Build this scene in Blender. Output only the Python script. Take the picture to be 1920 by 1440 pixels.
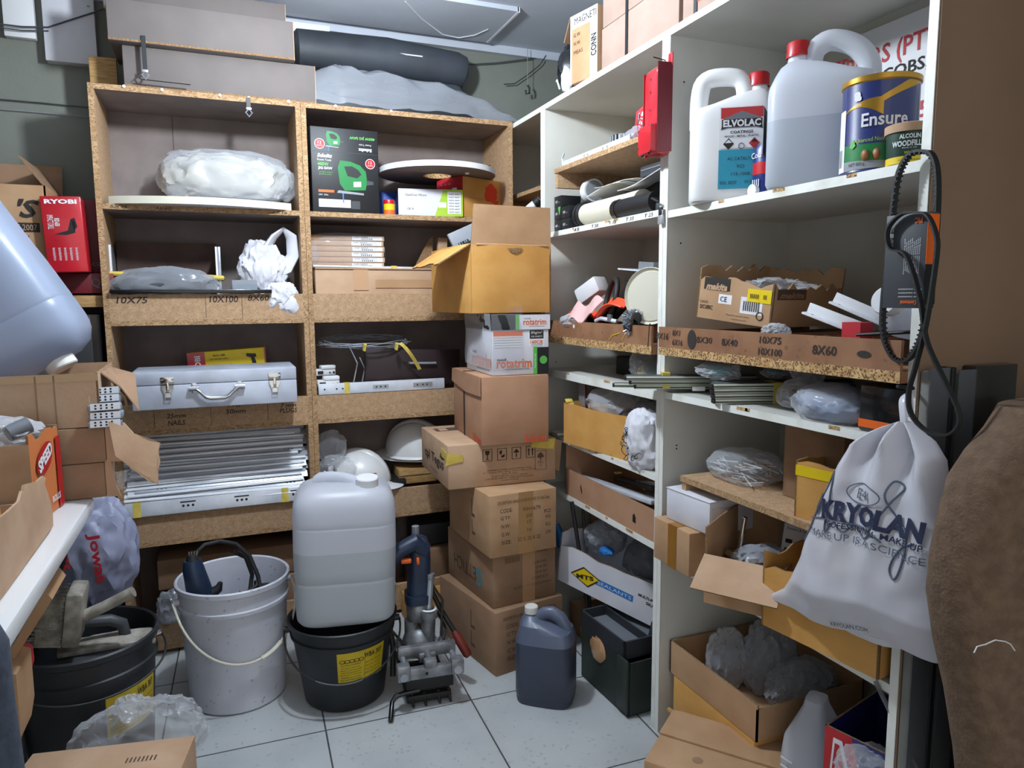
import bpy, bmesh, math, random
from math import sin, cos, pi, radians as R, atan2, hypot, sqrt
from mathutils import Vector as V, Matrix as MX, noise as NZ
S = bpy.context.scene
COL = S.collection
for o in list(bpy.data.objects): bpy.data.objects.remove(o)

# ------------------------------------------------------------------ camera
YAW, PITCH, ROLL, FPX = 0.3850, 0.1185, -0.00686, 1337.0
CAM = V((0, 0, 1.13))
FW = V((sin(YAW)*cos(PITCH), cos(YAW)*cos(PITCH), -sin(PITCH)))
_r = V((cos(YAW), -sin(YAW), 0)); _u = _r.cross(FW)
RT = _r*cos(ROLL) + _u*sin(ROLL); UP = -_r*sin(ROLL) + _u*cos(ROLL)
cd = bpy.data.cameras.new('camera'); cam = bpy.data.objects.new('camera', cd); COL.objects.link(cam)
cam.matrix_world = MX(((RT.x, UP.x, -FW.x, CAM.x), (RT.y, UP.y, -FW.y, CAM.y), (RT.z, UP.z, -FW.z, CAM.z), (0, 0, 0, 1)))
cd.sensor_fit = 'HORIZONTAL'; cd.sensor_width = 36; cd.lens = FPX/1920*36; cd.clip_start = 0.02
S.camera = cam

# ------------------------------------------------------------------ world and exposure
w = bpy.data.worlds.new('world'); S.world = w; w.use_nodes = True
bg = w.node_tree.nodes['Background']; bg.inputs[0].default_value = (0.90, 0.90, 0.90, 1); bg.inputs[1].default_value = 0.55
S.view_settings.view_transform = 'Standard'; S.view_settings.look = 'None'
S.view_settings.gamma = 1; S.view_settings.use_curve_mapping = False
S.view_settings.exposure = 1.2
LAMP = V((0.27, 1.655, 1.90)); LAMP_W = 1.0

# ------------------------------------------------------------------ where a photograph point lies on a plane of the room
def at(x, y, X=None, Y=None, Z=None):
    d = FW + RT*((x-960)/FPX) - UP*((y-720)/FPX)
    t = (X-CAM.x)/d.x if X is not None else (Y-CAM.y)/d.y if Y is not None else (Z-CAM.z)/d.z
    return CAM + d*t
def zat(x, y, p):            # height above p at which (x, y) is seen
    d = FW + RT*((x-960)/FPX) - UP*((y-720)/FPX)
    t = ((p.x-CAM.x)*d.x + (p.y-CAM.y)*d.y)/(d.x**2 + d.y**2)
    return CAM.z + t*d.z

# ------------------------------------------------------------------ materials
def lin(h):
    if not isinstance(h, str): return (*h, 1)
    h = h.lstrip('#'); c = [int(h[i:i+2], 16)/255 for i in (0, 2, 4)]
    return tuple((x/12.92 if x <= .04045 else ((x+.055)/1.055)**2.4) for x in c) + (1,)
MATS = {}
def mat(name, col, rough=.6, metal=0., col2=None, scale=30, stretch=(1, 1, 1), detail=4, lo=.35, hi=.65, bump=0., bscale=None, spec=.5,
        speck=None, sscale=200, samt=.3, trans=0., alpha=1., emit=None, estr=0., sss=0., coat=0.):
    m = bpy.data.materials.new(name); m.use_nodes = True; nt = m.node_tree; n = nt.nodes; L = nt.links
    b = n['Principled BSDF']
    b.inputs['Base Color'].default_value = lin(col); b.inputs['Roughness'].default_value = rough; b.inputs['Metallic'].default_value = metal
    b.inputs['Specular IOR Level'].default_value = spec; b.inputs['Transmission Weight'].default_value = trans; b.inputs['Alpha'].default_value = alpha
    b.inputs['Coat Weight'].default_value = coat
    if sss: b.inputs['Subsurface Weight'].default_value = sss; b.inputs['Subsurface Radius'].default_value = (.02, .02, .02)
    if emit: b.inputs['Emission Color'].default_value = lin(emit); b.inputs['Emission Strength'].default_value = estr
    tc = n.new('ShaderNodeTexCoord'); mp = n.new('ShaderNodeMapping'); mp.inputs['Scale'].default_value = stretch
    L.new(tc.outputs['Object'], mp.inputs['Vector'])
    out = None
    if col2:
        t = n.new('ShaderNodeTexNoise'); t.inputs['Scale'].default_value = scale; t.inputs['Detail'].default_value = detail
        L.new(mp.outputs[0], t.inputs['Vector'])
        r = n.new('ShaderNodeValToRGB'); r.color_ramp.elements[0].position = lo; r.color_ramp.elements[1].position = hi
        r.color_ramp.elements[0].color = lin(col2); r.color_ramp.elements[1].color = lin(col)
        L.new(t.outputs['Fac'], r.inputs['Fac']); out = r.outputs['Color']
    if speck:
        t = n.new('ShaderNodeTexVoronoi'); t.inputs['Scale'].default_value = sscale; L.new(mp.outputs[0], t.inputs['Vector'])
        r = n.new('ShaderNodeValToRGB'); r.color_ramp.elements[0].position = samt; r.color_ramp.elements[1].position = samt+.02
        r.color_ramp.elements[0].color = (1, 1, 1, 1); r.color_ramp.elements[1].color = (0, 0, 0, 1)
        sp = n.new('ShaderNodeSeparateColor'); L.new(t.outputs['Color'], sp.inputs[0]); L.new(sp.outputs[0], r.inputs['Fac'])
        mx = n.new('ShaderNodeMix'); mx.data_type = 'RGBA'; L.new(r.outputs['Color'], mx.inputs['Factor'])
        if out: L.new(out, mx.inputs['A'])
        else: mx.inputs['A'].default_value = lin(col)
        mx.inputs['B'].default_value = lin(speck); out = mx.outputs['Result']
    if out: L.new(out, b.inputs['Base Color'])
    if bump:
        t = n.new('ShaderNodeTexNoise'); t.inputs['Scale'].default_value = bscale or scale; t.inputs['Detail'].default_value = 3
        L.new(mp.outputs[0], t.inputs['Vector']); bu = n.new('ShaderNodeBump'); bu.inputs['Strength'].default_value = bump; bu.inputs['Distance'].default_value = .004
        L.new(t.outputs['Fac'], bu.inputs['Height']); L.new(bu.outputs[0], b.inputs['Normal'])
    MATS[name] = m; return m
def film(name, col, dens=.3, rough=.12):      # thin clear plastic film
    m = bpy.data.materials.new(name); m.use_nodes = True; nt = m.node_tree; n = nt.nodes; L = nt.links
    b = n['Principled BSDF']; b.inputs['Base Color'].default_value = lin(col); b.inputs['Roughness'].default_value = rough
    tr = n.new('ShaderNodeBsdfTransparent'); mx = n.new('ShaderNodeMixShader'); fr = n.new('ShaderNodeLayerWeight'); fr.inputs['Blend'].default_value = .35
    ma = n.new('ShaderNodeMath'); ma.operation = 'MULTIPLY_ADD'; ma.inputs[1].default_value = .5; ma.inputs[2].default_value = dens; ma.use_clamp = True
    L.new(fr.outputs['Facing'], ma.inputs[0]); L.new(ma.outputs[0], mx.inputs[0]); L.new(tr.outputs[0], mx.inputs[1]); L.new(b.outputs[0], mx.inputs[2])
    L.new(mx.outputs[0], n['Material Output'].inputs['Surface']); MATS[name] = m; return m
def poly(name, col, tcol, t=.5, rough=.35, clear=0.):    # translucent white polythene
    m = bpy.data.materials.new(name); m.use_nodes = True; nt = m.node_tree; n = nt.nodes; L = nt.links
    b = n['Principled BSDF']; b.inputs['Base Color'].default_value = lin(col); b.inputs['Roughness'].default_value = rough
    tl = n.new('ShaderNodeBsdfTranslucent'); tl.inputs[0].default_value = lin(tcol); mx = n.new('ShaderNodeMixShader'); mx.inputs[0].default_value = t
    L.new(b.outputs[0], mx.inputs[1]); L.new(tl.outputs[0], mx.inputs[2]); L.new(mx.outputs[0], n['Material Output'].inputs['Surface']); MATS[name] = m
    if clear:
        tr = n.new('ShaderNodeBsdfTransparent'); m2 = n.new('ShaderNodeMixShader'); m2.inputs[0].default_value = clear; L.new(mx.outputs[0], m2.inputs[1]); L.new(tr.outputs[0], m2.inputs[2]); L.new(m2.outputs[0], n['Material Output'].inputs['Surface'])
    return m

mat('card', '#b6926f', .85, col2='#a8835f', scale=6, stretch=(1.6, 1.6, 2), bump=.08, bscale=60)
mat('card_pale', '#bd9d80', .85, col2='#ae8c6e', scale=6, stretch=(1.6, 1.6, 2), bump=.08, bscale=60)
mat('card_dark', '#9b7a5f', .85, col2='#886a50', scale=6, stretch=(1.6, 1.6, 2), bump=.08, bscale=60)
mat('card_top', '#a58d80', .85, col2='#9a8275', scale=6, stretch=(1.6, 1.6, 2)); mat('card_red', '#b08669', .85, col2='#a47a5d', scale=6, stretch=(1.6, 1.6, 2), bump=.05, bscale=60)
mat('card_gold', '#d09c54', .8, col2='#c28d46', scale=6, stretch=(1.6, 1.6, 2), bump=.08, bscale=50)
mat('card_edge', '#9a7a58', .9, col2='#6d5238', scale=300, bump=.3)
mat('card_white', '#d6d6dc', .6, col2='#c9c9d2', scale=8)
mat('tape', '#a88256', .25, spec=.6, coat=.3); mat('tape_clear', '#bb926c', .18, coat=.5)
mat('masking', '#d8c15a', .7, col2='#c4ad4a', scale=40)
mat('chip', '#b89877', .8, col2='#a98765', scale=60, speck='#9a7a58', sscale=420, samt=.16, bump=.1)
mat('chip_edge', '#b99873', .85, col2='#9c7a55', scale=90, stretch=(.5, 1, 1), speck='#866746', sscale=420, samt=.24, bump=.4)
mat('chip_edge_pale', '#cba876', .85, col2='#a98252', scale=90, speck='#6a4a2a', sscale=380, samt=.26, bump=.4)
mat('board', '#837874', .8, col2='#776c69', scale=12)
mat('board_dark', '#5a4740', .85, col2='#4d3b35', scale=12)
mat('hardboard', '#93694a', .7, col2='#835a3e', scale=18, speck='#7a5236', sscale=160, samt=.02)
mat('melamine', '#d3d3cc', .4, col2='#c4c3ba', scale=4, detail=6, lo=.3, hi=.6)
mat('melamine_old', '#cccac2', .45, col2='#b5b2a6', scale=3, detail=7, lo=.3, hi=.62)
mat('edge_white', '#e4e5df', .45, col2='#cfcdbf', scale=14, detail=6, lo=.25, hi=.5)
mat('endboard', '#8a705a', .7, col2='#7d644f', scale=3)
mat('wall', '#7d8078', .8, col2='#71746b', scale=2.5, detail=5, bump=.15, bscale=90)
mat('ceil', '#c3c9d4', .85, col2='#b8bec9', scale=3, bump=.08, bscale=80)
mat('white', '#dcdde0', .45); mat('white_gloss', '#e2e2e2', .3, coat=.2); mat('paper', '#e0e0e4', .7); mat('off_white', '#cfcab8', .5)
mat('grey', '#8c9096', .5); mat('dark_grey', '#3c3f44', .5); mat('mid_grey', '#6a6e74', .55); mat('black', '#17181b', .5); mat('black_gloss', '#101114', .25, coat=.3)
mat('rubber', '#191a1b', .6, bump=.2, bscale=300)
mat('bucket_black', '#1b1e22', .5, col2='#26292e', scale=8, detail=8)
mat('bucket_white', '#cfd1da', .5, col2='#bcbec8', scale=6, detail=8, speck='#a2a3ac', sscale=160, samt=.004)
mat('dust', '#a7a298', .95, col2='#7e7a70', scale=40, bump=.4)
mat('red_handle', '#7a2a1c', .5, col2='#662015', scale=10); mat('red', '#b3161d', .35, coat=.2); mat('red_dark', '#6c1420', .5); mat('red_case', '#c21c2a', .32, col2='#a81522', scale=7, coat=.3); mat('red_text', '#b5202c', .6)
mat('orange', '#e2641c', .45); mat('orange_text', '#d8641f', .6); mat('blum_orange', '#c8502c', .7)
mat('yellow', '#e8c90e', .5, col2='#dcbc0a', scale=6); mat('yellow_label', '#cdb417', .5, col2='#bba211', scale=9)
mat('green', '#1d7a3c', .4); mat('lime', '#9fc32e', .45); mat('green_dark', '#163a2c', .45); mat('green_light', '#58b24a', .5)
mat('blue', '#1a49b4', .45); mat('blue_bosch', '#1c2f4a', .45, col2='#162438', scale=12); mat('blue_label', '#2a78c4', .5); mat('teal', '#2090ab', .5); mat('navy', '#1d2a6a', .35, coat=.4)
mat('gold', '#b98d35', .3, metal=.7); mat('maroon', '#2c1d20', .5); mat('ink', '#2b2522', .8); mat('ink_soft', '#5a4436', .8); mat('ink_navy', '#1c2442', .7); mat('ink_grey', '#566072', .7)
mat('steel', '#bfc4cc', .3, metal=.6, col2='#a0a5ae', scale=20, stretch=(.2, 1, 1)); mat('rail_bright', '#f2f5fa', .28, metal=.1); mat('galv', '#dde1e8', .33, metal=.18, col2='#c4cad4', scale=14)  # slide rails near-white: the lamp's gleam is put into their colour
mat('alu_case', '#c6ccda', .4, metal=.25, col2='#b0b6c4', scale=10, detail=8); mat('chrome', '#c9c9c6', .15, metal=1.); mat('cast', '#9a9da1', .42, metal=.5, col2='#6d7074', scale=25, bump=.2)
mat('iron', '#2c2b2c', .5, metal=.5); mat('brass_tape', '#8f6226', .3)
mat('pvc_grey', '#7e8894', .45); mat('wood_pale', '#b8935f', .7, col2='#9c7646', scale=30, stretch=(1, 8, 8)); mat('ply', '#6f6663', .75, col2='#67605d', scale=8)
mat('cloth_grey', '#7e8490', .9, col2='#6f7580', scale=6); mat('carpet', '#715b48', .98, col2='#5f4b3b', scale=60, bump=.6, bscale=220)
mat('fabric_blue', '#4d5566', .95, col2='#424957', scale=90, bump=.3); mat('bag_lilac', '#9095ae', .45, col2='#7f849e', scale=9)
mat('spray_red', '#d23c22', .6); mat('leather', '#3b4048', .6, col2='#2e3238', scale=6)
mat('toolgreen', '#2a352e', .55, col2='#20282a', scale=7, detail=7); mat('tray', '#2d3138', .5, col2='#262a30', scale=8)
mat('wool', '#9a968a', .95, col2='#5f5c54', scale=25, bump=1., bscale=150); mat('bristle', '#8a8478', .95, col2='#4d4a44', scale=180, stretch=(1, 1, .2), bump=1.)
mat('almond', '#8b5326', .5); mat('belt_grey', '#4b4b45', .6); mat('hivis', '#f04a20', .45); mat('pink_pale', '#d9b0ae', .5)
mat('wrap_dark', '#2b2a2b', .22, col2='#3b3937', scale=7, coat=.4); mat('glass_dark', '#16181c', .08, coat=.6); mat('plank_grey', '#7b7a75', .5, col2='#686762', scale=7)
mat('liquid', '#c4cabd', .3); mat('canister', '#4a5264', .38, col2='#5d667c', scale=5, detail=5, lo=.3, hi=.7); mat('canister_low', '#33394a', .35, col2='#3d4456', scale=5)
mat('can_cap', '#d4d2cc', .5); mat('crystal', '#cfd4dc', .12, coat=.5)
film('film', '#dfe3ea', .12); film('film_dense', '#d5d8de', .24, .2); film('film_grey', '#a6aab2', .42, .2); film('film_dark', '#6d7076', .5, .2)
poly('poly', '#dfe2ea', '#e6eaf2', .45); poly('poly_liquid', '#c4cbd0', '#ccd3d6', .35); poly('poly_blue', '#a9b5cc', '#b4c0d6', .35)
poly('poly_bag', '#dedee6', '#e8e6ee', .22, .25, .08); mat('orange_card', '#c4713c', .6); poly('jug', '#e0e3ea', '#eaedf4', .45, .3); poly('jug_low', '#cdd3dc', '#d8dde6', .4, .3)
poly('dust_bag', '#c2c0ba', '#c8c6c0', .25, .3)
mat('bulb', '#ffffff', .3, emit=(.83, .92, 1.0), estr=1.0)

# ------------------------------------------------------------------ mesh builder
def T3(x=0, y=0, z=0): return MX.Translation((x, y, z))
def RX(a): return MX.Rotation(R(a), 4, 'X')
def RY(a): return MX.Rotation(R(a), 4, 'Y')
def RZ(a): return MX.Rotation(R(a), 4, 'Z')
def frame(o, right, up):     # matrix whose x runs along right, y along up, z towards the viewer
    r = V(right).normalized(); u = V(up).normalized(); n = r.cross(u)
    return MX(((r.x, u.x, n.x, o[0]), (r.y, u.y, n.y, o[1]), (r.z, u.z, n.z, o[2]), (0, 0, 0, 1)))
_font = {}
def glyphs(s, bold=0., shear=0., spacing=1.):
    k = (s, bold, shear, spacing)
    if k not in _font:
        c = bpy.data.curves.new('t', 'FONT'); c.body = s; c.size = 1; c.fill_mode = 'FRONT'; c.offset = bold; c.shear = shear; c.resolution_u = 2; c.space_character = spacing
        c.align_x = 'LEFT'; o = bpy.data.objects.new('t', c); me = bpy.data.meshes.new_from_object(o)
        vs = [V(v.co) for v in me.vertices]; fs = [tuple(p.vertices) for p in me.polygons]
        bpy.data.objects.remove(o); bpy.data.meshes.remove(me); _font[k] = (vs, fs)
    return _font[k]
def smooth(P, n=5):
    P = [V(p) for p in P]; out = []
    for i in range(len(P)-1):
        p0, p1, p2, p3 = P[max(i-1, 0)], P[i], P[i+1], P[min(i+2, len(P)-1)]
        for k in range(n): t = k/n; out.append(.5*((2*p1)+(p2-p0)*t+(2*p0-5*p1+4*p2-p3)*t*t+(3*p1-p0-3*p2+p3)*t**3))
    return out+[P[-1]]
class B:
    def __init__(s, m=None):
        s.bm = bmesh.new(); s.ml = []; s.M = m or MX.Identity(4)
    def mi(s, m):
        if m not in s.ml: s.ml.append(m)
        return s.ml.index(m)
    def add(s, vs, fs, m, M=None, smooth=False):
        T = s.M @ M if M is not None else s.M
        bv = [s.bm.verts.new(T @ V(v)) for v in vs]; k = s.mi(m); out = []
        for f in fs:
            try: q = s.bm.faces.new([bv[i] for i in f])
            except ValueError: continue
            q.material_index = k; q.smooth = smooth; out.append(q)
        return bv, out
    def box(s, c, d, m, bev=0., M=None, taper=1.):
        x, y, z = d[0]/2, d[1]/2, d[2]/2; t = taper
        vs = [(-x, -y, -z), (x, -y, -z), (x, y, -z), (-x, y, -z), (-x*t, -y*t, z), (x*t, -y*t, z), (x*t, y*t, z), (-x*t, y*t, z)]
        T = T3(*c) if M is None else M @ T3(*c)
        bv, fs = s.add(vs, [(0, 3, 2, 1), (4, 5, 6, 7), (0, 1, 5, 4), (1, 2, 6, 5), (2, 3, 7, 6), (3, 0, 4, 7)], m, T)
        if bev:
            es = list({e for f in fs for e in f.edges})
            r = bmesh.ops.bevel(s.bm, geom=es, offset=bev, segments=2, affect='EDGES', profile=.5)
            for f in r['faces']: f.material_index = s.mi(m); f.smooth = True
            for f in fs:
                if f.is_valid: f.smooth = True
        return s
    def b2(s, a, b, m, bev=0., M=None):      # box between two corners
        return s.box([(a[i]+b[i])/2 for i in range(3)], [abs(b[i]-a[i]) for i in range(3)], m, bev, M)
    def lathe(s, prof, m, seg=32, M=None, close=False, smooth=True, sx=1., sy=1.):
        vs = []; fs = []; n = len(prof)
        for r, z in prof:
            for k in range(seg): a = 2*pi*k/seg; vs.append((r*cos(a)*sx, r*sin(a)*sy, z))
        for i in range(n-1):
            for k in range(seg):
                k2 = (k+1) % seg; fs.append((i*seg+k, i*seg+k2, (i+1)*seg+k2, (i+1)*seg+k))
        if close: fs.append(tuple(reversed(range(seg)))); fs.append(tuple(range((n-1)*seg, n*seg)))
        s.add(vs, fs, m, M, smooth); return s
    def tube(s, pts, r, m, seg=8, closed=False, M=None, cap=True, flat=None):
        P = [V(p) for p in pts]; n = len(P); vs = []; fs = []; pr = None
        for i in range(n):
            a = P[i-1] if (i or closed) else P[i]; b = P[(i+1) % n] if (i < n-1 or closed) else P[i]
            t = (b-a).normalized() if (b-a).length > 1e-9 else V((0, 0, 1))
            if pr is None:
                pr = V((0, 0, 1)) if abs(t.z) < .9 else V((1, 0, 0))
            u = (pr - t*pr.dot(t)); u = u.normalized() if u.length > 1e-6 else t.orthogonal().normalized(); pr = u; v = t.cross(u)
            ri = r[i] if isinstance(r, (list, tuple)) else r
            for k in range(seg):
                q = 2*pi*k/seg; vs.append(P[i] + u*(ri*cos(q)*(flat or 1)) + v*(ri*sin(q)))
        for i in range(n if closed else n-1):
            j = (i+1) % n
            for k in range(seg): k2 = (k+1) % seg; fs.append((i*seg+k, i*seg+k2, j*seg+k2, j*seg+k))
        if cap and not closed: fs.append(tuple(reversed(range(seg)))); fs.append(tuple(range((n-1)*seg, n*seg)))
        s.add(vs, fs, m, M, True); return s
    def cyl(s, a, b, r, m, seg=20, M=None, r2=None): return s.tube([a, b], [r, r2 if r2 is not None else r], m, seg, M=M)
    def loft(s, rings, m, M=None, cap=True, smooth=True):
        n = len(rings[0]); vs = [p for q in rings for p in q]; fs = []
        for i in range(len(rings)-1):
            for k in range(n): k2 = (k+1) % n; fs.append((i*n+k, i*n+k2, (i+1)*n+k2, (i+1)*n+k))
        if cap: fs.append(tuple(reversed(range(n)))); fs.append(tuple(range((len(rings)-1)*n, len(rings)*n)))
        s.add(vs, fs, m, M, smooth); return s
    def grid(s, fn, nu, nv, m, M=None, smooth=True, th=0.):
        vs = [V(fn(i/nu, j/nv)) for j in range(nv+1) for i in range(nu+1)]
        q = lambda i, j: j*(nu+1)+i
        fs = [(q(i, j), q(i+1, j), q(i+1, j+1), q(i, j+1)) for j in range(nv) for i in range(nu)]
        if th:
            N = len(vs); ns = [V((0, 0, 0)) for _ in vs]
            for f in fs:
                nn = (vs[f[1]]-vs[f[0]]).cross(vs[f[3]]-vs[f[0]])
                for k in f: ns[k] += nn
            vs = vs + [v - (nn.normalized()*th if nn.length else V()) for v, nn in zip(vs, ns)]
            fs = fs + [tuple(N+k for k in reversed(f)) for f in fs]
            rim = [q(i, 0) for i in range(nu)] + [q(nu, j) for j in range(nv)] + [q(i, nv) for i in range(nu, 0, -1)] + [q(0, j) for j in range(nv, 0, -1)]
            for a, b in zip(rim, rim[1:]+rim[:1]): fs.append((b, a, N+a, N+b))
        s.add(vs, fs, m, M, smooth); return s
    def poly(s, pts, m, M=None, th=0., dirn=(0, 0, -1)):   # polygon, extruded by th along dirn
        n = len(pts); P = [V(p) for p in pts]
        if not th: s.add(P, [tuple(range(n))], m, M); return s
        d = V(dirn)*th; vs = P + [p+d for p in P]
        s.add(vs, [tuple(range(n)), tuple(reversed(range(n, 2*n)))] + [(i, n+i, n+(i+1) % n, (i+1) % n) for i in range(n)], m, M); return s
    def text(s, t, M, m, w=None, h=None, bold=0., shear=0., al='C', lift=.0006, warp=None, spacing=1.):
        vs, fs = glyphs(t, bold, shear, spacing)
        if not vs: return s
        x0 = min(v.x for v in vs); x1 = max(v.x for v in vs); y0 = min(v.y for v in vs); y1 = max(v.y for v in vs)
        sx = w/(x1-x0) if w else None; sy = h/(y1-y0) if h else None
        sx = sx or sy; sy = sy or sx; cx = {'C': (x0+x1)/2, 'L': x0, 'R': x1}[al]; cy = (y0+y1)/2
        P = [V(((v.x-cx)*sx, (v.y-cy)*sy, lift)) for v in vs]
        P = [M @ p for p in P] if warp is None else [V(warp(M @ p)) for p in P]
        s.add(P, fs, m); return s
    def crumple(s, c, r, m, seed=0, amp=.18, fr=2.2, sub=4, M=None, flat=True, sq=1., crease=.6):
        t = bmesh.new(); bmesh.ops.create_icosphere(t, subdivisions=sub, radius=1)
        so = V((seed*3.17, seed*1.31, seed*7.7)); vs = []
        for v in t.verts:
            n = V(v.co); p = V([abs(a)**sq*(1 if a > 0 else -1) for a in n]) if sq != 1 else n
            s1 = V((n.x*fr, n.y*fr, n.z*fr*.7))+so; d1 = 1-2.2*abs(NZ.noise(s1)); d2 = 1-2.2*abs(NZ.noise(s1*2.3+V((9, 4, 1))))
            k = 1 + amp*((1-crease)*NZ.noise(s1*.6)*1.3 + crease*(.75*d1+.38*d2-.45) + .10*NZ.noise(s1*5))
            q = V((p.x*r[0]*k, p.y*r[1]*k, p.z*r[2]*k))
            if flat and q.z < -r[2]*.7: q.z = -r[2]*.7 + (q.z+r[2]*.7)*.08
            vs.append(q+V(c))
        fs = [tuple(v.index for v in f.verts) for f in t.faces]; t.free()
        s.add(vs, fs, m, M, True); return s
    def obj(s, name, parent=None, label=None, loc=None, rot=None, ang=38):
        me = bpy.data.meshes.new(name); bmesh.ops.recalc_face_normals(s.bm, faces=s.bm.faces) if False else None
        s.bm.to_mesh(me); s.bm.free()
        for m in s.ml: me.materials.append(MATS[m])
        me.set_sharp_from_angle(angle=R(ang))
        o = bpy.data.objects.new(name, me); COL.objects.link(o)
        if parent is not None: o.parent = parent
        if loc is not None: o.location = loc
        if rot is not None: o.rotation_euler = rot
        if label: o['label'] = label
        return o
def tag(o, label, cat, group=None, kind=None):
    if label: o['label'] = label
    if cat: o['category'] = cat
    if group: o['group'] = group
    if kind: o['kind'] = kind
    return o
def thing(name, label, cat, loc=(0, 0, 0), rz=0., group=None, rx=0., ry=0.):
    o = bpy.data.objects.new(name, None); COL.objects.link(o); o.empty_display_size = .05
    o.location = loc; o.rotation_euler = (rx, ry, rz); return tag(o, label, cat, group)
def dup(root, loc, rz=None, label=None, group=None, rot=None):
    r = root.copy(); COL.objects.link(r); r.location = loc
    if rz is not None: r.rotation_euler = (0, 0, rz)
    if rot is not None: r.rotation_euler = rot
    if label: r['label'] = label
    if group: r['group'] = group
    for ch in list(root.children):
        c = ch.copy(); COL.objects.link(c); c.parent = r
        for g in ch.children: d = g.copy(); COL.objects.link(d); d.parent = c
    return r
def struct(o): o['kind'] = 'structure'; return o

# ------------------------------------------------------------------ cartons
def base2(bl, br, d, **pl):   # front lower corners seen at bl and br on a plane: base centre, turn, width
    p = at(*bl, **pl); q = at(*br, **pl); v = q-p; v.z = 0; n = V((-v.y, v.x, 0)).normalized()
    c = (p+q)/2 + n*(d/2); return V((c.x, c.y, min(p.z, q.z))), atan2(v.y, v.x), v.length, p
def face(w, d, h, f):
    return {'F': frame((0, -d/2, h/2), (1, 0, 0), (0, 0, 1)), 'B': frame((0, d/2, h/2), (-1, 0, 0), (0, 0, 1)), 'L': frame((-w/2, 0, h/2), (0, -1, 0), (0, 0, 1)),
            'R': frame((w/2, 0, h/2), (0, 1, 0), (0, 0, 1)), 'T': frame((0, 0, h), (1, 0, 0), (0, 1, 0))}[f]
def fdim(w, d, h, f): return {'F': (w, h), 'B': (w, h), 'L': (d, h), 'R': (d, h), 'T': (w, d)}[f]
def prints(b, w, d, h, items):
    # (face, 't', text, u, v, width, height, material, {opts}) in fractions of the face; (face, 'r', u0, v0, u1, v1, material) a printed patch
    for it in items:
        M = face(w, d, h, it[0]); fw, fh = fdim(w, d, h, it[0])
        if it[1] == 't':
            _, _, t, u, v, tw, th, m = it[:8]; o = it[8] if len(it) > 8 else {}
            rot = RZ(o.get('rot', 0)); oo = {k: x for k, x in o.items() if k != 'rot'}
            b.text(t, M @ T3((u-.5)*fw, (v-.5)*fh, .0004+o.get('up', 0)) @ rot, m, tw*fw if tw else None, th*fh if th else None, **{k: x for k, x in oo.items() if k != 'up'})
        elif it[1] == 'p':
            b.add([((u-.5)*fw, (v-.5)*fh, it[4]) for u, v in it[2]], [tuple(range(len(it[2])))], it[3], M)
        else:
            u0, v0, u1, v1, m = it[2:7]; z = .0004 + (it[7] if len(it) > 7 else 0)
            b.add([((u-.5)*fw, (v-.5)*fh, z) for u, v in ((u0, v0), (u1, v0), (u1, v1), (u0, v1))], [(0, 1, 2, 3)], m, M)
def pp(f, pts, m, z=.0004): return (f, 'p', pts, m, z)
def wall(b, p, q, h, t, m, n=1, jag=0., seed=0, em='card_edge', bow=0.):
    p = V(p); q = V(q); d = (q-p); L = d.length; u = d.normalized(); nn = V((-u.y, u.x, 0)); rnd = random.Random(seed)
    hs = [h + (rnd.uniform(-jag, jag*.5) if jag else 0) for _ in range(n+1)]; vs = []; fs = []
    for i in range(n+1):
        bo = nn*(-bow*sin(pi*i/n)) if n > 1 else V(); a = p + u*(L*i/n)
        vs += [a, a+nn*t, a+nn*t+bo+V((0, 0, hs[i])), a+bo+V((0, 0, hs[i]))]
    for i in range(n):
        k = 4*i; l = k+4; fs += [(k, l, l+3, k+3), (l+1, k+1, k+2, l+2)]
    b.add(vs, fs, m)
    b.add(vs, [(4*i+3, 4*i+7, 4*i+6, 4*i+2) for i in range(n)] + [(0, 3, 2, 1), (4*n, 4*n+1, 4*n+2, 4*n+3)], em)
def carton_body(b, w, d, h, m='card', opened=True, t=.004, n=1, jag=0., inner=None, hf=None, bow=0., seed=1):
    if not opened:
        b.box((0, 0, h/2), (w, d, h), m, bev=.0025); return
    hf = hf or {}; n = n if (jag or bow) else 1
    P = {'F': ((-w/2, -d/2, 0), (w/2, -d/2, 0)), 'R': ((w/2, -d/2, 0), (w/2, d/2, 0)), 'B': ((w/2, d/2, 0), (-w/2, d/2, 0)), 'L': ((-w/2, d/2, 0), (-w/2, -d/2, 0))}
    for i, (k, (p, q)) in enumerate(P.items()): wall(b, p, q, hf.get(k, h), t, m, n, jag, seed+i, bow=bow)
    b.box((0, 0, t/2), (w-2*t, d-2*t, t), m)
def flap(b, w, d, h, side, ln, ang, m='card', t=.004, cut=0., jag=0., seed=0, span=None):
    # ang: 0 stands up, 90 level outwards, 180 hangs down
    M = face(w, d, h, side); fw, fh = fdim(w, d, h, side); a = R(ang); rnd = random.Random(seed)
    lo, hi = span or (0, 1)
    N = 10 if jag else 1; dy, dz = cos(a), sin(a); vs = []; fs = []
    for i in range(N+1):
        f = i/N; x0 = (lo+(hi-lo)*f-.5)*fw; x1 = x0*(1-cut); l = ln - (rnd.uniform(0, jag) if jag else 0)
        A = V((x0, fh/2, 0)); C = V((x1, fh/2+l*dy, l*dz)); nn = V((0, -dz, dy))*t
        vs += [A, C, C-nn, A-nn]
    for i in range(N): k = 4*i; l = k+4; fs += [(k, l, l+1, k+1), (k+3, k+2, l+2, l+3)]
    b.add(vs, fs, m, M)
    b.add(vs, [(4*i+1, 4*i+5, 4*i+6, 4*i+2) for i in range(N)] + [(0, 1, 2, 3), (4*N, 4*N+3, 4*N+2, 4*N+1)], 'card_edge', M)
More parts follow.
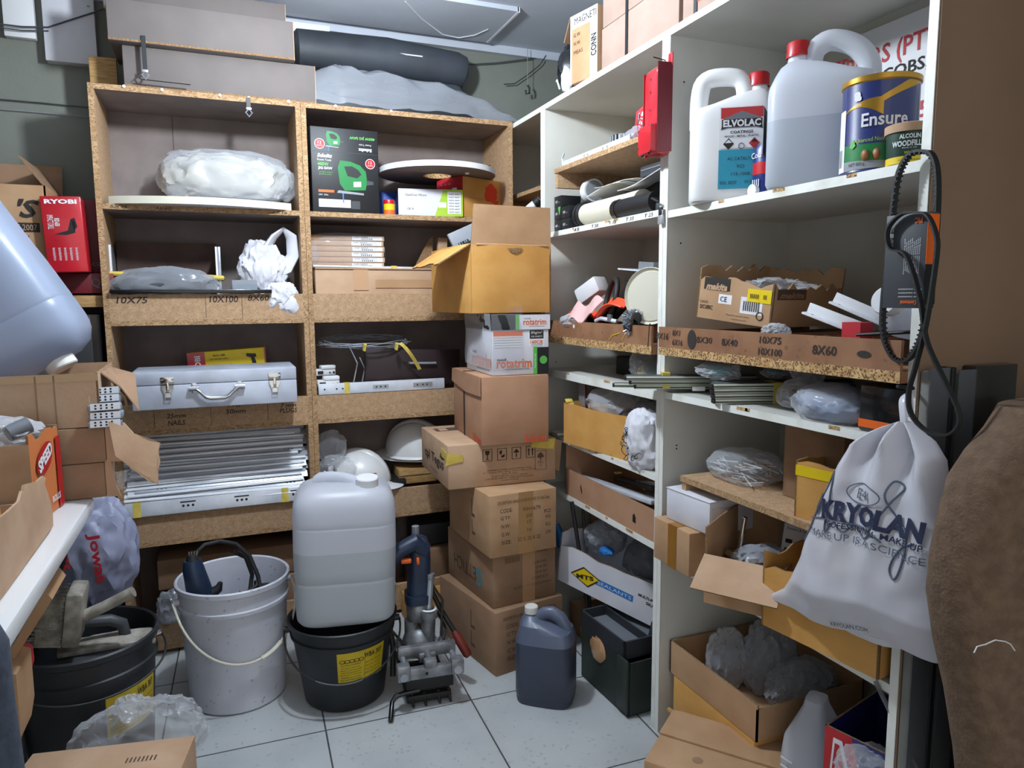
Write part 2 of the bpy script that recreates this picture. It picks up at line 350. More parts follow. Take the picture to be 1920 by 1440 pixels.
def carton(name, label, cat, pos, rz, w, d, h, m='card', opened=False, pr=(), flaps=(), tapes=(), group=None, rx=0., ry=0., **k):
    o = thing(name, label, cat, pos, rz, group, rx, ry); b = B(); carton_body(b, w, d, h, m, opened, **k); prints(b, w, d, h, [p for p in pr if p[0] != 'X'])
    b.obj('body', o)
    for i, f in enumerate(flaps):
        f = dict(f); fb = B(); flap(fb, w, d, h, f.pop('s'), f.pop('l'), f.pop('a'), f.pop('m', m), seed=i+3, **f); fb.obj('flap', o)
    for tp in tapes:          # (face, u0, v0, u1, v1, material)
        tb = B(); M = face(w, d, h, tp[0]); fw, fh = fdim(w, d, h, tp[0]); _, u0, v0, u1, v1, tm = tp
        tb.box((((u0+u1)/2-.5)*fw, ((v0+v1)/2-.5)*fh, .0006), ((u1-u0)*fw, (v1-v0)*fh, .0008), tm, M=M); tb.obj('tape', o)
    return o
def cartonpx(name, label, cat, bl, br, tl, d, m='card', h=None, w=None, pl=None, zup=0., **k):
    c, rz, ww, p = base2(bl, br, d, **(pl or {'Z': 0}))
    hh = h if h else zat(*tl, p) - c.z
    if w: # keep the left edge
        u = V((cos(rz), sin(rz), 0)); c = c + u*((w-ww)/2); ww = w
    return carton(name, label, cat, c+V((0, 0, zup)), rz, ww, d, hh, m, **k)

# ================================================================== the room
YF, YB = 2.447, 2.72          # front and back of the chipboard shelves
XF, XB = 1.004, 1.38          # front and back of the white shelves
def floor_mat():
    m = mat('floor', '#bbbebe', .45, col2='#a9aeaf', scale=5, detail=8, lo=.3, hi=.7, speck='#a2a7a7', sscale=150, samt=.02)
    nt = m.node_tree; n = nt.nodes; L = nt.links; b = n['Principled BSDF']; src = b.inputs['Base Color'].links[0].from_socket
    g = n.new('ShaderNodeNewGeometry'); mp = n.new('ShaderNodeMapping'); mp.inputs['Location'].default_value = (-.146, -1.829, 0); mp.inputs['Rotation'].default_value = (0, 0, .03)
    mp.vector_type = 'POINT'; L.new(g.outputs['Position'], mp.inputs['Vector'])
    br = n.new('ShaderNodeTexBrick'); br.offset = 0; br.inputs['Scale'].default_value = 1; br.inputs['Brick Width'].default_value = .402; br.inputs['Row Height'].default_value = .402
    br.inputs['Mortar Size'].default_value = .0022; br.inputs['Mortar Smooth'].default_value = .1; L.new(mp.outputs[0], br.inputs['Vector'])
    mx = n.new('ShaderNodeMix'); mx.data_type = 'RGBA'; L.new(br.outputs['Fac'], mx.inputs['Factor']); L.new(src, mx.inputs['A']); mx.inputs['B'].default_value = lin('#4a4c4e')
    L.new(mx.outputs['Result'], b.inputs['Base Color'])
    bu = n.new('ShaderNodeBump'); bu.invert = True; bu.inputs['Distance'].default_value = .002; L.new(br.outputs['Fac'], bu.inputs['Height']); L.new(bu.outputs[0], b.inputs['Normal'])
floor_mat()
struct(B().b2((-1.6, -1.4, -.05), (1.5, 2.85, 0), 'floor').obj('floor'))
CZ = 2.12
b = B().b2((-1.6, 2.76, 0), (1.5, 2.84, CZ+.02), 'wall'); struct(b.obj('wall_back'))
struct(B().b2((-1.6, -1.4, 0), (-1.55, 2.76, CZ+.02), 'wall').obj('wall_left'))
struct(B().b2((1.40, -1.4, 0), (1.46, 2.76, CZ+.02), 'wall').obj('wall_right'))
struct(B().b2((-1.6, -.6, CZ), (1.5, 2.85, CZ+.05), 'ceil').obj('ceiling'))
# dropped board on the ceiling with its pale cut edge
p = at(973, 22, Z=CZ-.015); q = at(915, 80, Z=CZ-.015)
b = B().b2((-.35, p.y, CZ-.015), (p.x, q.y, CZ), 'ceil'); b.b2((p.x-.004, p.y, CZ-.017), (p.x+.004, q.y, CZ), 'white'); struct(b.obj('trim_1'))
b = B().b2((-1.55, 2.735, CZ-.03), (1.40, 2.76, CZ), 'ceil'); struct(b.obj('trim_2'))

# ================================================================== chipboard shelving
SZ = [.03, .376, .732, 1.073, 1.419]      # shelf tops
def chip_unit(x0, x1, label, writing):
    o = thing('shelving_unit', label, 'shelves', (x0, YF, 0)); t = .016
    LB = lambda: B(T3(-x0, -YF, 0)); D = YB-YF
    for xx in (x0, x1-t):
        b = LB(); b.b2((xx, YF+.001, 0), (xx+t, YB, 1.76), 'chip'); b.b2((xx, YF, 0), (xx+t, YF+.0012, 1.76), 'chip_edge'); b.obj('side_panel', o)
    b = LB(); b.b2((x0+t, YF+.001, 1.744), (x1-t, YB, 1.76), 'board'); b.b2((x0+t, YF, 1.744), (x1-t, YF+.0012, 1.76), 'chip_edge')
    for f in ((.16, .33, .6, .74, .94) if x0 < 0 else (.15, .40)):
        b.cyl((x0+(x1-x0)*f, YF-.004, 1.757), (x0+(x1-x0)*f, YF+.002, 1.757), .0045, 'white', 10)
    b.obj('top_panel', o)
    b = LB(); b.b2((x0+t, YB-.006, 0), (x1-t, YB, 1.744), 'board')
    if x0 < 0: b.b2((x0+.205, YB-.0068, 1.42), (x0+.2065, YB-.005, 1.744), 'ink')
    b.obj('back_panel', o)
    for i, z in enumerate(SZ):
        b = LB(); b.b2((x0+t, YF+.001, z-.016), (x1-t, YB-.006, z), 'board' if i > 2 else 'chip'); b.b2((x0+t, YF-.0005, z-.016), (x1-t, YF+.0012, z), 'chip_edge')
        if i == 4:
            for (s, u) in writing.get(4, []): b.text(s, frame((x0+(x1-x0)*u, YF-.0008, z-.008), (1, 0, 0), (0, 0, 1)), 'ink', h=.009, w=.045, shear=.2)
        b.obj('shelf', o)
        if i < 4:
            zt = [.11, .462, .812, 1.152][i]; b = LB(); b.b2((x0+t, YF, z), (x1-t, YF+.016, zt), 'chip')
            for it in writing.get(i, []):
                if it[0] == 'l':
                    u, v0, v1 = it[1:]; x = x0+(x1-x0)*u; b.b2((x-.0006, YF-.0006, z+(zt-z)*v0), (x+.0006, YF, z+(zt-z)*v1), 'ink')
                else:
                    s, u, v, hh, ww = it; b.text(s, frame((x0+(x1-x0)*u, YF-.0003, z+(zt-z)*v), (1, 0, .0), (0, 0, 1)), 'ink', h=hh, w=ww, shear=.15, bold=.012)
            b.obj('bin_front', o)
    return o
chip_unit(-.325, .268, 'left chipboard shelving unit with tool case and handwritten bin fronts against the back wall',
    {4: [('6X16', .87), ('5X35', .10), ('4X40', .30)], 3: [('10X75', .13, .78, .020, .085), ('l', .475, .05, 1), ('10X100', .565, .8, .021, .085), ('l', .655, .0, 1), ('8X60', .74, .84, .018, .065)],
     2: [('l', .195, .1, .85), ('l', .47, .05, .9), ('l', .76, .1, .95), ('25mm', .30, .52, .014, .055), ('NAILS', .30, .24, .016, .05), ('PINS', .59, .82, .014, .036), ('50mm', .595, .56, .015, .06), ('7 mm', .87, .68, .013, .05), ('PLUGS', .87, .46, .016, .055)]})
chip_unit(.269, 1.0, 'right chipboard shelving unit with jigsaw box and hard hats behind the carton tower', {})

# ================================================================== white shelving
def white_unit(y0, y1, label, parts, brown_end=False, back='melamine_old'):
    o = thing('shelving_unit', label, 'shelves', (XF, y0, 0)); t = .016; LB = lambda: B(T3(-XF, -y0, 0))
    for i, yy in enumerate((y0, y1-t)):
        b = LB(); b.b2((XF+.001, yy, 0), (XB, yy+t, 1.755), 'melamine'); b.b2((XF, yy, 0), (XF+.0015, yy+t, 1.755), 'edge_white')
        if brown_end and i == 0: b.b2((XF+.002, yy-.003, 0), (XB, yy, 2.1), 'endboard'); b.b2((XF, yy, 1.755), (XB, yy+t, 2.1), 'melamine'); b.b2((XF, yy-.001, 1.755), (XF+.0015, yy+t, 2.1), 'edge_white')
        rnd = random.Random(int(y0*100)+i)
        for k in range(7):
            z = rnd.uniform(.2, 1.7); yf = yy+t if i == 0 else yy; s = 1 if i == 0 else -1
            b.cyl((XF+.04+(k % 2)*.0, yf, z), (XF+.04, yf+s*.0008, z), .0022, 'black', 8)
        b.obj('side_panel', o)
    b = LB(); b.b2((XF+.001, y0+t, 1.739), (XB, y1-t, 1.755), 'melamine'); b.b2((XF, y0+t, 1.739), (XF+.0015, y1-t, 1.755), 'edge_white'); b.obj('top_panel', o)
    b = LB(); b.b2((XB-.005, y0+t, 0), (XB, y1-t, 1.739), back); b.obj('back_panel', o)
    for pr in parts:
        k = pr[0]; b = LB()
        if k == 's':      # white shelf: bottom, top, thickness, text
            z0, z1 = pr[1:3]; b.b2((XF+.0035, y0+t, z0), (XB-.005, y1-t, z1), 'melamine'); b.b2((XF+.002, y0+t, z0), (XF+.004, y1-t, z1), 'edge_white')
            rnd = random.Random(int(z0*999))
            for _ in range(3):
                y = rnd.uniform(y0+.1, y1-.1); b.b2((XF+.0015, y, z1-.006), (XF+.003, y+rnd.uniform(.01, .035), z1+.0004), 'chip_edge_pale')
            for (s, y) in (pr[3] if len(pr) > 3 else []): b.text(s, frame((XF+.0014, y, (z0+z1)/2), (0, -1, 0), (0, 0, 1)), 'ink', h=.009, w=.04, shear=.2)
            b.obj('shelf', o)
        elif k == 'b':    # bin shelf with hardboard front and dividers
            z0, z1, z2 = pr[1:4]; ya, yb = y0+t, y1-t-(pr[5] if len(pr) > 5 else 0)
            b.b2((XF-.016, ya, z0), (XB-.005, yb, z1), 'hardboard'); b.b2((XF-.018, ya, z0), (XF-.015, yb, z1), 'chip_edge_pale'); b.obj('shelf', o)
            b = LB(); b.b2((XF-.018, ya, z1), (XF-.012, yb, z2), 'hardboard')
            for it in pr[4]: s, y, v, hh, ww = it; b.text(s, frame((XF-.0186, y, z1+(z2-z1)*v), (0, -1, 0), (0, 0, 1)), 'ink', h=hh, w=ww, shear=.1, bold=.008)
            if brown_end:
                for (y, z, r1, r2) in ((1.345, 1.036, .016, .022), (.875, 1.035, .014, .006)): b.lathe([(0, .0004), (r1, .0004)], 'ink', 20, M=frame((XF-.0186, y, z), (0, -1, 0), (0, 0, 1)) @ MX.Diagonal((1, r2/r1, 1, 1)))
            else:
                b.lathe([(0, .0006), (.006, .0006)], 'white', 16, M=frame((XF-.0186, 1.93, 1.047), (0, -1, 0), (0, 0, 1)))
                b.tube([(XF-.0185, 1.72, 1.016), (XF-.0185, 1.70, 1.03), (XF-.0185, 1.66, 1.038)], .0012, 'yellow', 6); b.tube([(XF-.0185, 1.65, 1.02), (XF-.0185, 1.62, 1.05)], .0012, 'yellow', 6)
            b.obj('bin_front', o)
            n = 6
            for i in range(1, n):
                b = LB(); y = ya+(yb-ya)*i/n; b.b2((XF-.012, y-.0015, z1), (XB-.03, y+.0015, z2-.004), 'hardboard'); b.obj('divider', o)
        elif k == 'c':    # chipboard loose shelf on a block
            z0, z1, ya, yb, xf = pr[1:6]; b.b2((xf+.001, ya, z0), (XB-.006, yb, z1), 'chip'); b.b2((xf, ya, z0), (xf+.0015, yb, z1), 'chip_edge'); b.b2((xf, yb-.0008, z0), (XB-.01, yb, z1), 'chip_edge')
            b.obj('shelf', o); b = LB(); b.b2((xf+.004, yb-.018, z0-.045), (XB-.02, yb-.002, z0), 'chip'); b.obj('support_block', o)
    return o
white_unit(1.495, 2.195, 'middle white shelving unit with small black boxes and yellow carton beside the carton tower',
    [('s', 1.329, 1.345, [('T.25', 1.56), ('T.35', 1.65), ('T.38', 1.74), ('T.50', 1.84), ('45', 1.955)]), ('s', .874, .898), ('s', .666, .682), ('s', .484, .50),
     ('b', .99, 1.012, 1.061, [], .045), ('c', 1.523, 1.537, 1.512, 2.10, 1.0)])
white_unit(.79, 1.494, 'right white shelving unit with bottles and torn tool carton, brown outer end nearest the viewer',
    [('s', 1.321, 1.338), ('s', .884, .90), ('s', .468, .484),
     ('b', .993, 1.012, 1.061, [('8X16', 1.462, .55, .016, .05), ('8X1', 1.405, .75, .013, .03), ('6X16', 1.400, .3, .014, .04), ('8X30', 1.30, .52, .014, .055), ('8X40', 1.215, .5, .015, .05), ('10X75', 1.095, .72, .014, .06), ('10X100', 1.095, .25, .014, .065), ('8X60', .96, .5, .017, .055)]),
     ('c', .689, .703, .806, 1.415, 1.012)], brown_end=True)
white_unit(2.196, 2.73, 'white shelving unit half hidden in the corner behind the chipboard shelves',
    [('c', 1.50, 1.514, 2.22, 2.62, 1.03), ('c', 1.43, 1.444, 2.22, 2.60, 1.05), ('s', 1.10, 1.116)], back='board_dark')

# ================================================================== hanging lamp above the aisle
o = thing('ceiling_lamp', 'bare cool white bulb hanging from the ceiling above the aisle', 'lamp', LAMP)
b = B(); b.lathe([(0, -.045), (.02, -.042), (.036, -.028), (.042, -.006), (.038, .018), (.024, .04), (.016, .055)], 'bulb', 24); b.obj('bulb', o)
b = B(); b.lathe([(.017, .05), (.02, .06), (.02, .10), (.012, .115), (.0, .116)], 'white', 20); b.obj('holder', o)
b = B(); b.cyl((0, 0, .11), (0, 0, CZ-LAMP.z), .004, 'white', 8); b.obj('cord', o)
MATS['bulb'].node_tree.nodes['Principled BSDF'].inputs['Emission Strength'].default_value = 330

# ================================================================== tower of cartons in the corner
def rh(f):
    return [(f, 't', 'DESCRIPTION: HINGE COVER ROUND S/S Soft Close', .5, .87, .78, .05, 'ink'), (f, 't', 'CODE:', .24, .74, .18, .062, 'ink'), (f, 't', 'RIH1679', .62, .72, .26, .062, 'ink'), (f, 't', "Q'TY:", .23, .62, .15, .062, 'ink'),
            (f, 't', '200', .58, .61, .10, .06, 'ink'), (f, 't', 'PCS', .86, .64, .10, .055, 'ink'), (f, 't', 'N.W:', .23, .49, .13, .062, 'ink'), (f, 't', '15', .58, .51, .06, .06, 'ink'), (f, 't', 'KG', .87, .55, .07, .055, 'ink'),
            (f, 't', 'G.W:', .23, .36, .13, .062, 'ink'), (f, 't', '16', .58, .38, .06, .06, 'ink'), (f, 't', 'KG', .87, .42, .07, .055, 'ink'), (f, 't', 'SIZE:', .24, .23, .15, .062, 'ink'), (f, 't', '32 X 28 X 22', .58, .24, .34, .062, 'ink'), (f, 't', 'CM', .87, .29, .07, .055, 'ink')]
hook = [pp('L', [(.60, .80), (.60, .55), (.66, .55), (.66, .50), (.585, .50), (.585, .80)], 'ink_soft'), pp('L', [(.60, .45), (.60, .25), (.66, .25), (.66, .20), (.585, .20), (.585, .45)], 'ink_soft')]
def fl(px, py, yaw, w, d, z):      # front-left corner on the ground plan -> base centre
    a = R(yaw); return V((px + cos(a)*w/2 - sin(a)*d/2, py + sin(a)*w/2 + cos(a)*d/2, z))
G = 'cartons of the corner tower'
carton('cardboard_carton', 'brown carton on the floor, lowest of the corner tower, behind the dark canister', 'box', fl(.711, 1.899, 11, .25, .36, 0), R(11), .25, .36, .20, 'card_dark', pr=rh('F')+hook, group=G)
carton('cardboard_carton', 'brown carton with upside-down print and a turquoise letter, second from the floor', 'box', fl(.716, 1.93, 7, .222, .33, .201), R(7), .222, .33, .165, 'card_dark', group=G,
       pr=[('F', 't', 'HANDLE HOLE PLATE', .62, .30, .6, .05, 'ink_soft', {'rot': 180}), ('F', 't', '16 KG', .76, .62, .18, .05, 'ink_soft', {'rot': 180}), ('F', 't', '500 SETS', .74, .72, .22, .05, 'ink_soft', {'rot': 180}), ('F', 't', '15 KG', .76, .52, .18, .05, 'ink_soft', {'rot': 180}),
           ('F', 't', 'NA 01 B', .78, .93, .16, .05, 'ink_soft', {'rot': 180}), ('F', 't', 'IIIIIIIII', .30, .86, .22, .11, 'ink_soft'), ('F', 't', '32X28X22', .74, .42, .26, .05, 'ink_soft', {'rot': 180}), ('L', 't', 'G', .72, .40, .12, .34, 'teal', {'rot': 180, 'bold': .02}), ('L', 't', 'ETTICH', .40, .42, .5, .26, 'ink_soft', {'rot': 180})],
       tapes=[('F', .46, 0, .66, 1, 'tape_clear')])
carton('cardboard_carton', 'brown carton stamped with code, quantity and size, third from the floor in the tower', 'box', fl(.700, 1.908, 4, .224, .33, .367), R(4), .224, .33, .19, 'card', pr=rh('F')+hook, group=G, tapes=[('F', .42, 0, .64, 1, 'tape')])
# wide carton with the black word and handling marks
def handling(f, u, v, s, k, fw=.35, fh=.14):
    o = []; su, sv = s/fw, s*1.25/fh
    for (a, b_, c, e) in ((0, 0, su, .012), (0, sv-.012, su, .012), (0, 0, .006, sv), (su-.006, 0, .006, sv)): o.append((f, 'r', u+a, v+b_, u+a+c, v+b_+e, 'ink'))
    P = lambda pts: o.append(pp(f, [(u+su*x, v+sv*y) for x, y in pts], 'ink'))
    if k == 0: P([(.25, .88), (.75, .88), (.7, .6), (.55, .48), (.55, .22), (.7, .14), (.3, .14), (.45, .22), (.45, .48), (.3, .6)])
    if k == 1: P([(.2, .75), (.5, .85), (.5, .55), (.3, .45)]); P([(.45, .4), (.8, .5), (.75, .25), (.4, .2)])
    if k == 2: P([(.15, .55), (.5, .85), (.85, .55), (.55, .55), (.55, .2), (.4, .15), (.46, .55)])
    if k == 3:
        for x in (.3, .7): P([(x-.06, .2), (x+.06, .2), (x+.06, .62), (x+.14, .62), (x, .85), (x-.14, .62), (x-.06, .62)])
    return o
pr = sum([handling('F', .31+.135*k, .58, .031, k) for k in range(4)], [])
for i, (t, ww) in enumerate([('ENGEBRAS PAPEIS INDUSTRIAIS LTDA.', .42), ('Av. Industrial 1400 - Bairro Centro, CEP 13140-000', .50), ('Brasil - SP - Brazil', .14), ('Tel: 55 19 3000 2400   Fax: 55 19 3000 2401', .34), ('CARTAO DE CREDITO - EMBALAGEM RECICLAVEL', .46), ('Produto do Brasil', .16)]): pr.append(('F', 't', t, .56, .36-.05*i, ww, .028, 'ink'))
for (a, b_, c, e) in ((.80, .27, .11, .008), (.80, .72, .11, .008), (.80, .27, .004, .45), (.906, .27, .004, .46)): pr.append(('F', 'r', a, b_, a+c, b_+e, 'ink_soft'))
pr += [pp('F', [(.85, .50), (.86, .50), (.86, .55), (.89, .58), (.87, .66), (.855, .69), (.83, .64), (.82, .57), (.85, .55)], 'ink_soft'), ('F', 't', 'FSC', .855, .45, .05, .05, 'ink_soft'), ('F', 't', 'MIX', .855, .38, .03, .03, 'ink_soft')]
pr += [('L', 't', 'cpl Tegus', .50, .45, .72, .30, 'ink', {'bold': .02, 'rot': 0}), ('L', 't', 'Embalagem', .5, .18, .3, .05, 'ink_soft'), pp('L', [(.72, .62), (.80, .58), (.88, .62), (.92, .80), (.86, .72), (.80, .70), (.76, .74)], 'ink'), ('T', 'r', .08, .70, .45, .86, 'ink_soft'), ('T', 'r', .12, .72, .20, .84, 'card_pale', .0003)]
o = carton('cardboard_carton', 'wide brown carton with handling symbols and bits of yellow tape, under the strapped carton', 'box', fl(.609, 2.02, -2, .352, .35, .558), R(-2), .352, .35, .135, 'card_pale', pr=pr, group=G)
for (pts, n) in (([(-.185, -.176, .075), (-.13, -.1775, .085), (-.13, -.1775, .105), (-.178, -.177, .112)], 0), ([(.09, -.177, .112), (.168, -.178, .100), (.176, -.1765, .134), (.10, -.177, .134)], 1)):
    b = B(); b.poly(pts, 'masking', th=.001, dirn=(0, 1, 0))
    if n == 0: b.poly([(-.178, -.177, .112), (-.1775, -.10, .118), (-.1775, -.10, .09), (-.1775, -.177, .085)], 'masking', th=.001, dirn=(1, 0, 0))
    b.obj('masking_tape', o)
b = B(); b.poly([(.177, -.17, .13), (.205, -.16, .12), (.20, -.15, .02), (.177, -.16, .03)], 'card', th=.003, dirn=(0, 1, 0)); b.obj('torn_flap', o)
o = carton('cardboard_carton', 'plain reddish brown carton with orange lettering and black strap, under the paper box', 'box', fl(.703, 1.975, -3, .214, .33, .693), R(-3), .214, .33, .208, 'card_red', group=G,
       pr=[('F', 't', 'blum', .80, .07, .32, .12, 'blum_orange', {'bold': .03}), ('L', 't', 'blum', .84, .07, .26, .12, 'blum_orange', {'bold': .03})])
b = B(); b.box((-.1085, .03, .104), (.0012, .012, .21), 'black'); b.box((-.05, .03, .2088), (.115, .012, .0012), 'black'); b.obj('strap', o)
b = B(); b.poly([(-.11, .165, .208), (-.110, -.165, .208), (-.110, -.165, .150), (-.110, .0, .146), (-.112, .165, .165)], 'card_red', th=.002, dirn=(-1, 0, 0)); b.obj('flap', o)
# copy-paper box with its lid
o = thing('paper_box', 'white copy-paper box with orange lettering and a black end, below the yellow open carton', 'box', fl(.742, 1.985, -2, .182, .27, .902), R(-2), G)
w_, d_, h_ = .182, .27, .137
b = B(); carton_body(b, w_, d_, h_, 'card_white', False)
prints(b, w_, d_, h_, [('F', 'r', .79, .0, 1.0, .60, 'black'), ('F', 'r', .72, 0, .79, .62, 'green_light'), ('F', 't', 'PREMIUM', .755, .3, .24, .035, 'white', {'rot': 90, 'up': .0004}), ('F', 't', 'rotatrim', .38, .26, .62, .20, 'orange_text', {'bold': .02}), ('F', 't', 'mondi', .16, .35, .16, .06, 'ink', {'bold': .03}), ('F', 't', 'THE BETTER PERFORMANCE PAPER', .43, .13, .44, .03, 'ink'),
    ('F', 'r', .02, .86, .53, .97, 'orange'), ('F', 'r', .02, .57, .53, .86, 'paper')] + [('F', 'r', .03, .6+.055*k, .52, .606+.055*k, 'ink', .0003) for k in range(5)] +
    [('F', 'r', .64, .62, .92, .99, 'paper'), ('F', 'r', .655, .79, .905, .98, 'ink', .0002), ('F', 't', '80g/m²', .78, .92, .20, .075, 'white', {'up': .0004}), ('F', 't', '500 SHEETS', .78, .84, .2, .035, 'white', {'up': .0004}), ('F', 't', '160CIE', .78, .72, .22, .08, 'orange_text', {'bold': .02, 'up': .0003}), ('F', 't', 'WHITENESS', .78, .65, .2, .03, 'ink', {'up': .0003}),
     ('L', 't', 'rotatrim', .60, .30, .72, .30, 'orange_text', {'bold': .02}), ('L', 't', 'mondi', .34, .47, .16, .07, 'ink', {'bold': .03}), ('L', 't', 'THE BETTER PERFORMANCE PAPER', .66, .10, .48, .04, 'ink')])
b.lathe([(0, .0012), (.0125, .0012)], 'green_light', 20, M=face(w_, d_, h_, 'F') @ T3(.073, -.025, 0)); b.obj('body', o)
b = B(); b.box((0, 0, h_+.022), (w_+.006, d_+.006, .046), 'black', bev=.0015)
M = frame((0, -d_/2-.003, h_+.022), (1, 0, 0), (0, 0, 1)); b.box((.044, 0, .0003), (.10, .044, .0006), 'card_white', M=M); b.box((-.012, 0, .0004), (.012, .044, .0006), 'green_light', M=M)
b.text('rotatrim', M @ T3(.044, 0, .0004), 'orange_text', w=.075, h=.018, bold=.02); b.text('mondi', M @ T3(.02, .011, .0004), 'ink', w=.02, h=.005); b.text('THE BETTER PERFORMANCE PAPER', M @ T3(.05, -.013, .0004), 'ink', w=.05, h=.003); b.obj('lid', o)
b = B(); b.grid(lambda u, v: (-.095+.1*u, -.1385+.0015*sin(9*u+5*v), .02+.165*v), 8, 8, 'film'); b.grid(lambda u, v: (-.0955-.002*sin(8*v+6*u), .135-.27*u, .02+.165*v), 8, 8, 'film'); b.obj('clear_wrap', o)
# yellow open carton on top
c = fl(.700, 2.045, 4, .272, .35, 1.088)
o = carton('cardboard_carton', 'open yellow-brown carton with raised front flap on top of the corner tower', 'box', c, R(4), .272, .35, .205, 'card_gold', opened=True, group=G, t=.005, n=8, bow=.012,
    flaps=[{'s': 'F', 'l': .118, 'a': 4, 'cut': .05, 'm': 'card'}, {'s': 'L', 'l': .125, 'a': 122, 'span': (.28, 1), 'jag': .02, 'cut': .1}],
    tapes=[('F', .42, .58, .60, 1, 'tape_clear'), ('F', .47, .0, .63, .16, 'tape_clear'), ('F', .02, .82, .12, 1, 'tape_clear')])
b = B(); M = face(.272, .35, .205, 'F'); b.poly([(-.022, .092, .0135), (.03, .096, .0135), (.022, .084, .0135), (.004, .078, .0135), (-.012, .082, .0135)], 'card_edge', M=M); b.tube([M @ V((-.12, .103, .003)), M @ V((-.05, .1035, .006)), M @ V((.03, .102, .006)), M @ V((.122, .104, .003))], .003, 'tape_clear', 6); b.obj('torn_hole', o)
# things standing in the yellow carton
q = lambda x, y, z: c + MX.Rotation(R(4), 3, 'Z') @ V((x, y, z))
b = B(); b.box((0, 0, 0), (.15, .012, .10), 'grey', bev=.002); M = frame((0, -.0065, 0), (1, 0, 0), (0, 0, 1))
for k in range(11): b.box((-.055+.0085*k, -.012, 0), (.003+.0022*(k % 3), .045 if k < 5 else .03, .0006), 'black', M=M)
tag(b.obj('barcoded_packet', loc=q(-.045, .02, .235), rot=(R(-8), R(-24), R(4))), 'flat grey barcoded packet sticking out of the yellow carton', 'packet')
b = B(); b.box((0, 0, 0), (.12, .008, .05), 'black', bev=.001); tag(b.obj('black_strip', loc=q(-.06, -.05, .212), rot=(0, R(-26), R(4))), 'black flat bar lying across the mouth of the yellow carton', 'bar')
b = B(); b.box((0, 0, 0), (.022, .003, .07), 'paper'); tag(b.obj('paper_slip', loc=q(-.083, -.11, .208), rot=(0, 0, R(4))), 'white paper slip standing at the corner of the yellow carton', 'paper')

# ================================================================== jerrycans and jugs
def sq_ring(w, d, z, r=.3, n=48, cx=0, cy=0, e=4.):
    out = []
    for k in range(n):
        a = 2*pi*k/n; c, s_ = cos(a), sin(a); out.append((cx + w/2*abs(c)**(2/e)*(1 if c > 0 else -1), cy + d/2*abs(s_)**(2/e)*(1 if s_ > 0 else -1), z))
    return out
def cap(b, r, h, m, M, ribs=24):
    vs = []; n = ribs*2
    rings = [[((r+(.0007 if k % 2 else 0))*cos(2*pi*k/n), (r+(.0007 if k % 2 else 0))*sin(2*pi*k/n), z) for k in range(n)] for z in (0, h*.9)] + [[(r*.93*cos(2*pi*k/n), r*.93*sin(2*pi*k/n), h) for k in range(n)]]
    b.loft(rings, m, M=M)
# 25 litre jerrycan on the black bucket
def jerrycan(name, label, loc, rz, w, d, h, mu, ml, lvl, tilt=(0, 0), capm='white', group=None, mx=1):
    o = thing(name, label, 'jerrycan', loc, rz, group, tilt[0], tilt[1])
    prof = [(.78, 0), (.90, .012), (.955, .04), (.965, .06), (.975, .12), (.985, .30), (.986, .318), (.981, .324), (.981, .328), (.987, .334), (.99, .40), (1, .5), (1, .60), (1, .698), (1, .708), (.994, .714), (.994, .718), (1, .724), (1, .76), (.995, .82), (.985, .86), (.95, .90), (.85, .955), (.66, .985), (.40, .992)]
    lo = [(s, z) for s, z in prof if z < lvl]+[(1, lvl)]; hi = [(1, lvl)]+[(s, z) for s, z in prof if z > lvl]
    b = B(); b.loft([sq_ring(w*s, d*(s if s > .9 else s*.97), z*h, e=4.5) for s, z in hi], mu, cap=False)
    b.add(sq_ring(w*.40, d*.39, .992*h, e=4.5), [tuple(range(48))], mu, smooth=True); b.obj('body', o)
    b = B(); b.loft([sq_ring(w*s, d*(s if s > .9 else s*.97), z*h, e=4.5) for s, z in lo], ml, cap=False); b.add(sq_ring(w*.78, d*.76, 0, e=4.5), [tuple(reversed(range(48)))], ml); b.obj('filled_body', o, 'lower body showing the liquid inside')
    b = B(MX.Diagonal((mx, 1, 1, 1))); P = [(-w*.26, d*.02, h*.985), (-w*.22, d*.0, h*1.005), (-w*.12, -d*.03, h*1.018), (0, -d*.07, h*1.012), (w*.10, -d*.12, h*.992), (w*.13, -d*.15, h*.965)]
    b.tube(P, [.016, .017, .015, .015, .016, .02], mu, 14, flat=1.2); b.lathe([(0, .006), (.5, .003), (.9, .001), (1, -.004)], 'poly_liquid', 24, M=T3(-w*.10, d*.06, h*.985) @ RZ(-18) @ MX.Diagonal((w*.2, d*.10, 1, 1))); b.obj('handle', o)
    b = B(); M = T3(mx*w*.22, -d*.22, h*.925) @ RX(8); b.cyl((0, 0, -.02), (0, 0, .014), .030, mu, 28, M=M); b.lathe([(.036, .008), (.037, .012), (.033, .016)], mu, 28, M=M); cap(b, .031, .030, capm, M @ T3(0, 0, .015), 10); b.obj('screw_cap', o)
    return o
jc = at(650, 1100, Y=1.985)
jerrycan('jerrycan', 'large translucent white jerrycan half full, standing on the black bucket', V((.288, 1.985, .246)), R(-8), .278, .25, .385, 'poly', 'poly_liquid', .54, tilt=(R(-2), R(1)))
jerrycan('jerrycan', 'large empty bluish jerrycan lying tilted on its side on the torn carton at left', V((-.604, 1.87, 1.335)), 0, .31, .26, .43, 'poly_blue', 'poly_blue', .08, tilt=(0, R(150)), mx=-1, capm='white_gloss')

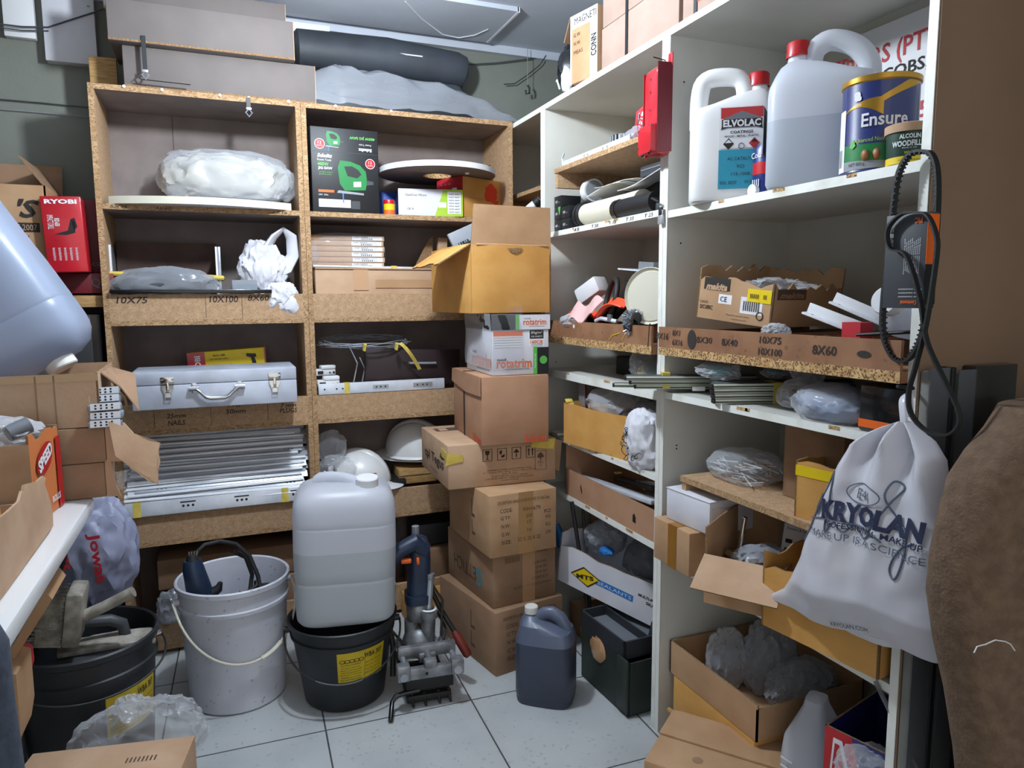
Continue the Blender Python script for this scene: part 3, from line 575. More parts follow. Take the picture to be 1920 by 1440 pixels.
# dark canister on the floor
o = thing('canister', 'dark blue-grey plastic canister with white cap standing on the floor tiles', 'canister', V((.806, 1.745, 0)), R(-38))
w_, d_, h_ = .165, .125, .262
pf = [(.86, 0), (.95, .01), (.98, .05), (.96, .07), (1, .1), (1, .68), (.97, .72), (.88, .80)]
b = B(); b.loft([sq_ring(w_*s, d_*s, z*h_, e=4) for s, z in pf if z > .35] , 'canister', cap=False)
b.loft([sq_ring(w_*.88, d_*.88, .80*h_, e=4), sq_ring(w_*.62, d_*.80, .86*h_, e=3, cx=-w_*.13), sq_ring(w_*.34, d_*.5, .90*h_, e=2, cx=-w_*.24), sq_ring(w_*.26, d_*.34, .935*h_, e=2, cx=-w_*.26)], 'canister', cap=True); b.obj('body', o)
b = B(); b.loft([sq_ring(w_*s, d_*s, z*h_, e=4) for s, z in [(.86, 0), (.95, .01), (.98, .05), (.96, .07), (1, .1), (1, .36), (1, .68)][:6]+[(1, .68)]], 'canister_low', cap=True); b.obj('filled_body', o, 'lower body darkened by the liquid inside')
b = B(); b.tube([(-w_*.12, 0, h_*.90), (-w_*.02, 0, h_*.955), (w_*.10, 0, h_*.965), (w_*.24, 0, h_*.92), (w_*.33, 0, h_*.83), (w_*.37, 0, h_*.72), (w_*.37, 0, h_*.60)], [.015, .015, .016, .016, .016, .017, .014], 'canister', 14, flat=1.25)
b.loft([sq_ring(w_*.30, d_*.7, .62*h_, e=3, cx=w_*.14), sq_ring(w_*.26, d_*.55, .80*h_, e=3, cx=w_*.12), sq_ring(w_*.14, d_*.3, .88*h_, e=3, cx=w_*.02)], 'canister'); b.obj('handle', o)
b = B(); cap(b, .0185, .020, 'can_cap', T3(-w_*.26, 0, h_*.945), 22); b.obj('screw_cap', o)

# ================================================================== buckets
def bucket(label, loc, rz, r0, r1, h, m, group, rings=True, lug=None):
    o = thing('bucket', label, 'bucket', loc, rz, group); t = .003; R_ = lambda z: r0+(r1-r0)*z/h*.93
    pf = [(0, .002), (r0-.006, .0), (r0, .006), (R_(h*.80), h*.80), (R_(h*.80)+.006, h*.803), (R_(h*.83)+.006, h*.83), (R_(h*.84)+.001, h*.838), (R_(h*.94), h*.94), (r1+.004, h*.955), (r1+.005, h*.99), (r1+.001, h), (r1-.003, h*.99), (R_(h*.9)-t, h*.9), (R_(h*.8)-t, h*.8), (r0-t-.003, .01), (0, .008)]
    b = B(); b.lathe(pf, m, 56); b.obj('body', o)
    for a in (0, pi):
        b = B(); b.cyl((cos(a)*(R_(h*.84)), sin(a)*(R_(h*.84)), h*.86), (cos(a)*(r1+.012), sin(a)*(r1+.012), h*.86), .009, m, 14); b.obj('handle_lug', o)
    return o
def bail(o, r1, h, drop, m, grip, rad=.0025, back=1):
    # wire handle hanging down the front of the bucket, from lug to lug
    P = []
    for i in range(33):
        a = pi*i/32; x = (r1+.012)*cos(a); f = sin(a); P.append((x, -(f**.7)*(r1*.98)*back - .004, h*.86 - drop*f**1.15))
    b = B(); b.tube(P, rad, m, 8); hd = b.obj('handle', o)
    if grip: b = B(); b.tube(P[grip[0]:grip[1]], rad*2.1, m, 10, flat=.7); b.obj('grip', hd)
def cyl_patch(b, r0, r1, h0, a0, a1, z0, z1, m, lift=.0008, nu=16):
    rr = lambda z: r0+(r1-r0)*z/h0*.93+lift
    b.grid(lambda u, v: (rr(z0+(z1-z0)*v)*cos(a0+(a1-a0)*u), rr(z0+(z1-z0)*v)*sin(a0+(a1-a0)*u), z0+(z1-z0)*v), nu, 4, m)
def cyl_text(b, s, r0, r1, h0, a, z, w, h, m, lift=.0014, bold=0.):
    def wp(p): rad = r0+(r1-r0)*(p.y)/h0*.93+lift; q = a + p.x/rad; return (rad*cos(q), rad*sin(q), p.y)
    b.text(s, T3(0, z, 0), m, w, h, warp=wp, bold=bold)
def wba_label(o, r0, r1, h, a, z0, z1, wd, worn=False):
    b = B(); cyl_patch(b, r0, r1, h, a-wd/2, a+wd/2, z0, z1, 'yellow_label'); rad = r1*.9; H = z1-z0
    cyl_text(b, 'WBA 307', r0, r1, h, a+wd*.22, z0+H*.80, wd*rad*.42, H*.17, 'ink', bold=.02)
    for k in range(5):
        def ring(p, k=k): return p
        ca = a-wd*.40+wd*.09*k
        P = [( (rr:=r0+(r1-r0)*(z0+H*.72)/h*.93+.0016)*cos(ca+wd*.055*cos(t)), rr*sin(ca+wd*.055*cos(t)), z0+H*(.72+.05*sin(t))) for t in [2*pi*j/16 for j in range(16)]]
        b.tube(P, .0007, 'ink', 5, closed=True)
    for k, (f, ww) in enumerate([(.60, .4), (.50, .36), (.42, .40), (.34, .38), (.26, .40), (.18, .36), (.10, .4)]): cyl_text(b, ['Woodbond Adhesives', 'PVA glue cold press', 'Apply to clean dry wood', 'Clamp for thirty minutes', 'Keep from freezing', 'Shelf life six months', 'Stir well before use'][k], r0, r1, h, a-wd*.24, z0+H*f, wd*rad*ww, H*.045, 'ink')
    for k in range(4): cyl_text(b, 'Batch  Date  Mass 20 kg', r0, r1, h, a+wd*.24, z0+H*(.55-.12*k), wd*rad*.36, H*.05, 'ink')
    cyl_patch(b, r0, r1, h, a+wd*.035, a+wd*.04, z0+.004, z1-.002, 'ink', lift=.0013, nu=1)
    b.obj('label', o, 'yellow printed label')
GB = 'buckets on the floor'
o = bucket('tall dirty white bucket holding a blue grinder, between two black buckets', V((-.006, 2.118, 0)), R(12), .130, .149, .357, 'bucket_white', GB)
bail(o, .149, .357, .155, 'off_white', (10, 15), .0035)
o = bucket('black bucket with yellow label carrying the half-full jerrycan', V((.279, 1.995, 0)), R(-8), .112, .149, .243, 'bucket_black', GB); wba_label(o, .112, .149, .243, R(-68), .095, .185, 1.05)
bail(o, .149, .243, .105, 'black', (13, 22), .0028)
o = bucket('black bucket with yellow label under the white table, full of plastering tools', V((-.333, 1.853, 0)), R(20), .125, .150, .36, 'bucket_black', GB); wba_label(o, .125, .150, .36, R(-60), .155, .255, 1.0, True)
bail(o, .150, .36, .05, 'black', None, .0025, back=.98)

# grinder standing in the white bucket
o = thing('angle_grinder', 'dark blue power tool standing handle up in the white bucket with its coiled cord', 'power tool', V((-.095, 2.09, .012)))
b = B(); b.tube([(.03, .0, .02), (.02, 0, .15), (.008, 0, .27), (-.002, 0, .33), (-.012, 0, .385), (-.014, .0, .41)], [.03, .034, .036, .033, .028, .022], 'blue_bosch', 18); b.tube([(.02, 0, .30), (.05, .0, .318), (.055, 0, .335)], [.02, .012, .006], 'black', 10); b.obj('body', o)
b = B(); b.tube([(-.012, 0, .405), (-.013, 0, .425)], [.02, .012], 'black', 12)
for k in range(4): b.cyl((-.018+.005*k, -.004, .418), (-.02+.007*k, -.006, .436), .0024, 'chrome', 6)
b.obj('cord_collar', o)
b = B(); b.tube([(-.012, 0, .42), (.02, .01, .445), (.06, .02, .447), (.10, .03, .43), (.135, .03, .39), (.155, .02, .33), (.16, .0, .29), (.13, -.02, .28), (.10, -.01, .30)], .0062, 'rubber', 10)
b.tube([(.09, .03, .41), (.125, .05, .38), (.14, .04, .33), (.13, .02, .28), (.10, .0, .27)], .0062, 'rubber', 10); b.tube([(.11, 0, .285), (.15, .01, .305), (.18, .02, .30), (.20, .03, .285)], .0062, 'rubber', 10); b.obj('cord', o)
b = B(); b.tube([(-.002, 0, 0), (.0, 0, .20)], .004, 'iron', 8); tag(b.obj('rod', loc=(.04, 2.17, .1), rot=(R(-6), R(4), 0)), 'thin dark rod leaning inside the white bucket', 'rod')

# plastering tools in the left bucket
lb = V((-.333, 1.853, .345))
o = thing('block_brush', 'dusty wooden block brush with a thick stick handle resting across the left black bucket', 'brush', at(130, 1150, Y=1.80), R(0))
M = RY(9) @ RX(4); b = B(M); b.box((.012, 0, .0), (.034, .085, .125), 'dust', bev=.006); bk = b.obj('block', o)
b = B(M); b.box((-.032, 0, -.006), (.056, .082, .118), 'wool', bev=.012)
rnd = random.Random(4)
for k in range(260):
    y, z = rnd.uniform(-.042, .042), rnd.uniform(-.062, .055); b.tube([(-.005, y, z), (-.055-rnd.random()*.018, y+rnd.uniform(-.006, .006), z+rnd.uniform(-.008, .008))], .0013, 'wool', 3, cap=False)
b.obj('bristles', bk)
b = B(M); b.tube([(.025, 0, -.01), (.07, -.004, .018), (.125, -.008, .055)], [.014, .0125, .0125], 'dust', 14); b.obj('stick_handle', o)
o = thing('plaster_float', 'plaster-caked float with a dark loop handle lying in the left black bucket', 'trowel', lb+V((.025, -.01, -.012)), R(8), rx=R(-3), ry=R(4))
b = B(); b.box((.02, .0, 0), (.20, .085, .012), 'dust', bev=.004); b.crumple((.04, 0, .006), (.09, .04, .008), 'dust', 3, .3, sub=3); b.obj('blade', o)
b = B(); b.tube([(-.06, 0, .012), (-.055, 0, .045), (-.02, 0, .055), (.025, 0, .052), (.05, 0, .04), (.058, 0, .01)], [.011, .012, .012, .014, .014, .012], 'dark_grey', 12); b.obj('loop_handle', o)
b = B(); b.box((0, 0, 0), (.17, .05, .006), 'dark_grey', bev=.002); tag(b.obj('steel_trowel', loc=lb+V((.01, -.075, -.022)), rot=(R(10), R(3), R(6))), 'flat dark steel trowel blade under the plaster float', 'trowel')

# ================================================================== lock mortising jig with drill
o = thing('mortising_jig', 'steel door mortising jig with a blue drill, levers and crank on the floor', 'machine', V((.50, 1.93, 0)), R(-6))
z0 = .0
b = B()
for s in (-1, 1): b.box((s*.055, .06, .012), (.016, .28, .02), 'iron', bev=.003)
for y in (-.085, -.06, .02, .10): b.box((0, y, .02), (.12, .014, .02), 'iron', bev=.002)
for x in (-.05, -.015, .025, .055): b.tube([(x, -.08, .03), (x+.002, -.10, .0)], [.006, .003], 'iron', 8)
b.obj('base_frame', o)
b = B(); b.box((0, -.045, .138), (.165, .022, .034), 'cast', bev=.004); b.box((0, -.045, .12), (.05, .03, .03), 'cast', bev=.006); b.obj('rear_jaw', o)
b = B(); b.box((0, -.105, .105), (.175, .022, .032), 'cast', bev=.004)
for s in (-1, 1): b.box((s*.075, -.105, .112), (.036, .034, .044), 'cast', bev=.005); b.cyl((s*.075, -.126, .105), (s*.075, -.12, .105), .011, 'steel', 18)
b.box((.0, -.105, .128), (.036, .026, .026), 'cast', bev=.006); b.cyl((-.012, -.1165, .105), (-.012, -.119, .105), .004, 'iron', 10); b.obj('front_jaw', o)
b = B()
for s in (-1, 1): b.cyl((s*.07, -.105, .125), (s*.07, .06, .125), .008, 'steel', 14)
b.cyl((0, -.10, .13), (0, -.03, .135), .009, 'cast', 14); b.obj('guide_bars', o)
b = B(); b.box((0, -.07, .07), (.135, .05, .05), 'iron', bev=.004); b.obj('slide_block', o)
b = B(); b.cyl((.012, .02, .10), (.018, .02, .215), .021, 'cast', 22); b.cyl((.018, .02, .205), (.018, .02, .225), .026, 'cast', 24); b.lathe([(.018, .0), (.024, .003), (.018, .006)], 'white', 24, M=T3(.018, .02, .226)); b.cyl((.018, .02, .23), (.026, .024, .325), .0105, 'steel', 18); b.cyl((.026, .024, .318), (.0262, .024, .334), .0125, 'cast', 18); b.obj('front_column', o)
b = B(); b.cyl((-.005, .09, .05), (-.005, .09, .46), .011, 'steel', 18); b.cyl((-.03, .05, .10), (-.03, .05, .19), .02, 'cast', 20); b.lathe([(.0, 0), (.03, 0), (.036, .02), (.03, .05), (.0, .055)], 'cast', 22, M=T3(-.005, .06, .19)); b.crumple((-.01, .04, .12), (.05, .05, .05), 'cast', 5, .12, sub=3); b.obj('rear_column', o)
b = B(); b.loft([sq_ring(.078, .085, z, e=3, cx=cx, cy=.05) for z, cx in ((.245, -.008), (.27, -.008), (.272, -.008))], 'blue_bosch'); b.loft([sq_ring(.066*s, .075*s, z, e=3, cx=cx, cy=.05) for z, cx, s in ((.27, -.006, 1), (.33, -.004, 1), (.38, -.002, .98), (.415, 0, .9), (.435, 0, .7), (.442, 0, .4))], 'blue_bosch')
b.tube([(.01, .04, .40), (-.02, .03, .43), (-.06, .02, .415), (-.095, .01, .385), (-.105, .01, .365)], [.028, .026, .022, .019, .013], 'blue_bosch', 16); db = b.obj('drill_body', o, 'blue drill body with a bent grip')
b = B(); b.box((-.045, .012, .385), (.03, .016, .014), 'orange', bev=.004); b.box((-.012, .006, .383), (.008, .016, .018), 'orange', bev=.002); b.obj('drill_trigger', db)
b = B(); b.lathe([(.032, 0), (.036, .01), (.036, .05), (.03, .058)], 'cast', 24, M=T3(-.008, .05, .19)); b.obj('gear_case', db)
b = B(); b.tube([(-.105, .01, .366), (-.118, .008, .34), (-.12, .01, .32)], .006, 'iron', 8); b.obj('cord_guard', db)
b = B(); b.tube([(-.11, .02, .36), (-.112, .02, .34), (-.105, .02, .25)], [.010, .018, .015], 'maroon', 14); b.tube([(-.105, .02, .26), (-.09, .0, .14), (-.095, -.02, .06)], .008, 'iron', 10); b.obj('feed_lever', o, 'dark wooden-handled lever')
b = B(); b.tube([(.02, .05, .30), (.06, .035, .21), (.092, .0, .155)], .0075, 'iron', 10); cl = b.obj('clamp_lever', o)
b = B(); b.tube([(.090, .002, .158), (.098, -.008, .142), (.122, -.03, .098), (.126, -.034, .092)], [.009, .0135, .0135, .008], 'red_handle' if 'red_handle' in MATS else 'maroon', 16); b.obj('lever_grip', cl, 'red wooden grip')
b = B(); b.tube([(-.03, -.09, .045), (-.075, -.095, .045), (-.098, -.10, .042), (-.108, -.105, .03), (-.118, -.155, .008)], [.007, .007, .0065, .0065, .007], 'black_gloss', 12); b.obj('crank', o)
b = B(); b.tube([(-.10, .01, .33), (-.098, -.02, .20), (-.05, -.03, .14), (.02, -.03, .12), (.05, .0, .15), (.06, .02, .25), (.03, .04, .30)], .0042, 'rubber', 8); b.tube([(-.06, -.02, .13), (-.02, -.04, .112), (.04, -.03, .13), (.07, .02, .16), (.05, .06, .2)], .0042, 'rubber', 8); b.obj('power_cord', o)

# ================================================================== left chipboard unit: contents
def ellipse_board(b, w, sag, back, z0, z1, m, me, M=None, n=24):
    P = [(-w/2, back)] + [(-w/2+w*i/n, -sag*sin(pi*i/n)**.8 if 0 < i < n else 0) for i in range(n+1)] + [(w/2, back)]
    k = len(P); vs = [(x, y, z0) for x, y in P]+[(x, y, z1) for x, y in P]
    b.add(vs, [tuple(range(k)), tuple(range(2*k-1, k-1, -1))], m, M); b.add(vs, [(i, (i+1) % k, k+(i+1) % k, k+i) for i in range(k)], me, M)
b = B(); ellipse_board(b, .52, .07, .24, 0, .022, 'white', 'off_white'); tag(b.obj('curved_board', loc=(-.032, 2.455, 1.4195)), 'white rounded board lying on the upper left shelf under a wrapped cloth bundle', 'board')
o = thing('cloth_bundle', 'whitish cloth bundle wrapped in clear plastic on the white rounded board', 'bundle', (.032, 2.575, 1.4425))
b = B(); b.crumple((0, 0, .075), (.185, .10, .085), 'dust_bag', 11, .22, 2.1, sub=5, sq=.8); b.obj('cloth', o)
b = B(); b.crumple((0.01, 0, .078), (.198, .108, .090), 'film', 12, .22, 2.6, sub=4, sq=.8); b.crumple((.195, -.02, .07), (.03, .025, .05), 'film', 15, .4, 3, sub=3, flat=False); b.obj('plastic_wrap', o)
# shelf two
o = thing('drawer_kit', 'dark drawer kit with metal sides and a yellow tape strap, left unit', 'drawer', (-.155, 2.60, 1.0735))
b = B(); b.box((.0, .06, .13), (.30, .016, .24), 'board_dark', bev=.001); b.box((0, 0, .006), (.31, .14, .008), 'black'); b.obj('back_board', o)
for s in (-1, 1): b = B(); b.box((s*.158, -.01, .12), (.010, .16, .22), 'steel', bev=.002); b.box((s*.15, -.088, .12), (.006, .006, .22), 'white'); b.obj('side_rail', o)
b = B(); b.tube([(-.166, -.07, .142), (-.166, -.096, .142), (-.05, -.098, .140), (.06, -.097, .137), (.166, -.094, .130), (.166, -.05, .13)], .009, 'masking', 8, flat=.9); b.obj('tape_strap', o)
b = B(); b.crumple((0, 0, .045), (.135, .04, .05), 'leather', 21, .25, 2.5, sub=4); b.crumple((0, -.002, .048), (.145, .046, .055), 'film_grey', 22, .22, 3., sub=4); tag(b.obj('fittings_bag', loc=(-.16, 2.50, 1.135)), 'clear plastic bag of dark fittings in front of the strapped drawer kit', 'bag')
b = B(); b.box((0, 0, 0), (.46, .02, .012), 'black_gloss', bev=.002); tag(b.obj('drawer_rail', loc=(-.075, 2.44, 1.160)), 'long thin black rail lying on the bin front below the drawer kit', 'rail')
o = thing('metal_bracket', 'small grey folded metal bracket beside the white plastic bag', 'bracket', (.075, 2.46, 1.1535)); b = B(); b.box((0, 0, .022), (.075, .002, .042), 'grey'); b.box((0, -.012, .018), (.075, .002, .022), 'pvc_grey'); b.box((0, -.004, .001), (.075, .03, .002), 'grey'); b.obj('plate', o)
o = thing('plastic_bag', 'crumpled white plastic bag with loop handles hanging over the upper left bin front', 'bag', (.155, 2.47, 1.14))
b = B(); b.crumple((-.02, .06, .09), (.07, .05, .09), 'card_white', 31, .35, 2.6, sub=5, flat=False); b.crumple((.03, .0, .0), (.055, .03, .05), 'card_white', 32, .35, 2.8, sub=5, flat=False); b.crumple((.055, -.02, -.022), (.025, .012, .03), 'card_white', 34, .4, 2.5, sub=3, flat=False); b.obj('bag_body', o)
b = B(); P = [(-.005, .06, .16), (.02, .05, .20), (.05, .05, .225), (.075, .05, .20), (.078, .05, .14), (.055, .05, .10), (.02, .05, .09)]; b.tube(P, [.03, .022, .014, .02, .022, .025, .03], 'card_white', 10, flat=.45); b.obj('loop_handle', o)
# shelf three: tool case and drill box
o = thing('tool_case', 'dented silver metal tool case with two latches on the third left bin', 'case', (-.022, 2.42, .813))
W_, D_, H_ = .462, .21, .112
b = B(); b.box((0, 0, .036), (W_, D_, .072), 'alu_case', bev=.003); b.obj('case_base', o)
b = B(); b.box((0, 0, .092), (W_, D_, .038), 'alu_case', bev=.003); b.box((0, 0, .0735), (W_-.004, D_-.004, .002), 'black'); b.obj('case_lid', o)
for x in (-.135, .165):
    b = B(); y = -D_/2-.002; b.box((x, y, .086), (.036, .004, .020), 'chrome', bev=.001)
    for s in (-1, 1): b.cyl((x+s*.014, y-.003, .088), (x+s*.014, y, .088), .003, 'chrome', 8); b.cyl((x+s*.013, y-.003, .062), (x+s*.013, y, .062), .003, 'chrome', 8)
    b.poly([(x-.017, y, .072), (x+.017, y, .072), (x+.012, y, .055), (x+.008, y, .036), (x-.008, y, .036), (x-.012, y, .055)], 'chrome', th=.004, dirn=(0, -1, 0)); b.tube([(x-.008, y-.006, .05), (x-.008, y-.006, .03), (x+.008, y-.006, .03), (x+.008, y-.006, .05)], .0015, 'steel', 6, closed=True); b.box((x, y-.007, .066), (.008, .006, .03), 'chrome', bev=.001); b.obj('latch', o)
b = B(); y = -D_/2
b.tube([(-.072, y-.012, .060), (-.058, y-.014, .058), (-.045, y-.016, .046), (-.032, y-.017, .033), (-.02, y-.017, .029), (.02, y-.017, .029), (.032, y-.017, .034), (.045, y-.016, .047), (.058, y-.014, .058), (.072, y-.012, .060)], [.004, .0045, .005, .006, .0065, .0065, .006, .005, .0045, .004], 'chrome', 12)
for s in (-1, 1): b.tube([(s*.078, y-.010, .060), (s*.050, y-.010, .060)], .0085, 'steel', 12); b.box((s*.064, y-.001, .060), (.014, .002, .03), 'chrome', bev=.0005)
b.obj('handle', o)
o = thing('drill_box', 'yellow and red drill box standing on the back edge of the silver tool case', 'box', (.015, 2.60, .882), R(-1), ry=R(-3))
b = B(); w_, d_, h_ = .245, .06, .085; carton_body(b, w_, d_, h_, 'yellow', False)
prints(b, w_, d_, h_, [('F', 'r', 0, 0, .22, 1, 'red'), ('F', 'r', .98, 0, 1, 1, 'red'), ('F', 't', 'RYOBI', .125, .46, .78*.085/.245*1.0, None, 'white', {'rot': 90, 'bold': .03}), ('F', 't', 'RLD-180', .40, .82, .15, .08, 'ink', {'bold': .02}), ('F', 't', '18V DRIVER DRILL', .40, .68, .24, .07, 'ink')] +
    [('F', 't', t, .42, .44-.09*k, .28, .05, 'ink') for k, t in enumerate(('Keyless chuck', 'Variable speed and reverse', 'Built in spirit level', 'One hour charger'))] +
    [pp('F', [(.66, .86), (.75, .80), (.75, .77)], 'grey'), pp('F', [(.745, .70), (.75, .82), (.87, .78), (.88, .66), (.84, .62), (.80, .64)], 'iron'), pp('F', [(.80, .66), (.85, .66), (.875, .36), (.82, .36)], 'iron'), pp('F', [(.79, .22), (.90, .22), (.90, .36), (.80, .38)], 'iron')])
b.obj('body', o)
# shelf four: drawer slides
def slide_mesh(l):
    b = B(); b.b2((-l/2, -.0065, 0), (l/2, .0065, .0015), 'galv'); 
    for z0, z1 in ((.0, .009), (.036, .045)): b.b2((-l/2, -.0065, z0), (l/2, -.0045, z1), 'rail_bright'); b.tube([(-l/2, -.003, (z0+z1)/2), (l/2, -.003, (z0+z1)/2)], .0045, 'rail_bright', 8)
    b.b2((-l/2, -.0012, .001), (l/2, .0062, .044), 'galv'); b.b2((-l/2+.02, -.0045, .012), (l/2+.014, -.0012, .033), 'steel')
    for x in (-.34, -.10, .16, .42):
        for k in range(3): b.lathe([(0, 0), (.0035, 0)], 'black', 10, M=frame((l*x+.012*k, -.0047, .0225), (1, 0, 0), (0, 0, 1)))
    return b
GS = 'drawer slides piled on the fourth left bin'
first = None; rnd = random.Random(7)
rows = [(.470+.0175*k, 2.428+.0085*k) for k in range(14)]
for k, (z, y) in enumerate(rows):
    for j in range(2 if k % 3 else 1):
        loc = (-.03+rnd.uniform(-.02, .02)-.012*j, y+.014*j+.004, z+.016*j*(.5)); rot = (R(rnd.uniform(-52, -34) if k else -2), R(rnd.uniform(-.6, .6)), R(rnd.uniform(-.7, .7)))
        if first is None:
            first = thing('drawer_slide', 'thin galvanised drawer slide piled behind the broad taped one', 'drawer slide', loc, 0, GS); first.rotation_euler = rot
            slide_mesh(.53).obj('rails', first)
        else: dup(first, loc, rot=rot)
first.location = (-.028, 2.436, .463); first['label'] = 'broad shiny drawer slide taped at both ends, frontmost on the fourth left bin'
for ch in list(first.children): bpy.data.objects.remove(ch)
b = B(); l = .56; b.box((0, 0, .0225), (l, .012, .045), 'galv', bev=.002)
for x in (-.10, .06, .235):
    b.box((x, -.0065, .034), (.045, .001, .004), 'black')
    for k in range(3): b.lathe([(0, .0006), (.0042, .0006)], 'black', 10, M=frame((x-.014+.014*k, -.006, .022), (1, 0, 0), (0, 0, 1)))
b.obj('rails', first); first.rotation_euler = (R(-10), 0, 0)
for x in (-.245, .195): b = B(); b.box((x, 0, .0228), (.022, .0135, .0465), 'masking'); b.obj('tape', first)
# bottom of the left unit
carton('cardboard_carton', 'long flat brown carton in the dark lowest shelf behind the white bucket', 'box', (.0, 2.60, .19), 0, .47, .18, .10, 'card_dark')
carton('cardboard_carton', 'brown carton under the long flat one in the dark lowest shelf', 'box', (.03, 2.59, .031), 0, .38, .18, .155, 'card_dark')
b = B(); b.crumple((0, 0, .05), (.05, .04, .06), 'film_grey', 41, .4, 3, sub=4); tag(b.obj('plastic_scrap', loc=(-.185, 2.42, .113)), 'crumpled clear plastic scrap at the floor bin beside the white bucket', 'plastic')
b = B(); b.box((0, 0, 0), (.10, .05, .012), 'pvc_grey'); tag(b.obj('grey_plank', loc=(-.25, 2.46, .118)), 'short grey strip lying over the lowest bin front beside the left black bucket', 'strip')

# ================================================================== right chipboard unit: contents
o = thing('jigsaw_box', 'black and green jigsaw box standing at the left of the top right shelf', 'box', (.405, 2.50, 1.4195), R(2))
b = B(); w_, d_, h_ = .222, .085, .272; carton_body(b, w_, d_, h_, 'black', False)
def saw(u, v, s):
    P = lambda pts, m, z=.0005: pp('F', [(u+s*x/.222, v+s*y/.272) for x, y in pts], m, z)
    return [P([(-.5, .3), (-.42, .52), (-.1, .5), (.2, .40), (.38, .22), (.42, -.1), (.36, -.36), (-.3, -.40), (-.45, -.2)], 'green'), P([(-.3, .34), (-.05, .36), (.15, .25), (.24, .12), (.1, .0), (-.2, .05)], 'black', .0008), P([(-.5, -.40), (.3, -.46), (.3, -.52), (-.55, -.48)], 'grey', .0008), P([(-.38, -.48), (-.34, -.48), (-.34, -.78), (-.37, -.78)], 'blue_label'), P([(.40, -.05), (.62, -.08), (.62, -.18), (.4, -.2)], 'dark_grey'), P([(-.02, -.12), (.22, -.10), (.22, -.26), (-.02, -.28)], 'white', .0009)]
pr = saw(.62, .42, .105) + [('F', 't', 'Schultz', .2, .665, .22, .045, 'white', {'bold': .04, 'shear': .2}), ('F', 't', 'Power Tools', .19, .615, .2, .024, 'white'), ('F', 't', '400W', .17, .565, .16, .04, 'green_light', {'bold': .03}), ('F', 't', 'JIG SAW', .20, .515, .21, .04, 'white', {'bold': .03}), ('F', 't', 'variable speed', .20, .47, .2, .018, 'green_light'), ('F', 't', 'pendulum action', .20, .445, .18, .018, 'green_light'),
    ('F', 'r', .09, .235, .32, .265, 'orange'), ('F', 't', '230V  50Hz', .16, .205, .14, .018, 'white'), ('F', 'r', .09, .06, .56, .155, 'paper'), ('F', 'r', .57, .05, .70, .145, 'dark_grey')] + [('F', 't', 'Wood 65 mm steel 6 mm keyless', .32, .135-.025*k, .42, .014, 'ink', {'up': .0006}) for k in range(3)]
pr += [('F', 'r', 0, .712, 1, .716, 'dark_grey'), ('F', 't', '400W JIG SAW', .76, .90, .38, .042, 'green_light', {'rot': 180, 'bold': .03}), ('F', 't', 'Schultz', .80, .76, .20, .04, 'white', {'rot': 180, 'bold': .04}), ('F', 't', 'Power Tools', .80, .82, .18, .02, 'white', {'rot': 180})] + saw(.34, .86, .05)
prints(b, w_, d_, h_, pr)
for (u, v) in ((.87, .60), (.13, .80)):
    M = face(w_, d_, h_, 'F') @ T3((u-.5)*w_, (v-.5)*h_, .0006); b.lathe([(0, .0002), (.0165, .0002)], 'white', 24, M=M); b.lathe([(0, .0005), (.0148, .0005)], 'red', 24, M=M); b.text('12', M @ T3(0, .004, .0008), 'white', h=.009, w=.011); b.text('MONTHS', M @ T3(0, -.006, .0008), 'white', h=.004, w=.018)
b.obj('body', o)
o = thing('tin', 'small red and yellow tin beside the jigsaw box', 'tin', (.553, 2.475, 1.4195)); b = B(); b.lathe([(0, 0), (.019, 0), (.019, .034), (.0192, .036)], 'yellow', 24); b.lathe([(.0193, .0), (.0193, .016)], 'orange', 24); b.lathe([(.0192, .036), (.0195, .046), (.018, .05), (0, .05)], 'red', 24); b.obj('body', o)
b = B(); b.box((0, 0, .05), (.19, .07, .10), 'blue', bev=.002); tag(b.obj('blue_box', loc=(.635, 2.66, 1.4195)), 'blue carton lying behind the small white device box', 'box')
o = thing('device_box', 'white and lime device box with a black end on the top right shelf', 'box', (.705, 2.515, 1.4195), R(-9))
b = B(); w_, d_, h_ = .225, .115, .092; carton_body(b, w_, d_, h_, 'card_white', False)
prints(b, w_, d_, h_, [pp('F', [(.56, 0), (1, 0), (1, 1), (.70, 1)], 'lime'), ('F', 't', 'OptiCon Micro', .27, .76, .33, .11, 'ink'), ('F', 't', 'CE', .16, .26, .05, .07, 'ink'), ('F', 't', 'X', .22, .26, .03, .07, 'ink'), ('F', 'r', .76, .10, .97, .92, 'paper', .0002), ('F', 'r', .62, .32, .74, .52, 'paper', .0002), ('L', 'r', 0, 0, 1, 1, 'black'), ('L', 't', 'Micro', .7, .4, .35, .18, 'grey', {'up': .0004})] + [('F', 't', 'IIIIIIII 4607', .865, .82-.11*k, .17, .05, 'ink', {'up': .0005}) for k in range(7)])
b.obj('body', o)
o = thing('round_board', 'large white round board with a centre hole leaning in the top right shelf', 'board', (.735, 2.505, 1.5735), rz=R(-2))
b = B(); b.lathe([(.05, -.009), (.205, -.009)], 'board', 64); b.lathe([(.205, -.009), (.2065, -.009), (.2065, .009), (.205, .009)], 'white', 64); b.lathe([(.205, .009), (.05, .009), (.05, -.009)], 'chip_edge_pale', 64, smooth=False); b.box((.08, -.10, -.012), (.012, .008, .006), 'white'); b.obj('disc', o)
o = thing('tool_carton', 'red and orange carton splashed with red spray paint on the top right shelf', 'box', at(868, 370, Y=2.45)*1, R(24)); o.location = V((o.location.x+.1*cos(R(24))-.07*sin(R(24)), 2.45+.1*sin(R(24))+.07*cos(R(24)), 1.4195))
b = B(); w_, d_, h_ = .20, .14, .143; carton_body(b, w_, d_, h_, 'card_gold', False); rnd = random.Random(3)
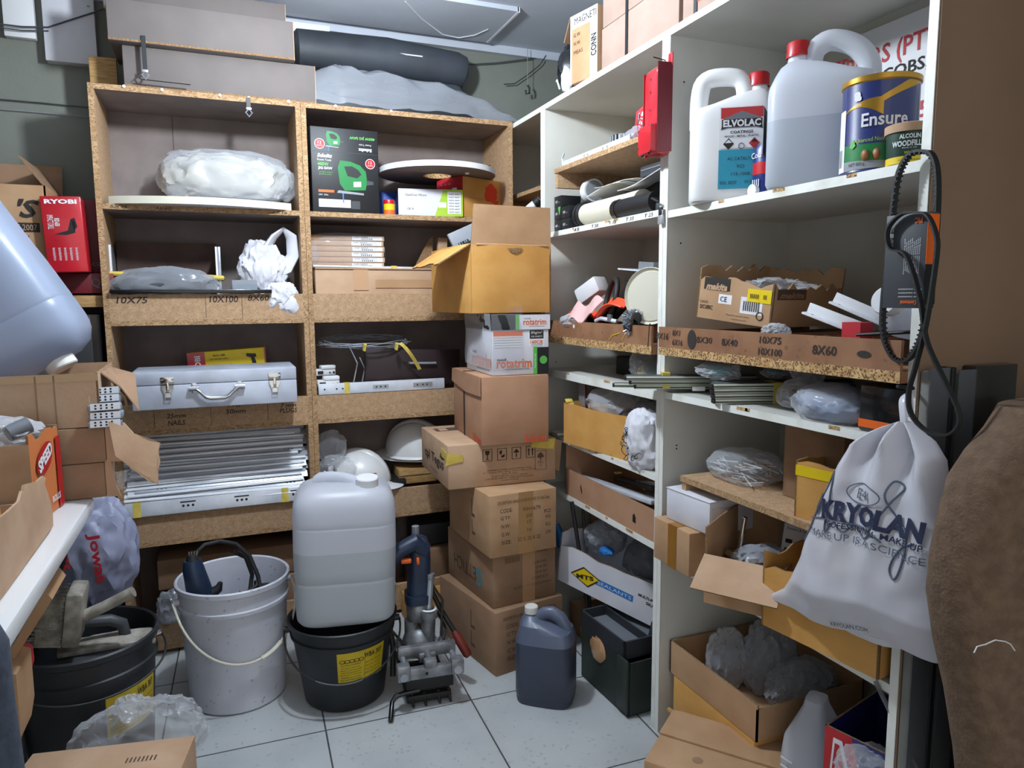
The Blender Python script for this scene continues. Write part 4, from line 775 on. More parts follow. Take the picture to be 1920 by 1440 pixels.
prints(b, w_, d_, h_, [('L', 'r', 0, 0, 1, 1, 'red_text'), ('L', 'r', .60, .52, .78, .74, 'paper', .0003), ('L', 'r', .62, .40, .80, .48, 'paper', .0003), ('F', 'r', 0, .0, 1, .012, 'green'), ('F', 'r', 0, .49, 1, .496, 'card_edge')])
M = face(w_, d_, h_, 'F')
for k in range(5): b.box((.03-.0001, 0, 0), (.0001, .0001, .0001), 'red', M=face(w_, d_, h_, 'L'))
for i in range(3):
    for j in range(4): b.box((-.045+.022*i, .05-.022*j, .0004), (.012, .002, .0006), 'pink_pale', M=face(w_, d_, h_, 'L'))
vs = [];
for k in range(28): a = 2*pi*k/28; r_ = .030*(1+.35*NZ.noise(V((cos(a)*2, sin(a)*2, 3.3)))); vs.append((.040+r_*cos(a)*(1 if cos(a) > 0 else 1.3), .022+r_*sin(a)*1.15, .0006))
vs = [(min(x, .0995), y, z) for x, y, z in vs]; b.add(vs, [tuple(range(28))], 'spray_red', M)
b.poly([(.045, .0, .0005), (.078, .0, .0005), (.066, -.045, .0005), (.06, -.02, .0005)], 'spray_red', M=M); b.obj('body', o)
b = B(); b.crumple((0, 0, 0), (.03, .02, .03), 'black', 7, .35, 2.5, sub=3)
for k in range(4): b.tube([(-.02+.012*k, -.005, .01), (-.024+.014*k, -.01, .035+.004*(k % 2))], [.007, .005], 'black', 8)
tag(b.obj('work_glove', loc=(.945, 2.60, 1.592)), 'black work glove lying on top of the red and orange carton', 'glove')
# second shelf
o0 = None; GP = 'flat cartons wrapped together on the second right shelf'
for k in range(6):
    lab = ['lowest', 'second lowest', 'third from the bottom', 'fourth from the bottom', 'fifth from the bottom', 'topmost'][k]
    o = carton('flat_carton', f'flat tan carton with white label, {lab} of the wrapped stack', 'box', (.418+.003*(k % 2), 2.605, 1.2425+.0185*k), R(-2), .255, .13, .0178, 'card_pale', group=GP, pr=[('F', 'r', .56, .12, .97, .86, 'paper'), ('F', 't', 'IIIIII', .76, .35, .14, .3, 'ink', {'up': .0003}), ('F', 't', 'HX 2054', .68, .7, .18, .2, 'ink', {'up': .0003})])
b = B(); b.crumple((0, 0, 0), (.145, .078, .068), 'film', 52, .10, 3, sub=4, sq=.6, flat=False); b.crumple((-.12, -.05, -.02), (.035, .02, .05), 'film', 53, .35, 3, sub=3, flat=False); tag(b.obj('stretch_film', loc=(.412, 2.605, 1.295)), 'clear stretch film wrapped around the stack of flat tan cartons', 'film')
b = B(); b.box((0, 0, 0), (.34, .03, .006), 'galv'); b.box((.10, -.0155, .001), (.02, .002, .009), 'masking'); tag(b.obj('metal_strip', loc=(.46, 2.475, 1.2425), rot=(0, R(.6), 0)), 'grey metal strip with a bit of yellow tape under the wrapped flat cartons', 'strip')
carton('long_carton', 'long low tan carton lying along the second right bin front', 'box', (.52, 2.475, 1.153), R(-1), .45, .10, .0, 'card_pale') if False else None
o = thing('long_carton', 'long low tan carton lying in the second right bin behind its front board', 'box', (.545, 2.505, 1.0735)); b = B(); b.box((0, .03, .081), (.50, .15, .161), 'card_pale', bev=.003); b.obj('body', o)
b = B(); b.box((0, -.0, .163), (.5, .10, .004), 'card_pale'); b.box((-.10, -.0475, .125), (.05, .001, .07), 'tape_clear'); b.box((.1, -.0475, .112), (.30, .001, .028), 'card'); b.obj('folded_flap', o)
b = B(); b.poly([(0, 0, 0), (.07, 0, 0), (.075, .01, .12), (.06, .012, .11)], 'card_edge', th=.004, dirn=(0, 1, 0)); tag(b.obj('cardboard_offcut', loc=(.66, 2.58, 1.24), rot=(R(6), 0, 0)), 'pointed cardboard offcut standing on the second right shelf', 'cardboard')
b = B(); b.box((0, 0, .055), (.035, .02, .12), 'card_pale', bev=.002); tag(b.obj('folded_cardboard', loc=(.762, 2.57, 1.24), rot=(R(4), R(2), 0)), 'upright folded strip of cardboard on the second right shelf', 'cardboard')
b = B(); b.crumple((0, 0, .04), (.05, .05, .055), 'film', 61, .35, 3, sub=4); b.crumple((0, 0, .03), (.035, .035, .035), 'red_text', 62, .4, 3, sub=3); tag(b.obj('sweet_wrapper_bag', loc=(.83, 2.56, 1.24)), 'clear plastic bag with red contents behind the yellow carton flap', 'bag')
# third shelf
o = thing('wire_coil', 'flattened coil of thin steel wire tied with masking tape in the third right shelf', 'wire', (.465, 2.52, .985), rx=R(10))
b = B(); rnd = random.Random(9)
for k in range(9):
    rx_, ry_ = .155+rnd.uniform(-.012, .012), .075+rnd.uniform(-.01, .01); dx, dz = rnd.uniform(-.01, .01), rnd.uniform(-.006, .006)
    b.tube([(dx+rx_*cos(a), ry_*sin(a), dz+.006*sin(3*a+k)) for a in [2*pi*j/40 for j in range(40)]], .0014, 'steel', 5, closed=True)
b.obj('strands', o)
for x in (-.02, .09): b = B(); b.tube([(x, -.088, -.01), (x+.003, -.088, .012)], .014, 'masking', 10, flat=.4); b.obj('tape_tie', o)
b = B(); b.grid(lambda u, v: (.095+.075*u+.012*v, -.095-.01*sin(u*4), .012-.10*u**1.3+.004*v), 8, 1, 'masking'); b.obj('tape_tail', o)
o = thing('maroon_board', 'dark maroon drawer front with a pale bar handle standing in the third right bin', 'drawer front', (.625, 2.49, .822), R(1), ry=R(2))
b = B(); b.box((0, 0, .07), (.345, .016, .125), 'maroon', bev=.001); b.obj('panel', o)
b = B(); b.box((.03, -.02, .085), (.10, .006, .007), 'grey', bev=.001)
for s in (-1, 1): b.box((.03+s*.046, -.012, .085), (.006, .018, .007), 'grey')
b.obj('bar_handle', o)
def bracket(name, label, loc, rz, s, m):
    o = thing(name, label, 'fitting', loc, rz); b = B(); b.box((0, 0, .012*s), (.075*s, .03*s, .024*s), m, bev=.003*s); b.box((.01*s, -.005, .03*s), (.055*s, .028*s, .014*s), m, bev=.004*s); b.box((-.02*s, -.016*s, .012*s), (.02*s, .004, .010*s), 'black'); b.cyl((.03*s, -.0155*s, .01*s), (.03*s, -.017*s, .01*s), .004*s, 'black', 10); b.cyl((.015*s, -.0155*s, .01*s), (.015*s, -.017*s, .01*s), .003*s, 'black', 10); b.obj('housing', o)
bracket('white_fitting', 'white drawer fitting at the left end of the third right bin', (.325, 2.475, .838), R(4), 1., 'white')
bracket('white_fitting', 'upper white drawer fitting at the left end of the third right bin', (.322, 2.53, .872), R(12), .95, 'white')
bracket('metal_fitting', 'chrome fitting standing under the maroon drawer front', (.51, 2.465, .826), 0, .6, 'chrome')
bracket('metal_fitting', 'chrome fitting between the white fittings and the maroon drawer front', (.395, 2.465, .826), R(-10), .6, 'chrome')
b = B(); b.tube([(0, 0, 0), (.02, .01, .08), (-.005, .02, .14)], .0025, 'steel', 6); b.tube([(.03, .0, .0), (.045, .01, .06), (.03, .02, .1)], .0025, 'steel', 6); tag(b.obj('bent_wire', loc=(.415, 2.51, .83)), 'bent steel wires standing beside the white drawer fittings', 'wire')
o = thing('drawer_slide', 'drawer slide with yellow tape lying along the third right bin front', 'drawer slide', (.51, 2.452, .8135)); b = B(); b.box((0, 0, .0185), (.44, .012, .037), 'galv', bev=.0015); b.box((.14, -.0065, .0185), (.07, .001, .016), 'steel'); b.box((-.01, -.0065, .0185), (.055, .001, .014), 'steel')
for x in (-.20, -.16, -.14, -.025, -.01, .006, .12, .14, .155): b.lathe([(0, .0008), (.003, .0008)], 'black', 8, M=frame((x, -.0068, .0185), (1, 0, 0), (0, 0, 1)))
b.obj('rails', o); b = B(); b.box((-.125, 0, .0187), (.018, .0135, .0385), 'masking'); b.obj('tape', o)
# fourth shelf: helmets, clips
def helmet(label, loc, rz, rx=0, ry=0, sticker=False):
    o = thing('hard_hat', label, 'helmet', loc, rz, 'hard hats on the fourth right shelf', rx, ry)
    b = B(); b.lathe([(.118*cos(a), .115*sin(a)) for a in [pi/2*j/12 for j in range(13)]], 'white_gloss', 40, sx=1.0, sy=.86); b.obj('shell', o)
    b = B(); b.tube([(.105*cos(a), 0, .104*sin(a)+.004) for a in [pi*j/20+.1 for j in range(19)]], .020, 'white_gloss', 12, flat=.7); b.obj('crown_ridge', o)
    b = B(); b.lathe([(.116, .004), (.126, .0), (.128, -.003), (.116, -.002)], 'white_gloss', 40, sx=1.0, sy=.88); b.lathe([(.11, .002), (.165, -.012), (.166, -.014), (.11, -.004)], 'white_gloss', 40, M=T3(.0, 0, 0), sx=1.0, sy=.62); b.obj('brim', o)
    if sticker: b = B(); b.grid(lambda u, v: (.1175*cos(-.95+.26*u), .1015*sin(-.95+.26*u)-.0015, .022+.026*v), 4, 1, 'orange'); b.obj('sticker', o, 'orange sticker with black print')
    return o
helmet('white hard hat with an orange sticker beside the clear bag of clips', (.430, 2.545, .482), R(-30), sticker=True)
helmet('white hard hat resting on the small wooden box behind the wide carton', (.66, 2.60, .565), R(150), rx=R(-6))
o = thing('clip_bag', 'clear plastic bag full of white and grey clips on the fourth right bin', 'bag', (.345, 2.49, .462))
b = B(); b.crumple((0, 0, .06), (.075, .055, .07), 'film', 71, .25, 2.6, sub=4); b.crumple((-.01, .02, .155), (.05, .03, .06), 'film', 72, .3, 2.6, sub=4, flat=False); b.obj('plastic', o)
b = B(); rnd = random.Random(5)
for k in range(70):
    t = rnd.random(); a = rnd.uniform(0, 6.28); r_ = sqrt(rnd.random()); b.box((0, 0, 0), (.026, .018, .006), rnd.choice(['paper', 'paper', 'off_white', 'dark_grey']), bev=0, M=T3(.062*r_*cos(a), .042*r_*sin(a), .015+.085*t*(1-.4*r_)) @ MX.Rotation(rnd.uniform(0, 3), 4, V((rnd.random(), rnd.random(), rnd.random())+V((.01, .01, .01)) if False else V((rnd.random()+.01, rnd.random(), rnd.random())))))
c = b.obj('clips', o, 'white and grey plastic clips'); c['kind'] = 'stuff'
o = thing('wooden_box', 'small pale wooden box under the second white hard hat', 'box', (.64, 2.56, .462)); b = B(); b.box((0, 0, .027), (.14, .11, .054), 'wood_pale', bev=.001); b.box((0, -.056, .03), (.14, .001, .002), 'ink'); b.obj('body', o)
b = B(); b.box((0, 0, .012), (.13, .10, .024), 'black', bev=.002); tag(b.obj('black_tray', loc=(.525, 2.53, .462)), 'flat black tray between the two hard hats', 'tray')
# bottom
b = B(); b.crumple((0, 0, .12), (.06, .06, .13), 'film_dark', 81, .25, 2.4, sub=4); tag(b.obj('bin_bag', loc=(.52, 2.56, .112)), 'dark translucent plastic bag in the bottom right shelf beside the drill', 'bag')
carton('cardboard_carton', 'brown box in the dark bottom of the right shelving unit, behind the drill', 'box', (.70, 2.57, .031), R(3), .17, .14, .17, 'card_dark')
b = B(); b.box((0, 0, .045), (.19, .12, .08), 'dark_grey', bev=.004); tag(b.obj('grey_block', loc=(.73, 2.60, .203)), 'dark grey block on the brown box in the bottom right shelf', 'block')
b = B(); b.tube([(0, 0, 0), (.01, -.01, .05), (.025, -.02, .08), (.02, -.01, .03)], .004, 'green_light', 8); b.tube([(.01, 0, .0), (.03, -.01, .04), (.035, -.02, .0)], .004, 'white', 8); tag(b.obj('cable_end', loc=(.495, 2.46, .115)), 'green and white cable end hanging beside the drill', 'cable')
carton('cardboard_carton', 'low yellow-brown carton lying on the floor against the shelf behind the mortising jig', 'box', (.66, 2.395, 0), 0, .22, .08, .09, 'card_gold')

# ================================================================== on top of the chipboard shelving
GT = 'long cartons on top of the chipboard shelves'
def long_box(label, px0, px1, Y, d, h, zz, rz=0):
    a = at(*px0, Y=Y); c = at(*px1, Y=Y); o = thing('long_carton', label, 'box', ((a.x+c.x)/2, Y+d/2, zz), rz, GT); b = B(); L_ = c.x-a.x
    b.box((0, 0, h/2), (L_, d, h), 'ply', bev=.002); b.box((-L_/2-.0005, 0, h/2), (.001, d-.01, h-.006), 'card_pale'); b.obj('body', o)
    b = B(); b.box((0, -d/2-.001, .004), (L_, .003, .006), 'card_edge'); b.box((L_/2+.001, 0, h/2), (.002, d, h), 'card_pale'); b.obj('lid_edge', o); return o
long_box('long low brown carton lying directly on top of the left chipboard unit', (232, 140), (590, 140), 2.46, .20, .118, 1.7605)
long_box('long brown carton overhanging the lower one on top of the left chipboard unit', (203, 80), (551, 100), 2.43, .24, .116, 1.8795)
long_box('long brown carton topmost of the stack on the left chipboard unit', (196, 40), (535, 40), 2.53, .2, .085, 1.996)
b = B(); b.box((0, 0, .06), (.075, .02, .12), 'wood_pale', bev=.001); tag(b.obj('pale_offcut', loc=(-.30, 2.62, 1.7605)), 'short pale board standing beside the long cartons above the left unit', 'board')
b = B(); b.box((0, 0, 0), (.60, .03, .16), 'white'); tag(b.obj('wall_board', loc=(.11, 2.735, 2.02)), 'white panel on the wall behind the topmost long carton', 'panel')
def strap(label, p, ln, tail):
    o = thing('strap_clip', label, 'strap', p); b = B(); b.box((0, 0, -ln/2), (.012, .002, ln), 'black'); b.obj('webbing', o); b = B(); b.tube([(0, -.004, -ln-.002), (-.010, -.005, -ln-.012), (.0, -.005, -ln-.024), (.010, -.005, -ln-.012)], .0025, 'steel', 6, closed=True); b.box((0, -.004, -ln), (.016, .006, .008), 'steel', bev=.001); b.obj('buckle', o)
    if tail: b = B(); b.tube([(0, 0, -ln+.004), (-.02, -.004, -ln-.02), (-.01, -.002, -ln-.024), (.12, -.002, -ln-.026)], .004, 'black', 6, flat=.25); b.obj('loose_end', o)
strap('black webbing strap with a buckle hanging in front of the lowest long carton', V((-.17, 2.426, 1.90)), .10, True)
strap('short black strap with a clip over the top edge of the left chipboard unit', V((.112, 2.443, 1.758)), .035, False)
b = B(); b.b2((-.004, -.0025, -.05), (.004, .0, 0), 'black'); 
bpy.data.meshes  # (strap loops round the carton edge)
b.bm.free()
# wrapped bundle under plastic sheeting
o = thing('sheeted_bundle', 'long dark bundle covered with dusty translucent plastic on top of the right chipboard unit', 'bundle', (.62, 2.60, 1.7605))
b = B(); b.box((-.02, .02, .035), (.62, .16, .07), 'dark_grey', bev=.02); b.crumple((-.04, .02, .07), (.30, .10, .05), 'leather', 91, .15, 2, sub=4); b.obj('contents', o)
HB = [(0, .03), (.06, .075), (.14, .12), (.22, .15), (.35, .155), (.5, .14), (.62, .125), (.72, .115), (.82, .085), (.92, .04), (1, .008)]
def shp(u, v):
    x = -.42+.86*u
    for a_, c_ in zip(HB, HB[1:]):
        if a_[0] <= u <= c_[0]: f = (u-a_[0])/(c_[0]-a_[0]); f = f*f*(3-2*f); hgt = a_[1]+(c_[1]-a_[1])*f; break
    a = pi*v; y = -.128*cos(a); z = hgt*sin(a)**.5
    n = .012*(1-2.2*abs(NZ.noise(V((x*7, v*2.5+x*3, 1.2))))) + .007*NZ.noise(V((x*16, v*8, 2.2)))
    return (x, y-n*.6-.004, max(.003, z+n*(.3+min(1, hgt*9))))
b = B(); b.grid(shp, 110, 40, 'film_grey'); b.obj('plastic_sheet', o, 'dusty translucent plastic sheet')
b = B(); b.grid(lambda u, v: (-.50+.16*u, -.118-.012*sin(5*u+3*v)-.02*v*(1-u), .004+.105*v*u**.7+.006*sin(11*u+5*v)*v), 16, 10, 'film_grey'); b.obj('loose_corner', o)
o = thing('foam_roll', 'dark blue-grey roll lying behind the sheeted bundle under the ceiling', 'roll', (.60, 2.665, 1.985)); b = B(); b.tube([(-.33, 0, 0), (-.31, 0, .005), (0, 0, .01), (.26, 0, -.005), (.29, 0, -.01), (.305, 0, -.012)], [.04, .066, .07, .066, .058, .02], 'leather', 24); b.box((.06, -.068, .01), (.11, .002, .004), 'white'); b.obj('body', o)
b = B(); b.box((0, 0, .048), (.55, .12, .09), 'leather', bev=.03); tag(b.obj('dark_cushion', loc=(.60, 2.665, 1.83)), 'dark cushion-like pad under the blue-grey roll behind the plastic sheet', 'pad')

# ================================================================== wall at the far left
o = thing('wall_box', 'pale switch box with a small green light high on the back wall', 'box', (-.43, 2.745, 1.93)); a = at(80, 20, Y=2.73); c = at(185, 125, Y=2.73)
b = B(); b.b2((a.x+.43, -.03, c.z-1.93), (c.x+.43, .014, .17), 'card_white', bev=.002); b.obj('cover', o); b = B(); b.box((at(165, 11, Y=2.71).x+.43, -.031, at(165, 11, Y=2.71).z-1.93), (.008, .004, .004), 'green_light'); b.obj('indicator_light', o, 'small green light')
a = at(3, 0, Y=2.735); c = at(68, 74, Y=2.735); o = thing('wall_plate', 'flat white cover plate at the left edge of the back wall', 'plate', ((a.x+c.x)/2, 2.745, c.z)); b = B(); b.box((0, 0, .09), (c.x-a.x, .03, .18), 'white', bev=.002); b.obj('cover', o)
P = [at(x, y, Y=2.708) for x, y in ((-60, 43), (0, 45), (40, 50), (90, 51), (130, 38), (180, 22), (215, 8), (235, -10))]
b = B(); b.tube(P, .0025, 'dark_grey', 6); b.tube([p+V((0, .003, -.01)) for p in P[:4]], .002, 'dark_grey', 6); tag(b.obj('wall_cable'), 'thin grey cable sagging across the wall boxes', 'cable')
P = [at(x, y, Y=2.75) for x, y in ((-60, 181), (0, 186), (80, 193), (170, 202))]; b = B(); b.tube(P, .0018, 'dark_grey', 6); b.tube([p+V((0, 0, -.03)) for p in P], .0014, 'grey', 6); tag(b.obj('wall_wire'), 'pair of thin wires running level along the back wall at left', 'wire')
P = [at(x, y, Y=2.74) for x, y in ((876, 121), (930, 118), (980, 112), (1022, 106))]; b = B(); b.tube(P, .0022, 'dark_grey', 6); tag(b.obj('wall_cable'), 'cable running under the ceiling to the corner above the plastic sheet', 'cable')
P = [at(x, y, Y=2.735) for x, y in ((945, 158), (965, 157), (990, 140), (1012, 122), (1024, 104))]; b = B(); b.tube(P, .0022, 'dark_grey', 6); tag(b.obj('wall_cable'), 'cable sagging down the corner wall above the plastic sheet', 'cable')
o = thing('pendant_hook', 'thin wire with a small metal hook hanging in the corner above the white shelves', 'hook', at(989, 100, Y=2.70)); b = B(); b.cyl((0, 0, .02), (0, 0, -.125), .0012, 'grey', 6); b.obj('wire', o); b = B(); b.tube([(0, 0, -.12), (.008, 0, -.13), (.008, 0, -.15), (-.006, 0, -.155), (-.008, 0, -.14)], .004, 'iron', 8); b.obj('hook', o)
P = [at(x, y, Z=CZ-.017) for x, y in ((760, 3), (790, 35), (830, 65), (860, 71), (890, 66), (915, 55))]; b = B(); b.tube(P, .0018, 'white', 6); tag(b.obj('ceiling_wire'), 'thin white wire looping under the dropped ceiling board', 'wire')

# ================================================================== left side: table and what stands on it
TZ = .72
A_ = at(176, 930, Z=TZ); Bn = at(-40, 1262, Z=TZ); xe = A_.x
o = thing('work_table', 'white worktop table along the left edge, stacked with torn cartons', 'table', (xe-.35, (A_.y+Bn.y)/2, 0)); L_ = A_.y-.55
b = B(); b.box((0, (A_.y+.55)/2-o.location.y, TZ-.016), (.70, L_, .032), 'white_gloss', bev=.007); b.obj('tabletop', o)
for dx, dy in ((.2, .5), (.2, -.5), (-.3, .5), (-.3, -.5)): b = B(); b.box((dx-.05, dy*L_*.8, (TZ-.032)/2), (.035, .035, TZ-.032), 'grey', bev=.003); b.obj('leg', o)
# big torn carton under the jerrycan
ct = V((at(178, 800, Y=1.47).x, 1.47, TZ))
def blk(px0, px1, Y, d, zb=None):
    a = at(*px0, Y=Y); c = at(*px1, Y=Y); return a, c
a, c = blk((0, 812), (176, 700), 1.68, .2); thh = (a.z-TZ-.004)/2
o = carton('cardboard_carton', 'creased torn carton open at its right end, carrying the tilted jerrycan', 'box', ((c.x-.20), 1.68+.15, a.z), R(2), .40, .30, c.z-a.z, 'card_pale', opened=True, pr=[('F', 'r', 0, .86, 1, .99, 'tape')] + [('F', 'r', u, .0, u+.008, .98, 'card_dark') for u in (.50, .72, .80)])
b = B(); M = T3(.17, -.09, .02)
b.poly([(.202, -.10, .105), (.202, .10, .10), (.255, .06, .085), (.265, -.04, .01), (.235, -.08, .07)], 'card_dark', th=.004, dirn=(0, 0, 1)); b.obj('torn_end', o)
# grey hinges spilling from the carton
GH = 'grey metal profiles spilling from the torn carton'; f0 = None
for k, (px, py, Y, s) in enumerate(((200, 778, 1.70, 1.), (198, 793, 1.69, 1.), (196, 762, 1.70, 1.), (192, 747, 1.72, .8), (190, 733, 1.73, .75))):
    p = at(px, py, Y=Y)
    if f0 is None:
        f0 = thing('metal_profile', 'grey perforated metal profile in the torn carton end, second from the bottom', 'profile', p, R(3), GH); b = B(); b.box((0, 0, 0), (.062, .05, .012), 'pvc_grey', bev=.001); b.box((.0, -.026, .003), (.055, .003, .014), 'galv')
        for i in range(4):
            for j in range(2): b.lathe([(0, .0008), (.0022, .0008)], 'black', 8, M=frame((-.018+.010*i, -.0275, .0+.006*j), (1, 0, 0), (0, 0, 1)))
        b.obj('rail', f0)
    else: dup(f0, p, R(3+4*k), label=f'grey perforated metal profile in the torn carton end, {["", "lowest", "third from the bottom", "fourth from the bottom", "topmost"][k]}')
# torn board flap and thin cartons below
b = B(); P = [at(x, y, Y=yy) for x, y, yy in ((203, 790, 1.66), (232, 792, 1.68), (250, 812, 1.65), (280, 822, 1.63), (300, 830, 1.62), (296, 846, 1.61), (300, 866, 1.60), (296, 880, 1.60), (296, 908, 1.60), (278, 902, 1.60), (216, 855, 1.63))]
b.poly(P, 'card_pale', th=.004, dirn=(.2, 1, -.3)); tag(b.obj('torn_flap'), 'large torn cardboard flap sticking out over the drawer slides', 'cardboard')
for k, (p0, p1, lab) in enumerate((((100, 878), (192, 815), 'upper of the two thin brown cartons under the torn carton'), ((95, 930), (192, 880), 'lower of the two thin brown cartons, on the tabletop corner'))):
    a = at(*p0, Y=1.68); c = at(*p1, Y=1.68); zb = TZ+.001 if k else TZ+.002+thh; ht = thh
    o = carton('cardboard_carton', lab, 'box', (c.x-.13, 1.68+.1, zb), R(2), .26, .2, ht, 'card_dark')
    b = B(); b.poly([(.131, -.10, .0), (.131, -.098, ht), (.142, -.102, ht+.012), (.150, -.106, ht*.3), (.158, -.108, -.0)], 'card_pale', th=.004, dirn=(0, 1, 0)); b.poly([(.131, -.10, .01), (.165, -.09, .012), (.17, -.09, .05), (.131, -.098, .05)], 'film', th=.001, dirn=(0, 1, 0)); b.obj('open_flap', o)
# orange SPEED box with clear plastic
a = at(63, 925, Y=1.12); c = at(113, 800, Y=1.12)
o = thing('screw_carton', 'open orange and red carton of rolls in front of the torn cartons', 'box', (-.335, 1.505, TZ+.001), R(0))
hh = .165; b = B()
wall(b, (-.20, 0, 0), (0, 0, 0), hh-.012, .004, 'card_pale'); wall(b, (0, 0, 0), (.017, .155, 0), hh, .004, 'orange_card', n=8, jag=.012, seed=2); wall(b, (.017, .155, 0), (-.20, .155, 0), hh, .004, 'card_pale'); wall(b, (-.20, .155, 0), (-.20, 0, 0), hh, .004, 'card_pale'); b.box((-.095, .078, .002), (.19, .145, .004), 'card_pale')
M = frame((.0105, .0775, hh/2), (.017, .155, 0), (0, 0, 1)); b.box((.063, -.01, .0006), (.026, hh*.86, .001), 'red', M=M); b.lathe([(0, .001), (1, .001)], 'red', 24, M=M @ T3(-.012, .032, 0) @ RZ(20) @ MX.Diagonal((.046, .026, 1, 1))); b.text('SPEED', M @ T3(-.012, .034, .0014) @ RZ(22), 'white', w=.08, h=.026, bold=.05); b.text('ROLLS', M @ T3(.03, -.055, .0016), 'white', w=.045, h=.013, bold=.03); b.obj('body', o)
b = B(); b.crumple((-.09, .08, hh), (.09, .065, .03), 'film_dense', 101, .3, 3, sub=4, flat=False); tag(b.obj('plastic_wrap', loc=o.location+V((0, 0, .0))), 'clear plastic wrapping bulging from the orange carton', 'plastic')
b = B(); b.cyl((-.02, 0, .0), (.01, .02, .012), .016, 'mid_grey', 12); tag(b.obj('roll_end', loc=o.location+V((-.02, .04, hh+.004))), 'dark roll end in the plastic of the orange carton', 'roll')
# torn tan carton in front
o = thing('cardboard_carton', 'torn tan carton with orange side at the near end of the tabletop', 'box', (-.30, 1.10, TZ+.001)); LB = lambda: B(T3(-o.location.x, -o.location.y, -o.location.z))
b = LB(); P = [at(x, y, X=-.302) for x, y in ((100, 986), (99, 958), (90, 925), (42, 920), (36, 940), (12, 962), (-20, 985), (-20, 1180))]
for p_ in P: p_.z = max(p_.z, TZ+.002)
b.poly(P, 'card_pale', th=.004, dirn=(-1, 0, 0)); b.b2((-.50, 1.492, TZ+.002), (-.306, 1.496, TZ+.05), 'card_pale'); b.b2((-.50, 1.19, TZ+.002), (-.3065, 1.194, TZ+.12), 'card_gold'); b.b2((-.50, 1.194, TZ+.001), (-.306, 1.492, TZ+.005), 'card_pale'); b.obj('body', o)
b = LB(); b.poly([at(x, y, X=-.304) for x, y in ((92, 930), (44, 925), (46, 908), (70, 902), (80, 892), (86, 896), (84, 908))], 'card_pale', th=.004, dirn=(-1, 0, -.3)); b.obj('torn_flap', o)
b = B(); b.lathe([(0, .002), (.007, .0015), (.008, 0)], 'steel', 14); tag(b.obj('washer', loc=(-.312, 1.188, TZ+.03), rot=(R(90), 0, 0)), 'round steel button on the orange side of the near torn carton', 'button')
# things behind: brown box with shop print, red tool boxes
a = at(0, 500, Y=2.44); c = at(84, 348, Y=2.44)
o = carton('cardboard_carton', 'open brown carton with dark script lettering at the left edge behind the jerrycan', 'box', (c.x-.17, 2.44+.13, a.z-.10), 0, .34, .26, c.z-a.z+.10, 'card', opened=True, pr=[('F', 't', "'S", .87, .80, .16, .16, 'ink', {'shear': .3, 'bold': .03}), ('F', 'r', .70, .60, 1.0-.06, .68, 'ink'), ('F', 't', 'EST 2007', .82, .64, .2, .05, 'card_pale', {'up': .0003}), ('F', 't', 'ed', .80, .52, .12, .1, 'ink', {'shear': .3})], flaps=[{'s': 'B', 'l': .1, 'a': 12, 'm': 'card_dark'}, {'s': 'R', 'l': .10, 'a': -35, 'm': 'card_dark'}])
o = thing('side_cabinet', 'dark cupboard behind the table carrying the lettered carton and red tool boxes', 'cupboard', (-.80, 2.50, 0)); b = B(); zt = at(165, 590, Y=2.44).z; b.box((0, .02, zt/2), (.92, .42, zt), 'black', bev=.004); b.obj('body', o)
rz = R(-7)
p = at(122, 510, Y=2.41); q_ = at(95, 367, Y=2.41); hh = q_.z-p.z
o = carton('drill_carton', 'narrow bright red tool carton standing on end beside the chipboard shelves', 'box', (at(122, 440, Y=2.41).x, 2.46, p.z), R(2), .10, .10, hh, 'red_case', ry=R(-2), pr=[('F', 't', 'RYOBI', .50, .93, .8, .06, 'white', {'bold': .04}), ('F', 't', 'IMPACT DRILL', .20, .66, .40, .07, 'white', {'rot': -90}), ('F', 't', 'RID-650', .36, .66, .22, .06, 'white', {'rot': -90, 'bold': .02}), pp('F', [(.25, .50), (.60, .55), (.70, .70), (.80, .66), (.78, .52), (.55, .49)], 'iron'), pp('F', [(.70, .70), (.80, .72), (.85, .60), (.76, .55)], 'iron')] + [('F', 't', 'hammer action variable speed forward reverse', .2+.14*k, .24, .36, .05, 'white', {'rot': -90}) for k in range(5)])
p2 = at(160, 550, Y=2.52); o = carton('drill_carton', 'shade-darkened red tool carton standing behind the bright red one with inverted lettering', 'box', (at(172, 500, Y=2.55).x-.012, 2.60, at(172, 512, Y=2.55).z), 0, .10, .10, at(172, 374, Y=2.55).z-at(172, 512, Y=2.55).z, 'red_dark', pr=[('F', 't', 'RYOBI', .55, .12, .62, .05, 'mid_grey', {'rot': 180, 'bold': .03})])  # red and lettering darkened in colour for the shade behind the bright carton
carton('drill_carton', 'shade-darkened red tool carton lying flat under the other two beside the chipboard shelves', 'box', (at(150, 545, Y=2.48).x-.03, 2.58, at(172, 550, Y=2.48).z), 0, .24, .18, at(172, 512, Y=2.48).z-at(172, 550, Y=2.48).z, 'red_dark', pr=[('F', 't', 'Q', .8, .5, .1, .5, 'mid_grey')])  # red darkened here too, shade beside the shelves put into the colour
b = B(); b.box((0, 0, .0), (.20, .12, .035), 'wood_pale', bev=.001); tag(b.obj('wooden_plank', loc=(at(165, 562, Y=2.44).x-.05, 2.54, at(165, 565, Y=2.44).z)), 'short wooden plank under the shade-darkened red tool cartons', 'plank')
